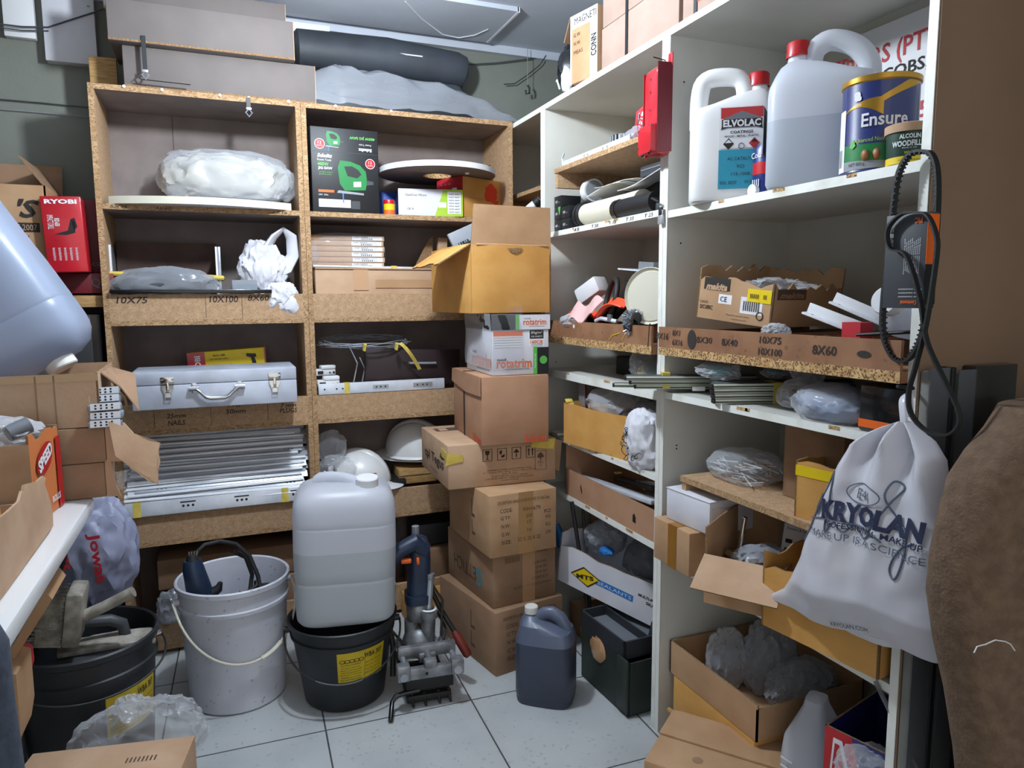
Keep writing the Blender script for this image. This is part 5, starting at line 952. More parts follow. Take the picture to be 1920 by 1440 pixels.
# under the table
o = thing('carrier_bag', 'lilac-grey plastic carrier bag with red letters slumped under the table corner', 'bag', at(165, 1040, Y=2.06)-V((0, 0, .0)), 0)
b = B(); b.crumple((0, 0, 0), (.115, .09, .16), 'bag_lilac', 111, .22, 2.2, sub=5, flat=False); b.obj('bag_body', o)
b = B(); b.text('Jowat', frame((.035, -.092, .02), (.08, .0, -1), (1, -.1, .1)), 'red_text', w=.13, h=.032, bold=.03, lift=.01); b.obj('printed_lettering', o); b = B(); b.text('Jowat', frame((-.035, -.095, .05), (.1, .0, -1), (1, .1, .1)), 'red_text', w=.10, h=.03, bold=.03, lift=.008); b.obj('printed_lettering', o, 'dark red lettering')
b = B(); b.box((0, 0, .16), (.20, .16, .36), 'bag_lilac', bev=.04); tag(b.obj('sack', loc=(-.50, 2.20, 0)), 'grey sack standing under the lilac carrier bag', 'sack')
P = [at(x, y, Y=1.95) for x, y in ((128, 1000), (120, 1050), (106, 1090), (96, 1120))]; b = B(); b.tube(P, .005, 'rubber', 8); tag(b.obj('hanging_cable'), 'dark cable hanging down beside the lilac carrier bag', 'cable')
a = at(60, 1120, Y=1.5); b = B(); P = [at(x, y, Y=1.40) for x, y in ((84, 1108), (98, 1124), (12, 1260), (0, 1250))]; b.poly(P, 'card', th=.12, dirn=(0, 1, 0)); tag(b.obj('leaning_carton'), 'flattened brown carton leaning under the white table edge', 'cardboard')
b = B(); P = [at(x, y, Y=1.35) for x, y in ((8, 1260), (30, 1265), (38, 1360), (32, 1400), (0, 1400))]; b.poly(P, 'card', th=.10, dirn=(0, 1, 0)); tag(b.obj('torn_carton'), 'torn brown carton standing under the table left of the black bucket', 'cardboard')
b = B(); b.crumple((0, 0, 0), (.02, .03, .035), 'red_text', 113, .3, 2, sub=3, flat=False); tag(b.obj('red_rag', loc=at(38, 1240, Y=1.5)), 'scrap of red cloth between the leaning cartons under the table', 'rag')
b = B(); P = [at(x, y, Y=1.0) for x, y in ((-75, 1150), (-50, 1180), (-30, 1215), (-22, 1300), (-10, 1400), (0, 1470))]; b.tube(P, [.018, .024, .026, .026, .027, .027], 'fabric_blue', 16); tag(b.obj('padded_frame'), 'blue-grey padded curved frame at the lower left edge', 'frame')
# carton and plastic at the bottom edge
p = at(215, 1440, Z=.30); a = at(336, 1378, Z=.27); c_ = at(30, 1412, Z=.27)
w_ = (a-c_).length; o = carton('cardboard_carton', 'closed brown scuffed carton at the bottom edge before the left black bucket', 'box', (a+c_)/2+V((.0, -.16, -.27)), atan2(a.y-c_.y, a.x-c_.x), w_, .30, .27, 'card_pale', pr=[('T', 't', 'IIIIIIII', .72, .80, .18, .05, 'ink_soft')])
o = thing('plastic_sheet', 'sheet of crumpled clear plastic draped behind the bottom left carton', 'plastic', at(265, 1405, Z=.17)); b = B(); b.crumple((0, .02, .02), (.125, .06, .08), 'film_dense', 121, .28, 2.2, sub=5); b.crumple((-.02, .03, .085), (.03, .02, .025), 'film_dense', 122, .5, 2.2, sub=4, flat=False); b.obj('film', o)
b = B(); b.box((0, 0, .10), (.05, .05, .20), 'card', bev=.002); tag(b.obj('carton_corner', loc=at(385, 1440, Z=.0)+V((-.05, -.32, 0))), 'corner of a brown carton beside the clear plastic sheet at the bottom edge', 'cardboard')

# ================================================================== middle white unit: contents
RF = lambda y, z, x=XF: frame((x, y, z), (0, -1, 0), (0, 0, 1))      # a frame facing the aisle
# upper loose shelf
b = B(); b.box((0, 0, 0), (.004, .40, .018), 'galv'); b.box((-.002, -.02, .0), (.003, .16, .016), 'off_white')
for k in (-.085, -.06, .03, .05): b.lathe([(0, .001), (.004, .001)], 'grey', 10, M=frame((-.0035, k, 0), (0, -1, 0), (0, 0, 1)))
b.tube([(0, .20, 0), (0, .205, .02), (0, .19, .035)], .003, 'galv', 6); tag(b.obj('metal_strip', loc=(XF+.012, 1.87, 1.547)), 'perforated metal strip with a hooked end lying on the upper chipboard shelf', 'strip')
o = thing('tape_roll', 'black ribbed roll on clear film, lying on the upper chipboard shelf', 'roll', (1.10, 1.82, 1.5375)); b = B(); b.lathe([(0, .0), (.052, .0), (.052, .03), (.0, .03)], 'film_grey', 32); b.obj('clear_base', o)
b = B(); b.lathe([(.02, .03), (.05, .03), (.05, .05), (.02, .05)], 'black_gloss', 36)
for k in range(24): a = 2*pi*k/24; b.box((0, 0, 0), (.002, .006, .018), 'grey', M=T3(.05*cos(a), .05*sin(a), .04) @ MX.Rotation(a, 4, 'Z'))
b.obj('ring', o)
b = B(); b.crumple((0, 0, .045), (.055, .075, .06), 'card_white', 131, .22, 2.2, sub=4); M = frame((-.056, 0, .05), (0, -1, 0), (0, 0, 1)); b.text('CHO', M @ RZ(70), 'red_text', w=.06, h=.022, bold=.03, lift=.004); b.text('SA', M @ T3(-.03, -.02, 0), 'red_text', w=.03, h=.018, bold=.04, lift=.006); b.tube([(-.045, .05, .02), (-.052, .03, .08), (-.03, .0, .105)], .006, 'red_text', 6, flat=.3); tag(b.obj('printed_bag', loc=(1.10, 1.66, 1.5375)), 'white plastic bag with red lettering on the upper shelf behind the red steel case', 'bag')
b = B(); b.crumple((0, 0, .022), (.03, .035, .025), 'film_grey', 133, .3, 2.6, sub=3); tag(b.obj('small_packet', loc=(1.055, 1.70, 1.5375)), 'small grey packet in front of the red-lettered bag', 'packet')
# opt boxes and rolls on the labelled white shelf
GO = 'small black boxes on the labelled shelf'; f0 = None
for k, (y, z, lab) in enumerate(((2.125, 1.3455, 'lowest of the left column'), (2.125, 1.3835, 'middle of the left column'), (2.125, 1.4215, 'topmost of the left column'), (2.07, 1.3455, 'lower one of the right column'), (2.07, 1.3835, 'upper one of the right column'))):
    L_ = f'small black box with white lettering, {lab} beside the cream roll'
    if f0 is None:
        f0 = thing('fitting_box', L_, 'box', (1.03, y, z), 0, GO); b = B(); b.box((.03, 0, .0185), (.07, .052, .037), 'black', bev=.0008); M = RF(0, .0185, -.0053); b.text('opt', M @ T3(-.008, 0, 0), 'paper', w=.016, h=.011); b.text('one', M @ T3(.010, -.002, 0), 'grey', w=.011, h=.004); b.obj('body', f0)
    else: dup(f0, (1.03, y, z), label=L_)
b = B(); b.poly([(0, .01, .03), (0, -.008, .032), (0, -.002, .006)], 'green_light', th=.001, dirn=(1, 0, 0)); tag(b.obj('green_tag', loc=(1.0235, 2.112, 1.392)), 'small green leaf-shaped tag between the small black boxes', 'tag')
o = thing('edging_roll', 'cream edging roll between black flanges lying on the labelled white shelf', 'roll', (1.06, 1.93, 1.386), R(0)); M = RX(90) @ RZ(0)
M = MX.Rotation(R(90), 4, 'X'); b = B(M); b.cyl((0, 0, -.06), (0, 0, .26), .033, 'off_white', 32); b.obj('film_core', o)
for k, z in enumerate((-.085, -.065)): b = B(M); b.lathe([(0, z), (.040, z), (.0405, z+.006), (.038, z+.010), (.0, z+.010)], 'black', 36); b.obj('flange', o)
o = thing('black_tube', 'black plastic tube lying on the labelled white shelf beside the cream roll', 'tube', (1.035, 1.70, 1.373)); b = B(M); b.cyl((0, 0, -.06), (0, 0, .13), .0265, 'black', 28); b.lathe([(.02, -.061), (.0285, -.061), (.0285, -.04), (.0265, -.04)], 'black_gloss', 28); b.obj('barrel', o)
b = B(); b.box((0, 0, 0), (.05, .13, .024), 'dark_grey', bev=.006); tag(b.obj('black_case', loc=(1.055, 1.585, 1.358)), 'small black case at the right end of the labelled white shelf', 'case')
b = B(); b.box((0, 0, 0), (.14, .20, .03), 'dark_grey', bev=.006); b.box((-.071, 0, .003), (.002, .18, .004), 'mid_grey'); tag(b.obj('drill_bit_case', loc=(1.14, 1.61, 1.468)), 'flat black tool case lying high on the papers under the upper chipboard shelf', 'case')
b = B(); b.box((0, 0, 0), (.16, .28, .09), 'black', bev=.002); tag(b.obj('dark_carton', loc=(1.17, 1.68, 1.392)), 'dark box behind the rolls carrying the papers', 'box')
rnd = random.Random(12)
for k, (y, z, rx, lab, m) in enumerate(((1.86, 1.449, 3, 'loose white sheet with folded edge on the dark box under the chipboard shelf', 'paper'), (1.80, 1.456, -4, 'crumpled grey envelope on the dark box under the chipboard shelf', 'off_white'), (1.66, 1.445, 8, 'white instruction leaflet hanging toward the black tube', 'paper'))):
    b = B(); b.grid(lambda u, v: (.12*u, .20*(v-.5), .006*sin(4*v+k)+.004*sin(7*u)), 6, 10, m, th=.0015); tag(b.obj('paper_sheet', loc=(1.04, y, z-.004), rot=(R(-rx), 0, R(3*k))), lab, 'paper')
b = B(); b.cyl((0, 0, 0), (0, .03, 0), .035, 'white', 24); b.cyl((0, -.001, 0), (0, 0, 0), .03, 'grey', 24); tag(b.obj('white_spool', loc=(1.09, 2.0, 1.463)), 'white spool behind the small black boxes', 'spool')
b = B(); b.tube([(.02, 0, 0), (-.012, 0, .0), (-.012, -.03, -.012)], .003, 'iron', 6); tag(b.obj('hex_key', loc=(XF-.002, 1.525, 1.372)), 'hex key poking out at the edge of the white partition', 'tool')
# padlock hanging at the joint
o = thing('padlock', 'small steel padlock hanging on a hasp at the joint of the white units', 'padlock', (XF-.008, 1.494, 1.318)); b = B(); b.box((0, 0, 0), (.008, .018, .022), 'steel', bev=.003); b.box((0, 0, .02), (.006, .014, .02), 'iron', bev=.002); b.obj('body', o); b = B(); b.tube([(0, -.006, .009), (0, -.006, .022), (0, 0, .028), (0, .006, .022), (0, .006, .009)], .0022, 'chrome', 8); b.obj('shackle', o)
# pigeonhole shelf of the middle unit
o = thing('white_block', 'white plastic block tilted among the junk of the middle bin shelf', 'block', at(1110, 545, X=1.12), R(20), rx=R(-28)); b = B(); b.box((0, 0, .0), (.06, .10, .055), 'white', bev=.008); b.obj('body', o)
o = thing('hi_vis_cloth', 'folded orange high-visibility cloth draped over the middle bin shelf', 'cloth', (1.06, 1.85, 1.062))
b = B(); b.grid(lambda u, v: (-.055+.11*v+.02*sin(6*u), .17-.34*u, .012+.07*u**1.4*(.5+.5*v)+.018*sin(9*u+3*v)+.010*sin(14*v+4*u)), 30, 14, 'hivis', th=.004); b.obj('cloth', o)
b = B(); b.grid(lambda u, v: (-.075+.04*v, .13-.16*u, -.004+.055*v+.02*u+.012*sin(8*u+2*v)), 16, 6, 'pink_pale', th=.003); b.obj('reflective_band', o)
b = B(); P = [(.0, .058*cos(a), .058*sin(a)) for a in [2*pi*k/36 for k in range(36)]]; b.tube(P, .008, 'rubber', 10, closed=True); tag(b.obj('rubber_ring', loc=(1.035, 1.795, 1.128), rot=(0, R(12), R(-18))), 'black rubber ring standing against the orange cloth', 'ring')
o = thing('paint_tin', 'old round tin lying on its side at the right of the middle bin shelf', 'tin', (1.09, 1.625, 1.135), R(-62)); M = RX(90) @ T3(0, 0, .0); b = B(M); b.cyl((0, 0, -.09), (0, 0, .06), .072, 'off_white', 40); b.obj('body', o); b = B(M); b.lathe([(0, .062), (.064, .062), (.066, .058), (.0735, .066), (.075, .064), (.075, .056), (.072, .055)], 'off_white', 40); b.obj('lid', o)
b = B(); b.box((0, 0, 0), (.10, .12, .004), 'galv'); b.box((0, -.02, .014), (.06, .05, .02), 'film_grey'); tag(b.obj('metal_plate', loc=(1.09, 1.70, 1.205), rot=(R(6), 0, R(20))), 'flat metal plate lying on top of the old round tin', 'plate')
b = B(); b.lathe([(.012, -.008), (.028, -.012), (.030, 0), (.028, .012), (.012, .008)], 'dark_grey', 20, M=MX.Rotation(R(90), 4, 'X')); rnd = random.Random(2)
for k in range(160): a = rnd.uniform(0, 6.28); b.tube([(.024*cos(a), rnd.uniform(-.012, .012), .024*sin(a)), (.036*cos(a+.1), rnd.uniform(-.014, .014), .036*sin(a+.1))], .0009, 'steel', 3, cap=False)
tag(b.obj('wire_brush', loc=(1.0, 1.62, 1.066), rot=(0, 0, R(20))), 'round grey wire brush at the front edge of the middle bin shelf', 'brush')
b = B(); b.tube([(0, 0, 0), (.005, -.06, .05), (.01, -.09, .10)], [.012, .018, .02], 'black', 12); tag(b.obj('corrugated_hose', loc=(1.035, 1.79, 1.07)), 'black corrugated hose piece between the rubber ring and the tin', 'hose')
b = B(); b.crumple((0, 0, .018), (.05, .07, .025), 'dark_grey', 141, .35, 3, sub=4); tag(b.obj('dark_fittings', loc=(1.06, 2.03, 1.035)), 'black plastic fittings at the left of the orange cloth', 'fittings')
b = B(); b.crumple((0, 0, .015), (.03, .07, .025), 'film_dense', 142, .35, 3, sub=4); tag(b.obj('plastic_scrap', loc=(1.01, 1.98, 1.045)), 'crumpled clear plastic at the front of the middle bin shelf', 'plastic')
b = B(); b.tube([(0, .05, 0), (.0, .02, .008), (0, -.03, .004), (.01, -.05, .0)], .006, 'galv', 8); b.cyl((0, -.03, .0), (0, -.03, .02), .008, 'cast', 10); tag(b.obj('metal_fitting', loc=(1.0, 1.77, 1.066)), 'small grey metal fitting in front of the rubber ring', 'fitting')
b = B(); b.tube([(0, 0, 0), (-.03, -.035, .006), (-.034, -.036, -.05)], .0012, 'iron', 5); tag(b.obj('bent_nail_wire', loc=(XF-.004, 1.53, 1.062)), 'thin bent wire on the edge of the middle bin front', 'wire')
# shelf with tray and bag
b = B(); b.box((0, 0, .0275), (.16, .26, .055), 'black', bev=.004); b.box((0, 0, .054), (.148, .248, .004), 'dark_grey'); tag(b.obj('black_tray', loc=(1.20, 1.78, .8985)), 'black plastic tray on the white shelf under the middle bin shelf', 'tray')
o = thing('clear_bag', 'clear plastic bag with green and yellow contents beside the black tray', 'bag', (1.085, 1.64, .8985)); b = B(); b.crumple((0, 0, .05), (.055, .10, .055), 'film', 151, .25, 2.6, sub=4); b.obj('plastic', o); b = B(); b.crumple((0, -.02, .045), (.04, .05, .035), 'bin_green' if 'bin_green' in MATS else 'green_dark', 152, .3, 2, sub=3); b.crumple((0, .03, .03), (.03, .035, .02), 'masking', 153, .3, 2, sub=3); b.obj('contents', o)
b = B(); b.lathe([(0, 0), (.035, 0), (.035, .006), (0, .008)], 'white', 24); tag(b.obj('white_disc', loc=(1.05, 1.575, .8985)), 'small white disc in front of the clear bag of green things', 'disc')
# yellow carton shelf
c = base2((1050, 828), (1206, 905), .24, Z=.69)
o = carton('cardboard_carton', 'open yellow-brown carton of plastic packets on the middle white unit', 'box', V((1.105, 1.80, .6825)), R(-82), .40, .20, .125, 'card_gold', opened=True, n=8, jag=.004, bow=.006, pr=[('F', 'r', .60, 0, .605, 1, 'card_edge')])
loc0 = V((1.105, 1.80, .6825))
b = B(); b.crumple((0, 0, 0), (.075, .13, .055), 'film_dense', 161, .25, 2.6, sub=4, flat=False); tag(b.obj('plastic_packets', loc=loc0+V((-.01, .06, .13))), 'grey clear plastic packets heaped in the yellow carton', 'bag')
b = B(); b.box((0, 0, 0), (.05, .10, .05), 'card_pale', bev=.001); tag(b.obj('inner_carton', loc=loc0+V((-.055, .06, .105))), 'small tan carton inside the yellow carton', 'box')
b = B(); b.box((0, 0, 0), (.004, .05, .10), 'red_dark'); b.box((-.003, 0, .0), (.002, .04, .08), 'grey'); tag(b.obj('blister_card', loc=loc0+V((-.06, .185, .15)), rot=(R(10), R(-8), 0)), 'dark red and blue blister card standing at the left end of the yellow carton', 'packet')
b = B(); b.crumple((0, 0, 0), (.05, .07, .03), 'film_grey', 163, .3, 2.6, sub=4, flat=False); tag(b.obj('clear_packet', loc=loc0+V((0, -.12, .13))), 'clear packet of dark parts at the right end of the yellow carton', 'bag')
b = B(); b.tube([(-.10, .205, .132), (-.105, .0+.17, .11), (-.105, .14, .10)], .012, 'masking', 8, flat=.2); tag(b.obj('yellow_tape', loc=loc0+V((0, 0, 0))), 'yellow tape strip at the left corner of the yellow carton', 'tape')
o = thing('carrier_bag', 'white plastic bag with black scribbled print hanging over the yellow carton shelf', 'bag', (1.0, 1.60, .755)); b = B(); b.crumple((.03, -.0, 0), (.045, .075, .085), 'card_white', 171, .25, 2.2, sub=5, flat=False); b.obj('bag_body', o)
b = B(); rnd = random.Random(8); M = RF(0, 0, -.008)
for k in range(9):
    x, y = rnd.uniform(-.035, .035), rnd.uniform(-.05, .03); s_ = rnd.uniform(.007, .016)
    P = [M @ V((x+s_*cos(a)*(1+.3*sin(3*a+k)), y+s_*.8*sin(a+.5*k), .008)) for a in [5.0*j/14 for j in range(15)]]; b.tube(P, .0011, 'ink', 5)
b.text('BSC', M @ T3(-.035, .0, .008) @ RZ(60), 'ink', w=.045, h=.014); b.obj('printed_scribble', o)
b = B(); b.box((0, 0, 0), (.05, .05, .008), 'off_white'); tag(b.obj('small_board', loc=(1.02, 2.09, .69)), 'small pale offcut on the shelf left of the yellow carton', 'board')
# long tray carton with metal parts
o = carton('tray_carton', 'long shallow brown tray carton full of metal profiles on the middle white unit', 'box', V((1.115, 1.775, .5005)), R(-90), .52, .21, .085, 'card_red', opened=True, hf={'F': .085, 'L': .16, 'B': .15}, pr=[pp('F', [(.20, .52), (.205, .68), (.225, .42), (.22, .30)], 'black'), pp('F', [(.79, .30), (.79, .52), (.805, .60), (.82, .48), (.82, .28)], 'black')])
t0 = V((1.115, 1.775, .5005)); GM = 'metal profiles in the tray carton'; f0 = None
for k, (dx, dy, dz, yw, pt, ln, m, lab) in enumerate(((-.07, .02, .075, 90, 4, .46, 'galv', 'long grey flat profile lying along the front of the tray carton'), (.0, .0, .085, 84, 8, .26, 'dark_grey', 'dark packaged runner with white marks lying in the tray carton'), (.02, -.16, .075, 92, 4, .22, 'pvc_grey', 'short blue-grey profile at the right end of the tray carton'), (.0, -.06, .10, 78, 14, .48, 'film_grey', 'clear plastic rod sloping across the tray carton'))):
    o = thing('metal_profile', lab, 'profile', t0+V((dx, dy, dz)), R(yw), GM, ry=R(pt)); b = B(); b.box((0, 0, 0), (ln, .032 if k < 3 else .02, .012), m, bev=.001)
    if k == 1:
        for i in range(5): b.box((-.04+.012*i, -.006, .0063), (.006, .008, .0006), 'white')
    if k == 0:
        for i in range(5): b.lathe([(0, .0004), (.002, .0004)], 'black', 8, M=T3(-.2+.1*i, 0, .0062))
    b.obj('rail', o)
for (dy, dz) in ((.09, .094), (-.07, .083), (-.17, .088)): 
    b = B(); b.box((0, 0, 0), (.02, .012, .004), 'masking'); tag(b.obj('tape_piece', loc=t0+V((-.01, dy, dz+.004))), {.09: 'bit of yellow tape on the dark packaged runner', -.07: 'bit of yellow tape in the middle of the metal profiles', -.17: 'bit of yellow tape on the short blue-grey profile'}[dy], 'tape')
# floor of the middle unit: sealant carton, toolbox, rods
o = carton('sealant_carton', 'white sealant carton with yellow diamond mark tilted behind the black toolbox', 'box', V((1.130, 1.85, .210)), R(-66), .40, .20, .125, 'card_white', opened=True, ry=R(7), n=8, jag=.012, hf={'L': .16, 'B': .17}, pr=[('F', 'r', .36, .36, .72, .52, 'blue_label'), ('F', 't', 'SEALANTS', .55, .44, .31, .085, 'white', {'up': .0004}), ('F', 't', 'MULTI-PURPOSE', .88, .62, .24, .07, 'ink', {'bold': .03}), ('F', 't', 'SILICONE', .92, .50, .18, .07, 'ink', {'bold': .03}),
    pp('F', [(.13, .36), (.25, .66), (.42, .50), (.31, .18)], 'ink', .0006), pp('F', [(.15, .36), (.255, .62), (.40, .49), (.305, .22)], 'yellow', .0009), ('F', 't', 'MTS', .275, .415, .17, .11, 'ink', {'bold': .04, 'up': .001, 'rot': 12}), ('L', 'r', 0, 0, 1, 1, 'card')])
b = B(); b.crumple((0, 0, 0), (.07, .06, .055), 'film_grey', 181, .3, 2.6, sub=4, flat=False); tag(b.obj('clear_bag', loc=(1.12, 1.96, .365)), 'crumpled clear bag of dark parts in the sealant carton', 'bag')
b = B(); b.crumple((0, 0, 0), (.07, .08, .06), 'film_dark', 182, .3, 2.2, sub=4, flat=False); tag(b.obj('dark_bag', loc=(1.17, 1.79, .34)), 'dark bag at the right of the crumpled clear bag in the sealant carton', 'bag')
b = B(); b.crumple((0, 0, 0), (.02, .03, .012), 'blue_label', 183, .3, 2.2, sub=3, flat=False); tag(b.obj('blue_scrap', loc=(1.07, 1.87, .352)), 'bright blue plastic scrap on the edge of the sealant carton', 'plastic')
b = B(); b.tube([(0, 0, 0), (.01, .02, .03), (.0, .03, .07)], [.012, .016, .008], 'blue_label', 10); tag(b.obj('blue_cloth', loc=(1.02, 2.09, .30)), 'blue scrap hanging left of the sealant carton', 'cloth')
carton('cardboard_carton', 'torn brown carton flap standing behind the sealant carton', 'box', V((1.22, 2.06, .21)), R(-70), .16, .10, .24, 'card', opened=True, n=8, jag=.03)
b = B(); b.box((0, 0, .101), (.15, .30, .202), 'black', bev=.003); tag(b.obj('dark_crate', loc=(1.29, 1.93, 0)), 'dark crate under the tilted sealant carton', 'crate')
o = thing('toolbox', 'dirty green-black plastic toolbox with patched corner on the floor under the middle white unit', 'toolbox', V((1.075, 1.69, .004)), R(-87))
W_, D_, H_ = .245, .235, .15; t = .006; b = B()
wall(b, (-W_/2, -D_/2, 0), (W_/2, -D_/2, 0), H_, t, 'toolgreen', em='toolgreen'); wall(b, (W_/2, -D_/2, 0), (W_/2, D_/2, 0), H_, t, 'toolgreen', em='toolgreen'); wall(b, (W_/2, D_/2, 0), (-W_/2, D_/2, 0), H_, t, 'toolgreen', em='toolgreen'); wall(b, (-W_/2, D_/2, 0), (-W_/2, -D_/2, 0), H_, t, 'toolgreen', em='toolgreen'); b.box((0, 0, .003), (W_-.012, D_-.012, .006), 'toolgreen'); b.box((.10, -D_/2-.003, .085), (.05, .008, .15), 'toolgreen', bev=.003); b.obj('body', o)
b = B(); b.crumple((-.03, -D_/2-.002, .125), (.036, .006, .036), 'tape_clear', 191, .4, 3, sub=3, flat=False); b.obj('tape_patch', o, 'crinkled brown tape patch')
tr = thing('toolbox_tray', 'dark grey divided lift-out tray resting on top of the toolbox', 'tray', V((1.078, 1.705, .156)), R(-87)); b = B()
for (p, q_) in (((-.115, -.12), (.115, -.12)), ((.115, -.12), (.115, .12)), ((.115, .12), (-.115, .12)), ((-.115, .12), (-.115, -.12))): wall(b, (*p, 0), (*q_, 0), .05, .006, 'tray', em='tray')
b.box((0, 0, .010), (.22, .23, .020), 'mid_grey'); b.obj('body', tr)
for (x0, y0, x1, y1) in ((-.11, .035, .11, .039), (-.11, -.035, .11, -.031), (-.04, .035, -.036, .114), (.04, .035, .044, .114)): b = B(); b.b2((x0, y0, .02), (x1, y1, .046), 'tray'); b.obj('divider', tr)
b = B(); b.tube([(.085, -.01, .03), (.085, .0, .065), (.085, .03, .085), (.085, .06, .065), (.085, .07, .03)], [.009, .010, .010, .010, .009], 'tray', 12); b.obj('handle', tr)
b = B(); b.cyl((0, 0, 0), (-.05, .07, .50), .0065, 'iron', 10); tag(b.obj('steel_rod', loc=(1.035, 1.87, 0), rot=(0, 0, 0)), 'thin dark rod leaning between the carton tower and the toolbox', 'rod')
b = B(); b.cyl((0, 0, 0), (.01, .10, .46), .005, 'dark_grey', 10); tag(b.obj('steel_rod', loc=(1.06, 1.93, 0)), 'second thinner rod leaning behind the first beside the toolbox', 'rod')
b = B(); b.box((0, 0, .05), (.10, .08, .10), 'card', bev=.002); tag(b.obj('small_carton', loc=(1.11, 2.06, 0)), 'small brown carton on the floor behind the leaning rods', 'box')

# ================================================================== corner unit bits
o = thing('spray_gun', 'small white-capped tool end poking out of the dark corner shelves', 'tool', (1.04, 2.30, 1.47)); b = B(); b.cyl((0, 0, 0), (-.03, .03, -.03), .014, 'white', 16); b.cyl((-.012, .012, -.012), (.0, .0, 0), .0165, 'black', 16); b.obj('nozzle', o)
b = B(); b.tube([(0, .08, 0), (0, -.06, .01)], .007, 'dark_grey', 8); tag(b.obj('dark_tool', loc=(1.06, 2.30, 1.522)), 'dark tool lying on the upper loose shelf in the corner', 'tool')
# ================================================================== on top of the white units
TZT = 1.7555
p = at(1060, 170, X=XF)
c = base2((1066, 160), (1121, 130), .16, Z=1.775)
o = carton('monitor_carton', 'narrow taped carton with black logo lettering standing on the middle white unit', 'box', V((1.085, 1.925, TZT)), R(-78), .12, .17, .19, 'card', pr=[('F', 'r', 0, .80, 1, 1, 'paper'), ('F', 't', 'MAGNETI', .56, .90, .80, .10, 'ink', {'up': .0003}), ('F', 'r', .74, .0, 1, .80, 'paper'), ('F', 'r', 0, 0, .05, .8, 'paper'), ('F', 't', 'G.W.', .26, .70, .26, .055, 'ink_soft'), ('F', 't', 'N.W.', .26, .58, .26, .055, 'ink_soft'), ('F', 't', 'MEAS', .30, .45, .34, .055, 'ink_soft'), ('F', 't', 'CONN', .87, .45, .5, .13, 'ink', {'rot': 90, 'up': .0003, 'bold': .03})], flaps=[{'s': 'L', 'l': .07, 'a': 155, 'm': 'card_dark'}])
b = B(); b.crumple((0, 0, .075), (.06, .05, .09), 'black_gloss', 201, .25, 2, sub=4); b.crumple((-.045, -.02, .035), (.018, .02, .045), 'card_white', 202, .35, 2.4, sub=3); b.tube([(-.05, .02, .02), (-.055, .03, .05), (-.05, .045, .05)], .003, 'white', 6); tag(b.obj('black_bag', loc=(1.06, 2.06, TZT)), 'black plastic bag with a white scrap beside the narrow taped carton', 'bag')
GL = 'strapped cartons on top of the white units'
def top_carton(lab, y0, y1, z0, h, x0=1.02, pr=()):
    return carton('cardboard_carton', lab, 'box', V((x0+.16, (y0+y1)/2, z0)), R(-90), y1-y0, .32, h, 'card_top', group=GL, pr=pr)
top_carton('long reddish carton lying directly on the middle white unit under the strap', 1.47, 1.835, TZT+.001, .115)
top_carton('long reddish carton upper of the two strapped on the middle white unit', 1.46, 1.83, TZT+.1165, .13)
top_carton('reddish carton with orange lettering on top of the right white unit', 1.05, 1.455, TZT+.001, .20, pr=[('F', 't', 'blum', .30, .30, .36, .32, 'blum_orange', {'bold': .03})])
for (yy, lab) in ((1.70, 'black strap round the two long cartons on the middle white unit'), (1.405, 'black strap hanging at the lettered carton above the right white unit')):
    b = B(); b.box((0, 0, 0), (.0015, .012, .24), 'black'); tag(b.obj('black_strap', loc=(1.0185, yy, TZT+.115)), lab, 'strap')

# ================================================================== red steel case hanging on the partition
o = thing('steel_case', 'chipped red pressed-steel case hanging on a nail at the joint of the white units', 'case', (XF-.004, 1.495, 1.572), R(-96))
def rr(w, h, y, r=.2, n=40, cz=0): return [(p[0], y, p[1]+cz) for p in [(q_[0], q_[1]) for q_ in sq_ring(w, h, 0, n=n, e=9)]]
b = B(); b.loft([rr(.072, .20, .0, cz=-.005), rr(.072, .20, -.012, cz=-.005), rr(.068, .195, -.030, cz=-.005), rr(.060, .185, -.034, cz=-.005)][::-1], 'red_case'); b.obj('back_shell', o)
b = B(); b.loft([rr(.064, .062, -.050, cz=-.070), rr(.068, .068, -.046, cz=-.070), rr(.070, .072, -.032, cz=-.070)], 'red_case')
for (x, z, s) in ((-.030, -.045, .008), (.026, -.042, .007), (-.031, -.085, .007), (.02, -.098, .011), (-.015, -.103, .006)): b.crumple((x, -.0465, z), (s, .004, s*.6), 'black', int(x*999)+3, .5, 3, sub=2, flat=False)
b.obj('lower_cover', o, 'raised lower cover with chipped paint')
b = B(); b.b2((-.038, -.035, -.10), (-.036, .0, .09), 'red_case'); b.b2((.036, -.036, -.10), (.038, .002, .10), 'red_dark'); b.box((-.044, -.012, .082), (.02, .03, .022), 'red_case', bev=.006); b.box((.03, .0, .108), (.02, .004, .03), 'red_case', bev=.002); b.obj('side_flange', o)
b = B(); b.lathe([(.0, .0), (.0045, .0), (.005, .003), (0, .005)], 'red_case', 12, M=frame((-.012, -.036, -.108), (1, 0, 0), (0, 0, 1))); [b.lathe([(0, .0005), (.003, .0005)], 'red_dark', 10, M=frame((-.002, -.0345, z), (1, 0, 0), (0, 0, 1))) for z in (.07, .04, .0)]; b.obj('rivets', o)
b = B(); b.tube([(0, 0, 0), (-.03, .006, .006)], .0015, 'iron', 6); tag(b.obj('nail', loc=(XF, 1.497, 1.688)), 'nail holding the red steel case on the white partition', 'nail')

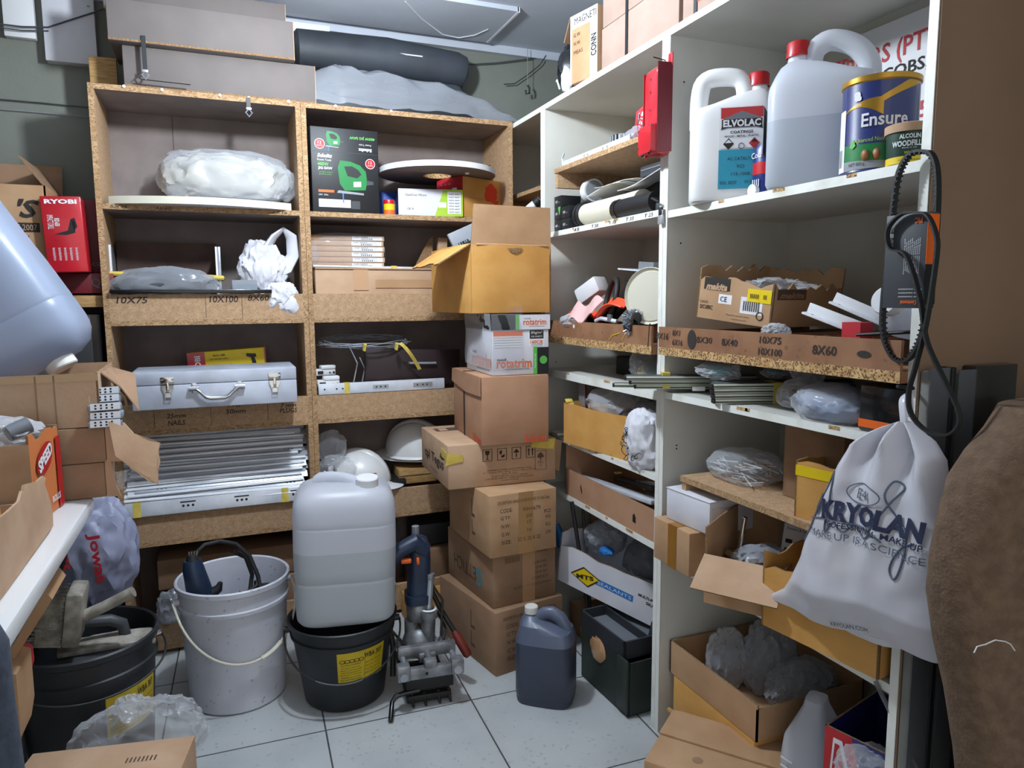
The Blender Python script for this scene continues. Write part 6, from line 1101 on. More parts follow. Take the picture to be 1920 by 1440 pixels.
# ================================================================== right white unit: top shelf
S1 = 1.3385
def jug5(name, label, loc, rz, w, d, h, m, capm, neck=+.28, low=0, mlow=None, lvl=.5):
    o = thing(name, label, 'jug', loc, rz)
    pf = [(.88, 0), (.96, .012), (1, .04), (1, .3), (1, .60), (.98, .66), (.93, .70)]
    if mlow:
        b = B(); b.loft([sq_ring(w*s, d*s, z*h, e=5) for s, z in [q_ for q_ in pf if q_[1] < lvl]+[(1, lvl)]], mlow, cap=True); b.obj('filled_body', o, 'lower body showing the liquid inside')
        pf = [(1, lvl)]+[q_ for q_ in pf if q_[1] > lvl]
    b = B(); rings = [sq_ring(w*s, d*s, z*h, e=5) for s, z in pf]; k = neck*w
    rings += [sq_ring(w*.72, d*.86, .74*h, e=4, cx=k*.35), sq_ring(w*.46, d*.66, .80*h, e=3, cx=k*.72), sq_ring(.040, .040, .845*h, e=2, cx=k), sq_ring(.036, .036, .90*h, e=2, cx=k)]
    b.loft(rings, m, cap=not mlow)
    if mlow: b.add([(p[0], p[1], p[2]) for p in rings[-1]], [tuple(range(48))], m)
    b.obj('body', o)
    b = B(); q = w*(.5 if k > 0 else -.5); b.tube(smooth([(k*.50, 0, .80*h), (k*.40, 0, .90*h), (0, 0, .955*h), (-q*.22, 0, .955*h), (-q*.50, 0, .915*h), (-q*.70, 0, .85*h), (-q*.82, 0, .76*h), (-q*.82, 0, .60*h)] if low else [(k*.50, 0, .80*h), (k*.40, 0, .90*h), (k*.05, 0, .955*h), (-q*.45, 0, (.965-low*.3)*h), (-q*.70, 0, (.93-low*.7)*h), (-q*.78, 0, (.84-low)*h), (-q*.80, 0, (.72-low*.5)*h), (-q*.80, 0, .58*h)], 3), .0165, m, 16, flat=1.2); b.obj('handle', o)
    b = B(); cap(b, .0215, .026, capm, T3(k, 0, .885*h), 20); b.lathe([(.0225, .875*h), (.023, .885*h), (.0225, .893*h)], capm, 24, M=T3(k, 0, 0)); b.obj('screw_cap', o)
    return o
jl = at(1362, 372, X=1.075)
o = jug5('jug', 'white plastic jug with red cap and turquoise catalyst label on the top right shelf', V((1.075, 1.335, S1)), R(-35), .185, .125, .285, 'white_gloss', 'red')
b = B(); M = frame((.014, -.0632, .088), (1, 0, 0), (0, 0, 1)) @ MX.Diagonal((.94, 1, 1, 1)); b.box((0, -.022, .0003), (.098, .082, .0008), 'teal', M=M); b.box((0, .065, .0003), (.098, .086, .0006), 'paper', M=M); b.box((0, .095, .0006), (.092, .022, .0008), 'red', M=M)
b.poly([(-.046, .06, .0011), (-.04, .084, .0011), (0, .098, .0011), (.04, .084, .0011), (.046, .06, .0011), (.03, .064, .0011), (-.03, .064, .0011)], 'mid_grey', M=M); b.poly([(-.044, .062, .0013), (-.044, .082, .0013), (.044, .082, .0013), (.044, .062, .0013), (.03, .066, .0013), (-.03, .066, .0013)], 'ink', M=M); b.text('ELVOLAC', M @ T3(0, .0735, .0015), 'white', w=.082, h=.015, bold=.04); b.text('COATINGS', M @ T3(0, .055, .001), 'ink', w=.05, h=.006, bold=.03); b.text('WOOD - METAL - PLASTIC', M @ T3(0, .0465, .001), 'ink', w=.075, h=.004, bold=.03)
for x, m in ((-.028, 'ink'), (.028, 'red')): b.poly([(x-.012, .031, .001), (x, .043, .001), (x+.012, .031, .001), (x, .019, .001)], m, M=M); b.poly([(x-.008, .033, .0013), (x+.008, .033, .0013), (x, .040, .0013)], 'white' if m == 'ink' else 'ink', M=M)
b.tube([M @ V((.006*cos(a), .026+.006*sin(a), .001)) for a in [2*pi*k/16 for k in range(16)]], .0006, 'ink', 5, closed=True)
for s, x, y, ww in (('AC CATALYST', 0, .0, .06), ('RC0', 0, -.016, .016), ('115-1008', 0, -.032, .04), ('B/N: 38237', -.026, -.05, .036), ('05-Sep-22', .027, -.05, .036)): b.text(s, M @ T3(x, y, .001), 'ink', w=ww, h=.007)
b.obj('label', o, 'turquoise, red and white printed label')
o = jug5('jug', 'large translucent red-capped jug half full of liquid on the top right shelf', V((1.10, 1.103, S1)), R(-48), .195, .135, .29, 'jug', 'red', neck=-.24, low=.09, mlow='jug_low', lvl=.44)
b = B(); M = frame((-.1035, 0.0, .12), (0, -1, 0), (0, 0, 1)); b.box((0, 0, .0008), (.045, .09, .001), 'ink', M=M); b.box((.0, -.03, .0012), (.04, .03, .001), 'red', M=M); b.box((0, .02, .0012), (.03, .04, .001), 'grey', M=M); b.obj('label', o, 'black and red side label')
o = thing('can', 'dark blue drink can between the two jugs', 'can', (1.10, 1.245, S1)); b = B(); b.lathe([(0, 0), (.028, 0), (.033, .01), (.033, .10), (.028, .112), (0, .112)], 'navy', 28); b.lathe([(.0335, .05), (.0335, .075)], 'red', 28); b.text('Cola', RF(0, .09, -.0338), 'white', w=.03, h=.012); b.text('IIII', RF(0, .03, -.0338), 'white', w=.02, h=.02); b.obj('body', o)
b = B(); b.lathe([(0, -.004), (.012, -.004), (.013, .006), (0, .008)], 'white', 16, M=RF(0, 0, 0)); tag(b.obj('stopper', loc=(1.045, 1.225, S1+.013)), 'small white cap lying at the foot of the dark can', 'cap')
# nutrition tin
TL = V((1.073, .945, S1)); o = thing('nutrition_tin', 'large blue and gold nutrition powder tin at the right of the top shelf', 'tin', TL); r_, h_ = .060, .158
b = B(); b.lathe([(0, .0), (r_-.002, 0), (r_+.001, .003), (r_, .006), (r_, h_-.01)], 'navy', 64); b.obj('body', o)
b = B(); b.lathe([(r_-.001, h_-.012), (r_+.0025, h_-.009), (r_+.0028, h_-.001), (r_+.001, h_), (r_-.004, h_-.003), (0, h_-.004)], 'gold', 64); b.obj('lid', o)
b = B(); cen = atan2(CAM.y-TL.y, CAM.x-TL.x)
def tp(pts, m, lift): # polygon in (arc metres, height) wrapped on the tin
    n = 10; vs = []; 
    for (s_, z) in pts: a = cen + s_/r_; vs.append(((r_+lift)*cos(a), (r_+lift)*sin(a), z))
    b.add(vs, [tuple(range(len(vs)))], m)
def tband(f0, f1, s0, s1, m, lift, n=22):
    b.grid(lambda u, v: ((r_+lift)*cos(cen+(s0+(s1-s0)*u)/r_), (r_+lift)*sin(cen+(s0+(s1-s0)*u)/r_), f0(u)+(f1(u)-f0(u))*v), n, 3, m)
tband(lambda u: .108+.04*u**.8 if u < .5 else .108+.04*u**.8-.0*u, lambda u: min(.146, .120+.05*u), .0, .085, 'gold', .0006)
tband(lambda u: .088+.02*sin(3*u), lambda u: .094+.026*sin(1.7*u), -.085, .005, 'gold', .0008)
tband(lambda u: .006, lambda u: .052-.006*sin(3.1*u), -.09, .09, 'green', .0005); tband(lambda u: .006, lambda u: .024-.012*u, -.09, .09, 'grey', .0008); tband(lambda u: .006, lambda u: .11, -.10, -.062, 'paper', .0009, 8)
def tt(s, sx, z, w, h, m, **k): b.text(s, T3(sx, z, 0), m, w, h, warp=lambda p: ((r_+.0016)*cos(cen+p.x/r_), (r_+.0016)*sin(cen+p.x/r_), p.y), **k)
tt('Ensure', .008, .085, .072, .022, 'paper', bold=.02); tt('Gold', .036, .068, .032, .014, 'gold', bold=.03); tt('Advanced Nutrition', -.008, .053, .062, .007, 'lime'); tt('Plant', .034, .046, .018, .006, 'lime'); tt('NET 850 g', -.034, .014, .028, .007, 'ink'); tt('Almond', .04, .018, .026, .007, 'ink'); tt('a', -.036, .126, .013, .016, 'paper', bold=.06); tt('Abbott', -.036, .112, .014, .005, 'paper')
for (sx, rot) in ((-.020, 0), (-.003, 20)): a = cen+sx/r_; b.crumple(((r_+.001)*cos(a), (r_+.001)*sin(a), .028), (.004, .0075, .0095), 'almond', 3+rot, .05, 2, sub=3, flat=False)
tp([(-.048, .044), (-.041, .058), (-.036, .046), (-.041, .041)], 'green_light', .002); tt('IIIIIIII', -.075, .03, .014, .03, 'ink'); b.obj('label', o, 'blue, gold and green printed label')
o = thing('filler_tub', 'small dark green wood filler tub with beige lid in front of the nutrition tin', 'tub', V((1.042, .858, S1))); r2 = .0345; c2 = atan2(CAM.y-.858, CAM.x-1.042)
b = B(); b.lathe([(0, 0), (r2-.003, 0), (r2-.002, .004), (r2, .052)], 'green_dark', 40); b.lathe([(r2-.001, .001), (r2-.0008, .012)], 'yellow', 40); b.obj('body', o); b = B(); cap(b, r2+.002, .014, 'card_pale', T3(0, 0, .05), 44); b.obj('lid', o)
b = B(); g = lambda s, sx, z, w, h, m, **k: b.text(s, T3(sx, z, 0), m, w, h, warp=lambda p: ((r2+.0008)*cos(c2+p.x/r2), (r2+.0008)*sin(c2+p.x/r2), p.y), **k)
g('ALCOLIN', 0, .042, .030, .007, 'paper', bold=.03); g('WOODFILLER', 0, .031, .052, .009, 'paper', bold=.03); g('Ready to use', 0, .024, .02, .003, 'paper'); g('White', 0, .017, .014, .004, 'yellow'); g('interior exterior', 0, .006, .03, .003, 'green_dark'); b.obj('lettering', o)
b = B(); b.box((0, 0, .03), (.03, .02, .06), 'paper', bev=.001); b.box((-.0155, 0, .015), (.001, .018, .02), 'ink'); tag(b.obj('small_pack', loc=(1.07, .822, S1)), 'small white pack squeezed between the wood filler tub and the end panel', 'box')
# sign board at the back
o = thing('sign_board', 'white sign board with red and black capitals behind the nutrition tin', 'sign', (XB-.012, 1.05, S1), 0); b = B(); b.box((0, -.01, .19), (.006, .46, .375), 'paper'); b.obj('board', o)
b = B(); yy = lambda px, z: at(px, 0, X=XB-.016).y
def sign(s, pa, pb, m, bold=.02):
    a = at(*pa, X=XB-.0155); c_ = at(*pb, X=XB-.0155); return a, c_
for s, p0, p1, hh, m in (('INTERIORS (PTY)', (1515, 160), (1772, 60), .052, 'red_text'), ('L. JACOBS,', (1600, 160), (1741, 121), .034, 'ink'), ('082 4435', (1600, 235), (1740, 205), .034, 'red_text')):
    a = at(*p0, X=XB-.0155); c_ = at(*p1, X=XB-.0155); ww = a.y-c_.y
    b.text(s, frame((-.0035, (a.y+c_.y)/2-1.05, (a.z+c_.z)/2-S1), (0, -1, 0), (0, 0, 1)), m, w=ww, h=hh, bold=.015); b.obj('lettering', o); b = B()
b.bm.free()

# ================================================================== right white unit: bin shelf
ZB = 1.0615
o = carton('power_tool_carton', 'torn open brown tool carton with yellow sticker on the right bin shelf', 'box', V((1.140, 1.281, ZB+.016)), R(-77), .195, .25, .092, 'card', opened=True, n=12, jag=.014, seed=21, ry=R(6), hf={'B': .12, 'R': .085, 'L': .115},
    pr=[('F', 'r', .08, .70, .44, .99, 'ink'), ('F', 't', 'makita', .26, .78, .30, .17, 'card_pale', {'shear': .3, 'bold': .05, 'up': .0004}), ('F', 'r', .30, .40, .48, .62, 'paper'), ('F', 't', 'CE', .37, .51, .09, .12, 'ink', {'up': .0004}), ('F', 'r', .60, .24, .88, .62, 'paper'), ('F', 't', 'IIIIIIII', .74, .42, .20, .22, 'ink', {'up': .0004}), ('F', 'r', .68, .52, .98, .82, 'yellow', .0008), ('F', 't', 'IIIII  II', .82, .66, .2, .10, 'ink', {'up': .0014}), ('F', 't', 'CHARGER', .10, .40, .12, .06, 'ink'), ('F', 't', 'DC18RC', .14, .28, .18, .10, 'ink', {'bold': .02}), ('F', 't', 'Made for power tools', .58, .16, .3, .05, 'ink_soft'), ('F', 't', 'www.tools', .6, .08, .2, .04, 'ink_soft'), ('R', 'r', .05, .62, .45, .86, 'ink_soft'), ('R', 't', 'makita', .25, .72, .34, .14, 'card_dark', {'shear': .3, 'bold': .04, 'up': .0004})])
b = B(); M = face(.195, .25, .092, 'F') @ T3(.07, -.025, .001); b.tube([M @ V((.008*cos(a), .008*sin(a), 0)) for a in [2*pi*k/20 for k in range(20)]], .0009, 'ink', 5, closed=True); b.obj('round_mark', o)
b = B(); b.crumple((0, 0, 0), (.09, .07, .03), 'film_dense', 211, .5, 3, sub=5, flat=False); tag(b.obj('plastic_bags', loc=(1.16, 1.27, ZB+.078)), 'clear plastic bags sticking up out of the torn tool carton', 'bag')
b = B(); b.crumple((0, 0, .0), (.022, .03, .016), 'film_dense', 213, .4, 3, sub=4, flat=False); tag(b.obj('plug_packet', loc=(1.03, 1.13, 1.062)), 'shiny packet peeping over the bin front below the torn tool carton', 'packet')
def angle_iron(label, loc, rz, ry, ln=.13):
    o = thing('angle_bracket', label, 'bracket', loc, rz, 'white angle brackets on the right bin shelf', ry=ry); b = B(); b.box((0, 0, 0), (ln, .022, .004), 'white', bev=.0008); b.box((0, .010, .010), (ln, .003, .02), 'white', bev=.0008); b.lathe([(0, .0024), (.003, .0024)], 'black', 10, M=T3(-ln*.35, 0, 0)); b.obj('angle', o)
angle_iron('lower white angle bracket lying across the bin dividers beside the white bottle', (1.05, 1.01, 1.082), R(-70), R(20), .11)
angle_iron('upper white angle bracket lying against the white bottle', (1.09, .985, 1.098), R(-64), R(24), .11)
o = thing('bottle', 'white plastic bottle lying on its side with its cap toward the aisle', 'bottle', V((1.075, .884, 1.116)), R(12)); o.rotation_euler = (0, R(-82), R(10))
b = B(); b.lathe([(0, -.13), (.05, -.13), (.055, -.122), (.055, -.02), (.048, .0), (.028, .016), (.021, .022), (.021, .034), (0, .034)], 'poly', 36); b.obj('body', o); b = B(); b.lathe([(.022, .026), (.0235, .028), (.0235, .050), (.021, .053), (0, .053)], 'white', 32); b.lathe([(.004, .0535), (.0055, .0538), (.0055, .0532)], 'card_white', 16); b.obj('cap', o)
b = B(); b.lathe([(0, 0), (.034, 0), (.034, .03), (0, .03)], 'off_white', 28, M=MX.Rotation(R(70), 4, 'X')); tag(b.obj('round_tub', loc=(1.18, .955, 1.10)), 'round off-white tub standing behind the white angle brackets', 'lid')
b = B(); b.box((0, 0, .02), (.05, .07, .04), 'dark_grey'); tag(b.obj('dark_block', loc=(1.30, .98, ZB)), 'dark block behind the torn tool carton on the right bin shelf', 'block')
b = B(); b.box((0, 0, .0), (.03, .04, .03), 'red_text'); tag(b.obj('red_packet', loc=(1.045, .945, 1.07)), 'small dark red packet under the white bottle', 'packet')
b = B(); b.cyl((0, 0, 0), (.02, -.09, .008), .003, 'iron', 8); tag(b.obj('drill_bit', loc=(.995, .90, 1.066)), 'thin dark drill bit lying on the bin front below the white bottle', 'drill bit')
rnd = random.Random(17); f0 = None
for k in range(9):
    loc = (1.02+rnd.uniform(0, .2), .85+.065*k+rnd.uniform(-.01, .01), 1.022)
    lab = 'loose small fitting lying in the compartments of the right bin shelf'
    b = B(); b.tube([(0, 0, 0), (.0, .03, .01), (.0, .035, .03)], .005, ['brass_tape', 'grey', 'paper'][k % 3], 8)
    o = b.obj('plug_fitting', loc=loc, rot=(0, 0, rnd.uniform(0, 6))); tag(o, lab, 'fitting', 'loose fittings in the right bin compartments')
# shelf of edge profiles and bags
GE = 'edge profiles bundled on the right white unit'
mat('edge_strip', '#b4baa6', .35, col2='#c6cabc', scale=18, stretch=(.3, 3, 3), metal=.1); mat('bin_teal', '#3aa8b8', .3)
def profile(ln, pale=True):
    b = B(); b.box((0, 0, 0), (ln, .018, .010), 'edge_strip', bev=.0008); b.box((0, 0, .0054), (ln, .014, .0008), 'dark_grey'); b.box((0, -.0094, -.001), (ln, .0008, .003), 'dark_grey'); b.box((-ln/2-.002, 0, 0), (.006, .017, .009), 'black', bev=.001); return b
f0 = None; k = 0
A = V((1.13, 1.205, .9065))
for row in range(4):
    for c_ in range(3):
        loc = A + V((-.002*row+.016*c_, .019*c_, .0112*row)); lab = f'edge profile, {["lowest", "second", "third", "top"][row]} layer {["front", "middle", "back"][c_]} row of the right-hand taped bundle'
        if f0 is None: f0 = thing('edge_profile', lab, 'profile', loc, R(-20), GE); profile(.31).obj('strip', f0)
        else: dup(f0, loc, label=lab)
A2 = V((1.075, 1.43, .9085))
for row in range(3):
    for c_ in range(2):
        dup(f0, A2+V((-.01*row+.012*c_-.004*row, .02*c_, .0112*row+.006)), R(-26), label=f'edge profile, {["lowest", "middle", "top"][row]} layer {["front", "back"][c_]} row of the left-hand bundle jutting past the partition')
dup(f0, A2+V((-.028, .055, .004)), R(-30), label='single clear-wrapped edge profile jutting out furthest to the left past the white partition')
u_ = V((cos(R(-20)), sin(R(-20)), 0))
b = B(); b.box((0, .018, .0165), (.02, .060, .047), 'masking'); tag(b.obj('yellow_tape', loc=A+u_*(-.02), rot=(0, 0, R(-20))), 'yellow tape band round the right-hand bundle of edge profiles', 'tape')
b = B(); b.box((0, .012, .018), (.018, .044, .038), 'masking'); tag(b.obj('yellow_tape', loc=A2+V((-.075, .035, .004)), rot=(0, 0, R(-26))), 'yellow tape band round the left-hand bundle of edge profiles', 'tape')
b = B(); b.box((0, 0, 0), (.03, .001, .010), 'paper'); tag(b.obj('paper_label', loc=A2+V((-.02, -.022, .004)), rot=(0, 0, R(-26))), 'small white label stuck on the left-hand bundle of edge profiles', 'label')
for (dx, dy, dz, s_, lab) in ((-.05, .06, .058, .04, 'clear packet with turquoise print on the left end of the profile bundles'), (.06, .0, .055, .026, 'clear crinkled packet on the right-hand profile bundle')):
    o = thing('wrapped_packet', lab, 'packet', A+V((dx-.04, dy+.05, dz))); b = B(); b.crumple((0, 0, 0), (s_, s_*1.4, s_*.5), 'film_dense', int(s_*999), .4, 3, sub=4, flat=False); b.obj('film', o); b = B(); b.crumple((0, .005, .002), (s_*.6, s_*.8, s_*.3), 'bin_teal', int(s_*888), .4, 3, sub=3, flat=False); b.obj('print', o)
b = B(); b.crumple((0, 0, .03), (.05, .05, .036), 'film_dense', 221, .25, 2.4, sub=4); b.crumple((.01, .0, .075), (.03, .035, .03), 'film', 222, .4, 2.4, sub=4, flat=False); tag(b.obj('clear_bag', loc=(1.10, 1.12, .9005)), 'knotted clear bag of pale fittings right of the edge profiles', 'bag')
o = thing('cloth_bag', 'bluish white cloth packed in clear plastic with a written mark at the shelf edge', 'bag', V((1.065, 1.00, .9005))); b = B(); b.crumple((0, 0, .028), (.062, .085, .036), 'poly_blue', 231, .18, 1.8, sub=5); b.obj('cloth', o); b = B(); b.text('S7', frame((-.045, .045, .05), (.15, -1, 0), (-.6, 0, .8)), 'ink', w=.03, h=.016, lift=.004); b.obj('written_mark', o)
b = B(); b.crumple((0, 0, .025), (.067, .09, .042), 'film', 232, .2, 2.2, sub=4); b.obj('plastic_wrap', o)
b = B(); b.crumple((0, 0, .04), (.04, .045, .045), 'film_grey', 233, .25, 2.2, sub=4); tag(b.obj('grey_bag', loc=(1.12, .915, .9005)), 'greyish plastic bag behind the bluish cloth bag', 'bag')
o = thing('black_box', 'glossy black box with a red band at the right end of the profile shelf', 'box', V((1.06, .86, .9005))); b = B(); b.box((0, 0, .04), (.09, .09, .08), 'black_gloss', bev=.003); b.box((0, 0, .014), (.091, .091, .014), 'orange'); b.obj('body', o)
b = B(); b.box((0, 0, .03), (.18, .16, .06), 'black', bev=.004); tag(b.obj('dark_box', loc=(1.25, .95, .9005)), 'dark box at the back of the profile shelf', 'box')
# chipboard shelf
ZC = .7035
o = thing('nail_bag', 'clear plastic bag of long nails on the lower loose chipboard shelf', 'bag', V((1.13, 1.32, ZC))); b = B(); rnd = random.Random(31)
for k in range(90):
    a = rnd.uniform(-.9, .9)+(1.57 if k % 3 else .6); x, y, z = rnd.uniform(-.05, .06), rnd.uniform(-.07, .06), .006+.05*rnd.random()**1.6; l = .035; b.tube([(x-l*cos(a)*.5, y-l*sin(a)*.9, z), (x+l*cos(a)*.5, y+l*sin(a)*.9, z+rnd.uniform(-.01, .012))], .0014, 'galv' if k % 4 else 'brass_tape', 5, cap=False)
c_ = b.obj('nails', o, 'long thin nails'); c_['kind'] = 'stuff'
b = B(); b.crumple((0, 0, .03), (.075, .10, .042), 'film', 241, .2, 2.4, sub=4); b.obj('plastic', o)
carton('cardboard_carton', 'dark brown carton standing behind the yellow taped carton on the loose chipboard shelf', 'box', V((1.22, 1.10, ZC)), R(-90), .16, .22, .155, 'card_dark')
o = carton('cardboard_carton', 'open yellow-brown carton with a yellow tape band on the loose chipboard shelf', 'box', V((1.115, .975, ZC)), R(-78), .19, .15, .112, 'card_gold', opened=True, n=8, jag=.006, tapes=[('F', 0, .74, 1, .92, 'yellow')])
b = B(); b.box((0, 0, 0), (.006, .10, .03), 'film_dark'); tag(b.obj('clear_strip', loc=(1.27, .92, .84)), 'clear plastic strip behind the yellow taped carton', 'strip')
# lower shelf
ZF = .4845
o = carton('cardboard_carton', 'tan carton sealed with brown tape, under the white carton on the lower shelf', 'box', V((1.075, 1.395, ZF)), R(-90), .145, .20, .105, 'card', tapes=[('F', .42, 0, .66, 1, 'brass_tape'), ('T', .42, 0, .66, 1, 'brass_tape')])
o = carton('white_carton', 'small white carton resting on the tape-sealed carton under the loose chipboard shelf', 'box', V((1.10, 1.375, ZF+.106)), R(-86), .155, .20, .075, 'card_white'); b = B(); b.box((0, 0, .0765), (.157, .202, .003), 'card_white', bev=.001); b.box((.0785, 0, .03), (.0015, .19, .06), 'card_white'); b.obj('lid', o)
o = carton('cardboard_carton', 'open brown carton of hardware with one flap hanging down on the lower shelf', 'box', V((1.065, 1.185, ZF+.004)), R(-58), .165, .245, .105, 'card', opened=True, n=6, bow=.004, hf={'L': .165, 'B': .15, 'R': .11}, flaps=[{'s': 'F', 'l': .085, 'a': 128, 'm': 'card_pale', 'cut': -.05}], seed=4)
h0 = V((1.06, 1.19, ZF+.004))
o = thing('cup_hook', 'steel rod standing on a round base in the hardware carton', 'fitting', h0+V((-.03, .03, .075)), ry=R(10)); b = B(); b.cyl((0, 0, 0), (0, 0, .085), .005, 'chrome', 14); b.crumple((0, 0, .085), (.006, .006, .005), 'chrome', 2, .02, 2, sub=2, flat=False); b.obj('rod', o); b = B(); b.lathe([(0, .012), (.026, .012), (.030, .004), (.030, 0), (0, 0)], 'chrome', 24); b.obj('base', o)
o = thing('blister_pack', 'clear blister pack with a printed grey card standing in the hardware carton', 'packet', h0+V((.07, -.035, .06)), R(-70), rx=R(-14)); b = B(); b.box((0, 0, .055), (.085, .004, .12), 'film_dark', bev=.001); b.obj('blister', o); b = B(); b.box((0, -.003, .045), (.07, .002, .085), 'paper'); b.text('Runners & Guides', frame((0, -.0042, .078), (1, 0, 0), (0, 0, 1)), 'ink', w=.055, h=.006); [b.box((-.02, -.0042, .03+.02*k), (.015, .001, .009), 'ink') for k in range(2)]; [b.box((.014, -.0042, .035), (.022, .001, .04), 'grey')]; b.obj('card', o)
for k, (dx, dy, dz, m, lab) in enumerate(((-.04, -.03, .085, 'white', 'white plastic piece at the front of the hardware carton'), (.0, -.07, .085, 'paper', 'small white label card in the hardware carton'), (.0, .0, .075, 'film_grey', 'heap of clear packets in the hardware carton'))):
    b = B(); (b.box((0, 0, 0), (.04, .022, .016), m, bev=.003) if k < 2 else b.crumple((0, 0, 0), (.06, .07, .03), m, 251, .35, 3, sub=4, flat=False)); tag(b.obj(['plastic_piece', 'label_card', 'clear_packets'][k], loc=h0+V((dx, dy, dz)), rot=(.3, .2, .5+k)), lab, 'hardware')
o = thing('torn_strings', 'torn cardboard fibres dangling from the corner of the hardware carton', 'cardboard', at(1362, 1080, X=.955)); b = B(); [b.tube([(0, 0, .02), (.003*k, -.004*k, 0), (.002*k, .006-.008*k, -.03-.006*k)], .0016, 'card_pale', 5) for k in range(4)]; b.obj('fibres', o)
o = carton('cardboard_carton', 'open yellow-brown carton jutting out of the lower shelf behind the hanging bag', 'box', V((1.075, .955, ZF+.004)), R(-82), .245, .20, .125, 'card_gold', opened=True, n=10, jag=.014, seed=14, hf={'L': .15})
b = B(); b.box((0, 0, .0), (.01, .03, .12), 'green_dark'); b.cyl((-.008, -.004, .03), (-.008, -.004, .055), .006, 'white', 10); tag(b.obj('green_bottle', loc=(1.01, .86, ZF+.10)), 'dark green bottle at the front of the jutting yellow-brown carton', 'bottle')
# floor of the right unit
carton('cardboard_carton', 'yellow-brown carton on the floor under the wide tray carton', 'box', V((1.20, 1.30, 0)), R(-90), .30, .34, .168, 'card_gold')
o = carton('tray_carton', 'wide brown tray carton of grey plastic bags at the bottom right', 'box', V((1.185, 1.305, .1695)), R(-90), .325, .31, .085, 'card', opened=True, hf={'B': .10, 'R': .075})
for k, (dx, dy, rx, ry, rz_, lab) in enumerate(((-.05, .06, .05, .055, .075, 'crumpled clear bag at the left of the wide tray carton'), (.02, .0, .07, .06, .095, 'tall grey plastic bag in the middle of the wide tray carton'), (.04, -.09, .09, .06, .06, 'grey plastic bag at the right end of the wide tray carton'))):
    o = thing('plastic_bag', lab, 'bag', V((1.185+dx, 1.305+dy, .178))); b = B(); b.crumple((0, 0, rz_*.7), (rx, ry, rz_), ['film_dense', 'film_grey', 'film_grey'][k], 261+k, .28, 2.4, sub=5); b.obj('film', o); b = B(); b.crumple((0, 0, rz_*.5), (rx*.8, ry*.8, rz_*.65), 'mid_grey', 271+k, .25, 2.2, sub=4); b.obj('contents', o)
# foreground cartons at the bottom right
o = carton('cardboard_carton', 'closed scuffed brown carton in the foreground under the wide tray carton', 'box', V((.955, 1.175, 0)), R(-52), .26, .22, .150, 'card', tapes=[('T', 0, .56, 1, .74, 'tape')]); b = B(); b.box((0, .045, .153), (.262, .10, .004), 'card'); b.lathe([(0, .1508), (.011, .1508)], 'card_dark', 20, M=T3(-.03, -.055, 0)); b.obj('top_flap', o)
b = B(); b.tube([(0, .06, 0), (0, -.02, .006), (0, -.10, .004)], [.006, .007, .006], 'wood_pale', 8); b.tube([(0, -.02, .006), (.004, -.03, .018)], .0015, 'brass_tape', 5); tag(b.obj('bamboo_stick', loc=at(1280, 1354, X=1.0)), 'pale stick lying across the front edge of the foreground carton', 'stick')
o = thing('jug', 'white plastic jug with moulded ridges standing on the floor at the lower right', 'jug', V((1.10, 1.05, 0)), R(-60)); b = B(); w_, d_, h_ = .11, .15, .315
b.loft([sq_ring(w_*s, d_*s2, z*h_, e=4) for s, s2, z in ((.9, .9, 0), (1, 1, .03), (1, 1, .62), (.95, .9, .72), (.6, .6, .85), (.4, .4, .93), (.34, .34, .98), (.1, .1, 1.0))], 'poly'); b.obj('body', o)
b = B(); [b.tube([(-w_*.3+.010, -d_*.5-.001, h_*(.34+.055*k)), (-w_*.3-.012, -d_*.5-.002, h_*(.365+.055*k))], .0022, 'white', 6) for k in range(6)]; b.obj('ridges', o)
o = thing('paint_carton', 'red, white and blue open carton beside the white jug at the lower right', 'box', V((1.14, .895, 0)), R(-75)); b = B(); w_, d_, h_ = .17, .20, .325
for p_, q_ in (((-w_/2, -d_/2, 0), (w_/2, -d_/2, 0)), ((w_/2, -d_/2, 0), (w_/2, d_/2, 0)), ((w_/2, d_/2, 0), (-w_/2, d_/2, 0)), ((-w_/2, d_/2, 0), (-w_/2, -d_/2, 0))): wall(b, p_, q_, h_, .004, 'navy')
prints(b, w_, d_, h_, [pp('F', [(.0, .55), (.0, 1), (.30, 1), (.62, .40), (.66, .0), (.50, .0)], 'red'), pp('F', [(.06, .62), (.10, .95), (.20, .95), (.45, .5), (.48, .3)], 'paper', .0007), pp('F', [(.09, .68), (.12, .92), (.17, .92), (.40, .5)], 'red', .001)]); b.obj('body', o)
b = B(); b.crumple((0, 0, 0), (.06, .062, .05), 'film_dense', 281, .3, 2.2, sub=5, flat=False); b.crumple((.0, -.01, -.07), (.06, .06, .045), 'film', 282, .3, 2.2, sub=4, flat=False); tag(b.obj('plastic_lump', loc=(1.045, .86, .27)), 'crinkled clear plastic bundle bulging over the red, white and blue carton', 'plastic')
b = B(); b.text('ORO', frame((0, 0, 0), (.3, -1, 0), (0, 0, 1)), 'red_text', w=.06, h=.035, bold=.03); tag(b.obj('printed_film', loc=(.968, .875, .235)), 'red print on clear film below the crinkled bundle', 'film')
b = B(); b.cyl((0, 0, 0), (.03, -.10, -.17), .004, 'film_dark', 8); tag(b.obj('clear_tube', loc=(1.0, .83, .48)), 'thin clear tube hanging below the jutting yellow-brown carton', 'tube')

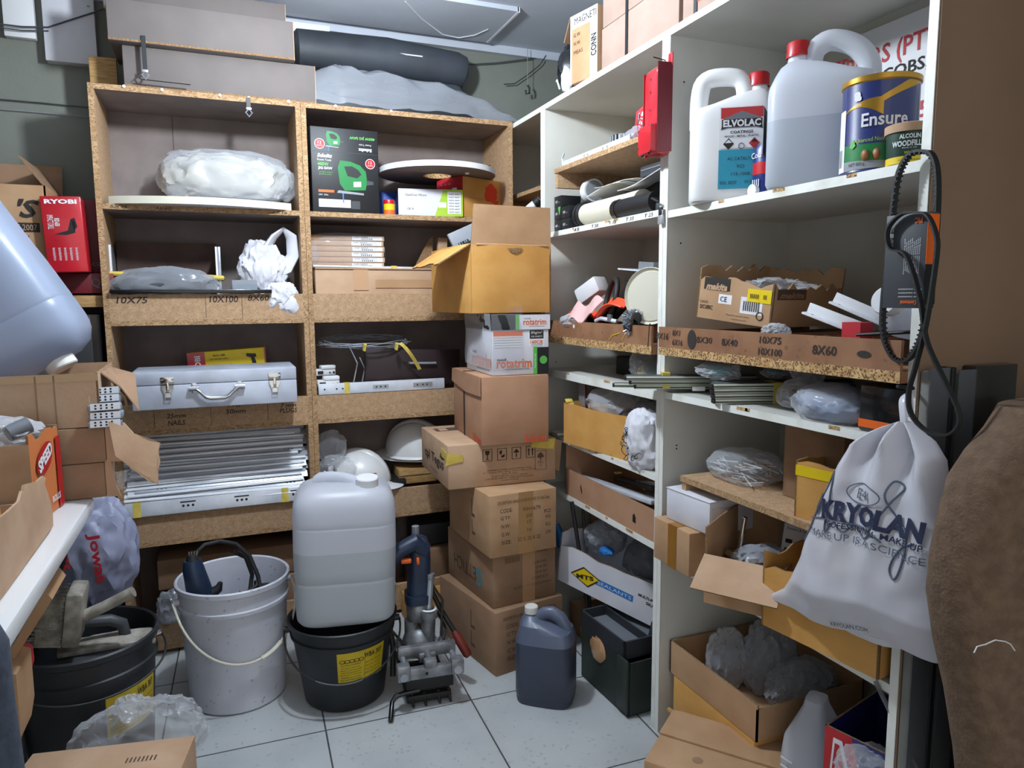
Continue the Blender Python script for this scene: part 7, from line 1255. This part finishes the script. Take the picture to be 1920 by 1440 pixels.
# ================================================================== hanging at the right end
o = thing('carrier_bag', 'large white carrier bag with dark blue print hanging before the right unit', 'bag', V((.966, .85, .545)))
BZ = .395; LT = [(0, .19, -.16), (.03, .185, -.172), (.08, .15, -.177), (.17, .125, -.178), (.34, .097, -.178), (.55, .072, -.168), (.64, .063, -.16), (.76, .045, -.153), (.87, .012, -.146), (.94, -.03, -.122), (1, -.072, -.086)]
def ip(t, j):
    for a, c in zip(LT, LT[1:]):
        if a[0] <= t <= c[0]: f = (t-a[0])/(c[0]-a[0]); return a[j]+(c[j]-a[j])*f
    return LT[-1][j]
def bagp(u, t):
    yl, yr = ip(t, 1), ip(t, 2); cy = (yl+yr)/2; wd = yl-yr; a = 2*pi*u; c, s_ = cos(a), sin(a); y = cy + wd/2*c
    th = .046*min(1, .35+t*4)*(1-.8*max(0, t-.5)/.5); rg = 1-2.2*abs(NZ.noise(V((y*13+t*2, t*2.2, 4.))))
    f = .007*rg*(.4+t) + .016*max(0, t-.42)*2*sin((y+.08)/(wd+.02)*19)*min(1, wd*8) + .003*NZ.noise(V((y*30, t*9, 1.)))
    return (-th*(abs(s_)**.55*(1 if s_ > 0 else -.35)) - (f if s_ > 0 else 0), y, BZ*t + .05*(1-t)*(.19-y)/.35 - .006*(1-t)*sin(y*30))
b = B(); b.grid(bagp, 96, 60, 'poly_bag'); b.add([bagp(k/96, 0) for k in range(96)], [tuple(range(96))], 'poly_bag'); b.obj('bag_body', o)
def onbag(p):    # (across from the bag's middle, up) printed on the bag front
    t = max(0, min(1, p.y/BZ)); yl, yr = ip(t, 1), ip(t, 2); y = -p.x; c = max(-.98, min(.98, (y-(yl+yr)/2)/((yl-yr)/2))); q_ = bagp(math.acos(c)/(2*pi), t); return (q_[0]-.003, q_[1], q_[2])
b = B(); g = lambda s, x, z, w_, h_, m, rot=0, **k: b.text(s, T3(x, z, 0) @ RZ(rot), m, w_, h_, warp=onbag, **k)
g('KRYOLAN', .055, .225, .185, .036, 'ink_navy', bold=.05); g('PROFESSIONAL MAKE-UP', .06, .200, .18, .011, 'ink_navy', bold=.02); g('MAKE UP IS A SCIENCE', .045, .179, .22, .013, 'ink_grey'); g('KRYOLAN.COM', .012, .010, .075, .009, 'ink_navy'); g('E4', .04, .262, .026, .018, 'ink_grey')
b.poly([onbag(V((-.068+x, .215+z, 0))) for x, z in ((0, .03), (.026, .032), (.026, .01), (.016, -.006), (.004, .004))], 'ink_navy')
for P in ([(-.09, .185), (-.06, .24), (-.03, .315), (-.02, .325), (-.022, .28), (-.03, .22), (-.01, .24), (.01, .225), (.03, .24), (.05, .222), (.07, .235), (.085, .225)], [(-.08, .232), (-.02, .245), (.06, .238)], [(.06, .235), (.09, .30), (.10, .322), (.085, .33), (.08, .30), (.10, .27), (.12, .25), (.12, .20), (.11, .17), (.10, .185), (.115, .225), (.135, .24)]):
    b.tube([V(onbag(V((p_.x, p_.y-.036, 0))))+V((.0018, 0, 0)) for p_ in smooth([(x, z, 0) for x, z in P])], .0017, 'ink_grey', 5)
b.tube([V(onbag(V((.04+.034*cos(a), .262+.018*sin(a), 0))))+V((.0012, 0, 0)) for a in [2*pi*k/24 for k in range(24)]], .0009, 'ink_grey', 5, closed=True); b.obj('printed_lettering', o, 'dark blue and grey print')
b = B(); b.crumple((.0, .0, .07), (.022, .12, .05), 'card_white', 291, .2, 2, sub=4, flat=False); b.crumple((-.008, .065, .11), (.014, .022, .045), 'pink_pale', 292, .2, 2, sub=3, flat=False); b.crumple((-.008, -.12, .07), (.016, .03, .02), 'pink_pale', 293, .2, 2, sub=3, flat=False); b.crumple((-.016, .0, .14), (.016, .03, .03), 'masking', 294, .2, 2, sub=3, flat=False); b.obj('contents', o, 'pale things showing through the bag')
b = B(); b.tube(smooth([(-.004, -.080, .375), (-.004, -.075, .40), (.004, -.065, .425), (.02, -.06, .43), (.014, -.07, .40)]), .007, 'poly_bag', 8, flat=.5); b.obj('handle_loop', o)
b = B(); b.cyl((.02, 0, 0), (-.025, 0, .006), .003, 'iron', 8); tag(b.obj('hook', loc=(XF-.01, .795, .985)), 'small hook on the end panel carrying the white carrier bag', 'hook')
def belt(name, label, P, X, wd, tk, teeth):
    pts = [at(x, y, X=X) for x, y in P]
    # smooth closed curve
    n = len(pts); out = []
    for i in range(n):
        p0, p1, p2, p3 = pts[i-1], pts[i], pts[(i+1) % n], pts[(i+2) % n]
        for k in range(6): t = k/6; out.append(.5*((2*p1)+(p2-p0)*t+(2*p0-5*p1+4*p2-p3)*t*t+(3*p1-p0-3*p2+p3)*t**3))
    o = thing(name, label, 'belt', out[0]); o0 = V(out[0]); N = len(out); nv = V((1, 0, 0)); vs = []; fs = []
    for i in range(N):
        t = (out[(i+1) % N]-out[i-1]).normalized(); s_ = t.cross(nv).normalized()
        for a, c in ((-.5, -.5), (.5, -.5), (.5, .5), (-.5, .5)): vs.append(out[i]-o0+nv*(wd*a)+s_*(tk*c))
    for i in range(N):
        j = (i+1) % N
        for k in range(4): fs.append((4*i+k, 4*j+k, 4*j+(k+1) % 4, 4*i+(k+1) % 4))
    b = B(); b.add(vs, fs, 'rubber', smooth=True); bd = b.obj('band', o)
    if teeth:
        cen = sum(out, V())/N; acc = 0; b = B()
        for i in range(N):
            p, q_ = out[i], out[(i+1) % N]; L = (q_-p).length; acc += L
            if acc > .0048:
                acc = 0; t = (q_-p).normalized(); s_ = t.cross(nv).normalized(); s_ = s_ if s_.dot(cen-p) > 0 else -s_; c = p-o0+s_*(tk*.5+.0012)
                M = MX(((t.x, nv.x, s_.x, c.x), (t.y, nv.y, s_.y, c.y), (t.z, nv.z, s_.z, c.z), (0, 0, 0, 1))); b.box((0, 0, 0), (.0026, wd, .003), 'rubber', M=M)
        b.obj('teeth', bd)
    return o
belt('toothed_belt', 'toothed black drive belt hung over the end panel of the white shelves', [(1733, 283), (1705, 290), (1684, 330), (1674, 400), (1667, 470), (1657, 560), (1656, 625), (1672, 666), (1692, 678), (1713, 664), (1731, 620), (1740, 550), (1752, 470), (1758, 380), (1757, 320), (1748, 290)], .985, .011, .004, True)
belt('drive_belt', 'plain narrow black drive belt dangling lowest beside the white carrier bag', [(1720, 398), (1690, 402), (1667, 425), (1664, 450), (1672, 468), (1700, 480), (1725, 560), (1738, 640), (1772, 715), (1797, 770), (1796, 800), (1772, 816), (1735, 806), (1708, 775), (1704, 735), (1716, 690), (1738, 600), (1756, 480), (1755, 440), (1740, 405)], .936, .009, .003, False)
a = at(1662, 398, X=.942); c_ = at(1737, 404, X=.942); e_ = at(1662, 570, X=.942)
o = thing('belt_card', 'black and orange cardboard sleeve hanging round the drive belts', 'card', (a+c_+V((0, 0, e_.z-a.z)))/2+V((.014, 0, 0)), R(-88)); w_ = a.y-c_.y; h_ = a.z-e_.z
b = B(); b.box((0, 0, 0), (w_, .024, h_), 'dark_grey', bev=.001); M = frame((0, -.0124, 0), (1, 0, 0), (0, 0, 1)); MR = frame((w_/2+.0004, 0, 0), (0, 1, 0), (0, 0, 1)); b.box((0, h_*.22, 0), (.024, h_*.52, .0008), 'orange', M=MR); b.box((0, -h_*.25, 0), (.024, h_*.42, .0008), 'black', M=MR)
b.text('PIC', M @ T3(w_*.30, h_*.42, 0) @ RZ(180), 'orange', w=.012, h=.009, bold=.03); b.text('Continental', M @ T3(w_*.16, -h_*.44, 0) @ RZ(180), 'orange', w=.026, h=.006, bold=.02)
for k in range(9): b.text('Zahnriemen Timing belt', M @ T3(w_*.36-.006*k*.5, h_*.05, 0) @ RZ(90), 'paper', w=h_*(.38-.025*(k % 4)), h=.0022)
for k in range(3): b.text('Power transmission', M @ T3(w_*.18, -h_*(.30+.04*k), 0) @ RZ(180), 'paper', w=w_*.55, h=.0025)
for k in range(4): b.box((-w_*.34, h_*(.34-.06*k), .0004), (.006, .006, .0006), 'paper' if k == 1 else 'grey', M=M)
b.obj('sleeve', o)
# wrapped boards and carpet leaning on the brown end panel
def stand(name, label, px0, px1, Y0, Y1, top, m, cat, em=None):
    a = at(px0, 1000, Y=Y0); c = at(px1, 1000, Y=Y0); o = thing(name, label, cat, ((a.x+c.x)/2, (Y0+Y1)/2, 0)); b = B(); b.box((0, 0, top/2), (c.x-a.x, Y1-Y0, top), m, bev=.002); b.obj('board', o)
    if em: b = B(); b.box((0, -(Y1-Y0)/2-.0015, top/2), (c.x-a.x+.006, .002, top+.01), em); b.obj('wrapping', o, 'clear plastic wrapping')
stand('wrapped_board', 'narrow grey board in clear plastic, leftmost against the brown end panel', 1726, 1762, .768, .785, 1.015, 'plank_grey', 'board', 'film_dark')
stand('gap_shade', 'black strip added as shade in the gap between the two grey boards', 1766, 1774, .762, .785, 1.02, 'black', 'board')  # dark gap between the boards, its shade built as a black strip
stand('wrapped_board', 'second grey board in clear plastic, between the black gap strip and the glossy panel', 1778, 1806, .765, .785, 1.01, 'plank_grey', 'board', 'film_dark')
stand('glass_panel', 'black glossy panel at the right of the leaning boards', 1810, 1885, .762, .785, 1.02, 'wrap_dark', 'panel')
o = thing('carpet_roll', 'brown felt blanket bundle standing at the right edge of the view', 'blanket', (0, 0, 0)); Lx = [(1938, 770), (1905, 815), (1868, 862), (1836, 915), (1815, 985), (1801, 1060), (1798, 1140), (1806, 1230), (1826, 1330), (1842, 1440), (1850, 1560), (1850, 1800)]
rings = []
for i, (x, y) in enumerate(Lx):
    p = at(x, y, Y=.60); W_ = .36
    rings.append([(q_[0]+.006*NZ.noise(V(q_)*9), q_[1]+.012*NZ.noise(V(q_)*7+V((3, 1, 2))), q_[2]) for q_ in sq_ring(W_, .13, max(p.z, 0.0), e=2.6, cx=p.x+W_/2, cy=.62, n=56)])
b = B(); b.loft(rings, 'carpet'); b.obj('blanket', o)
b = B(); b.tube([at(x, y, Y=.548) for x, y in ((1826, 1224), (1832, 1212), (1848, 1208), (1866, 1200), (1885, 1203), (1895, 1208), (1903, 1220))], .0008, 'white', 5); tag(b.obj('white_thread', None), 'white thread clinging to the brown felt blanket', 'thread')
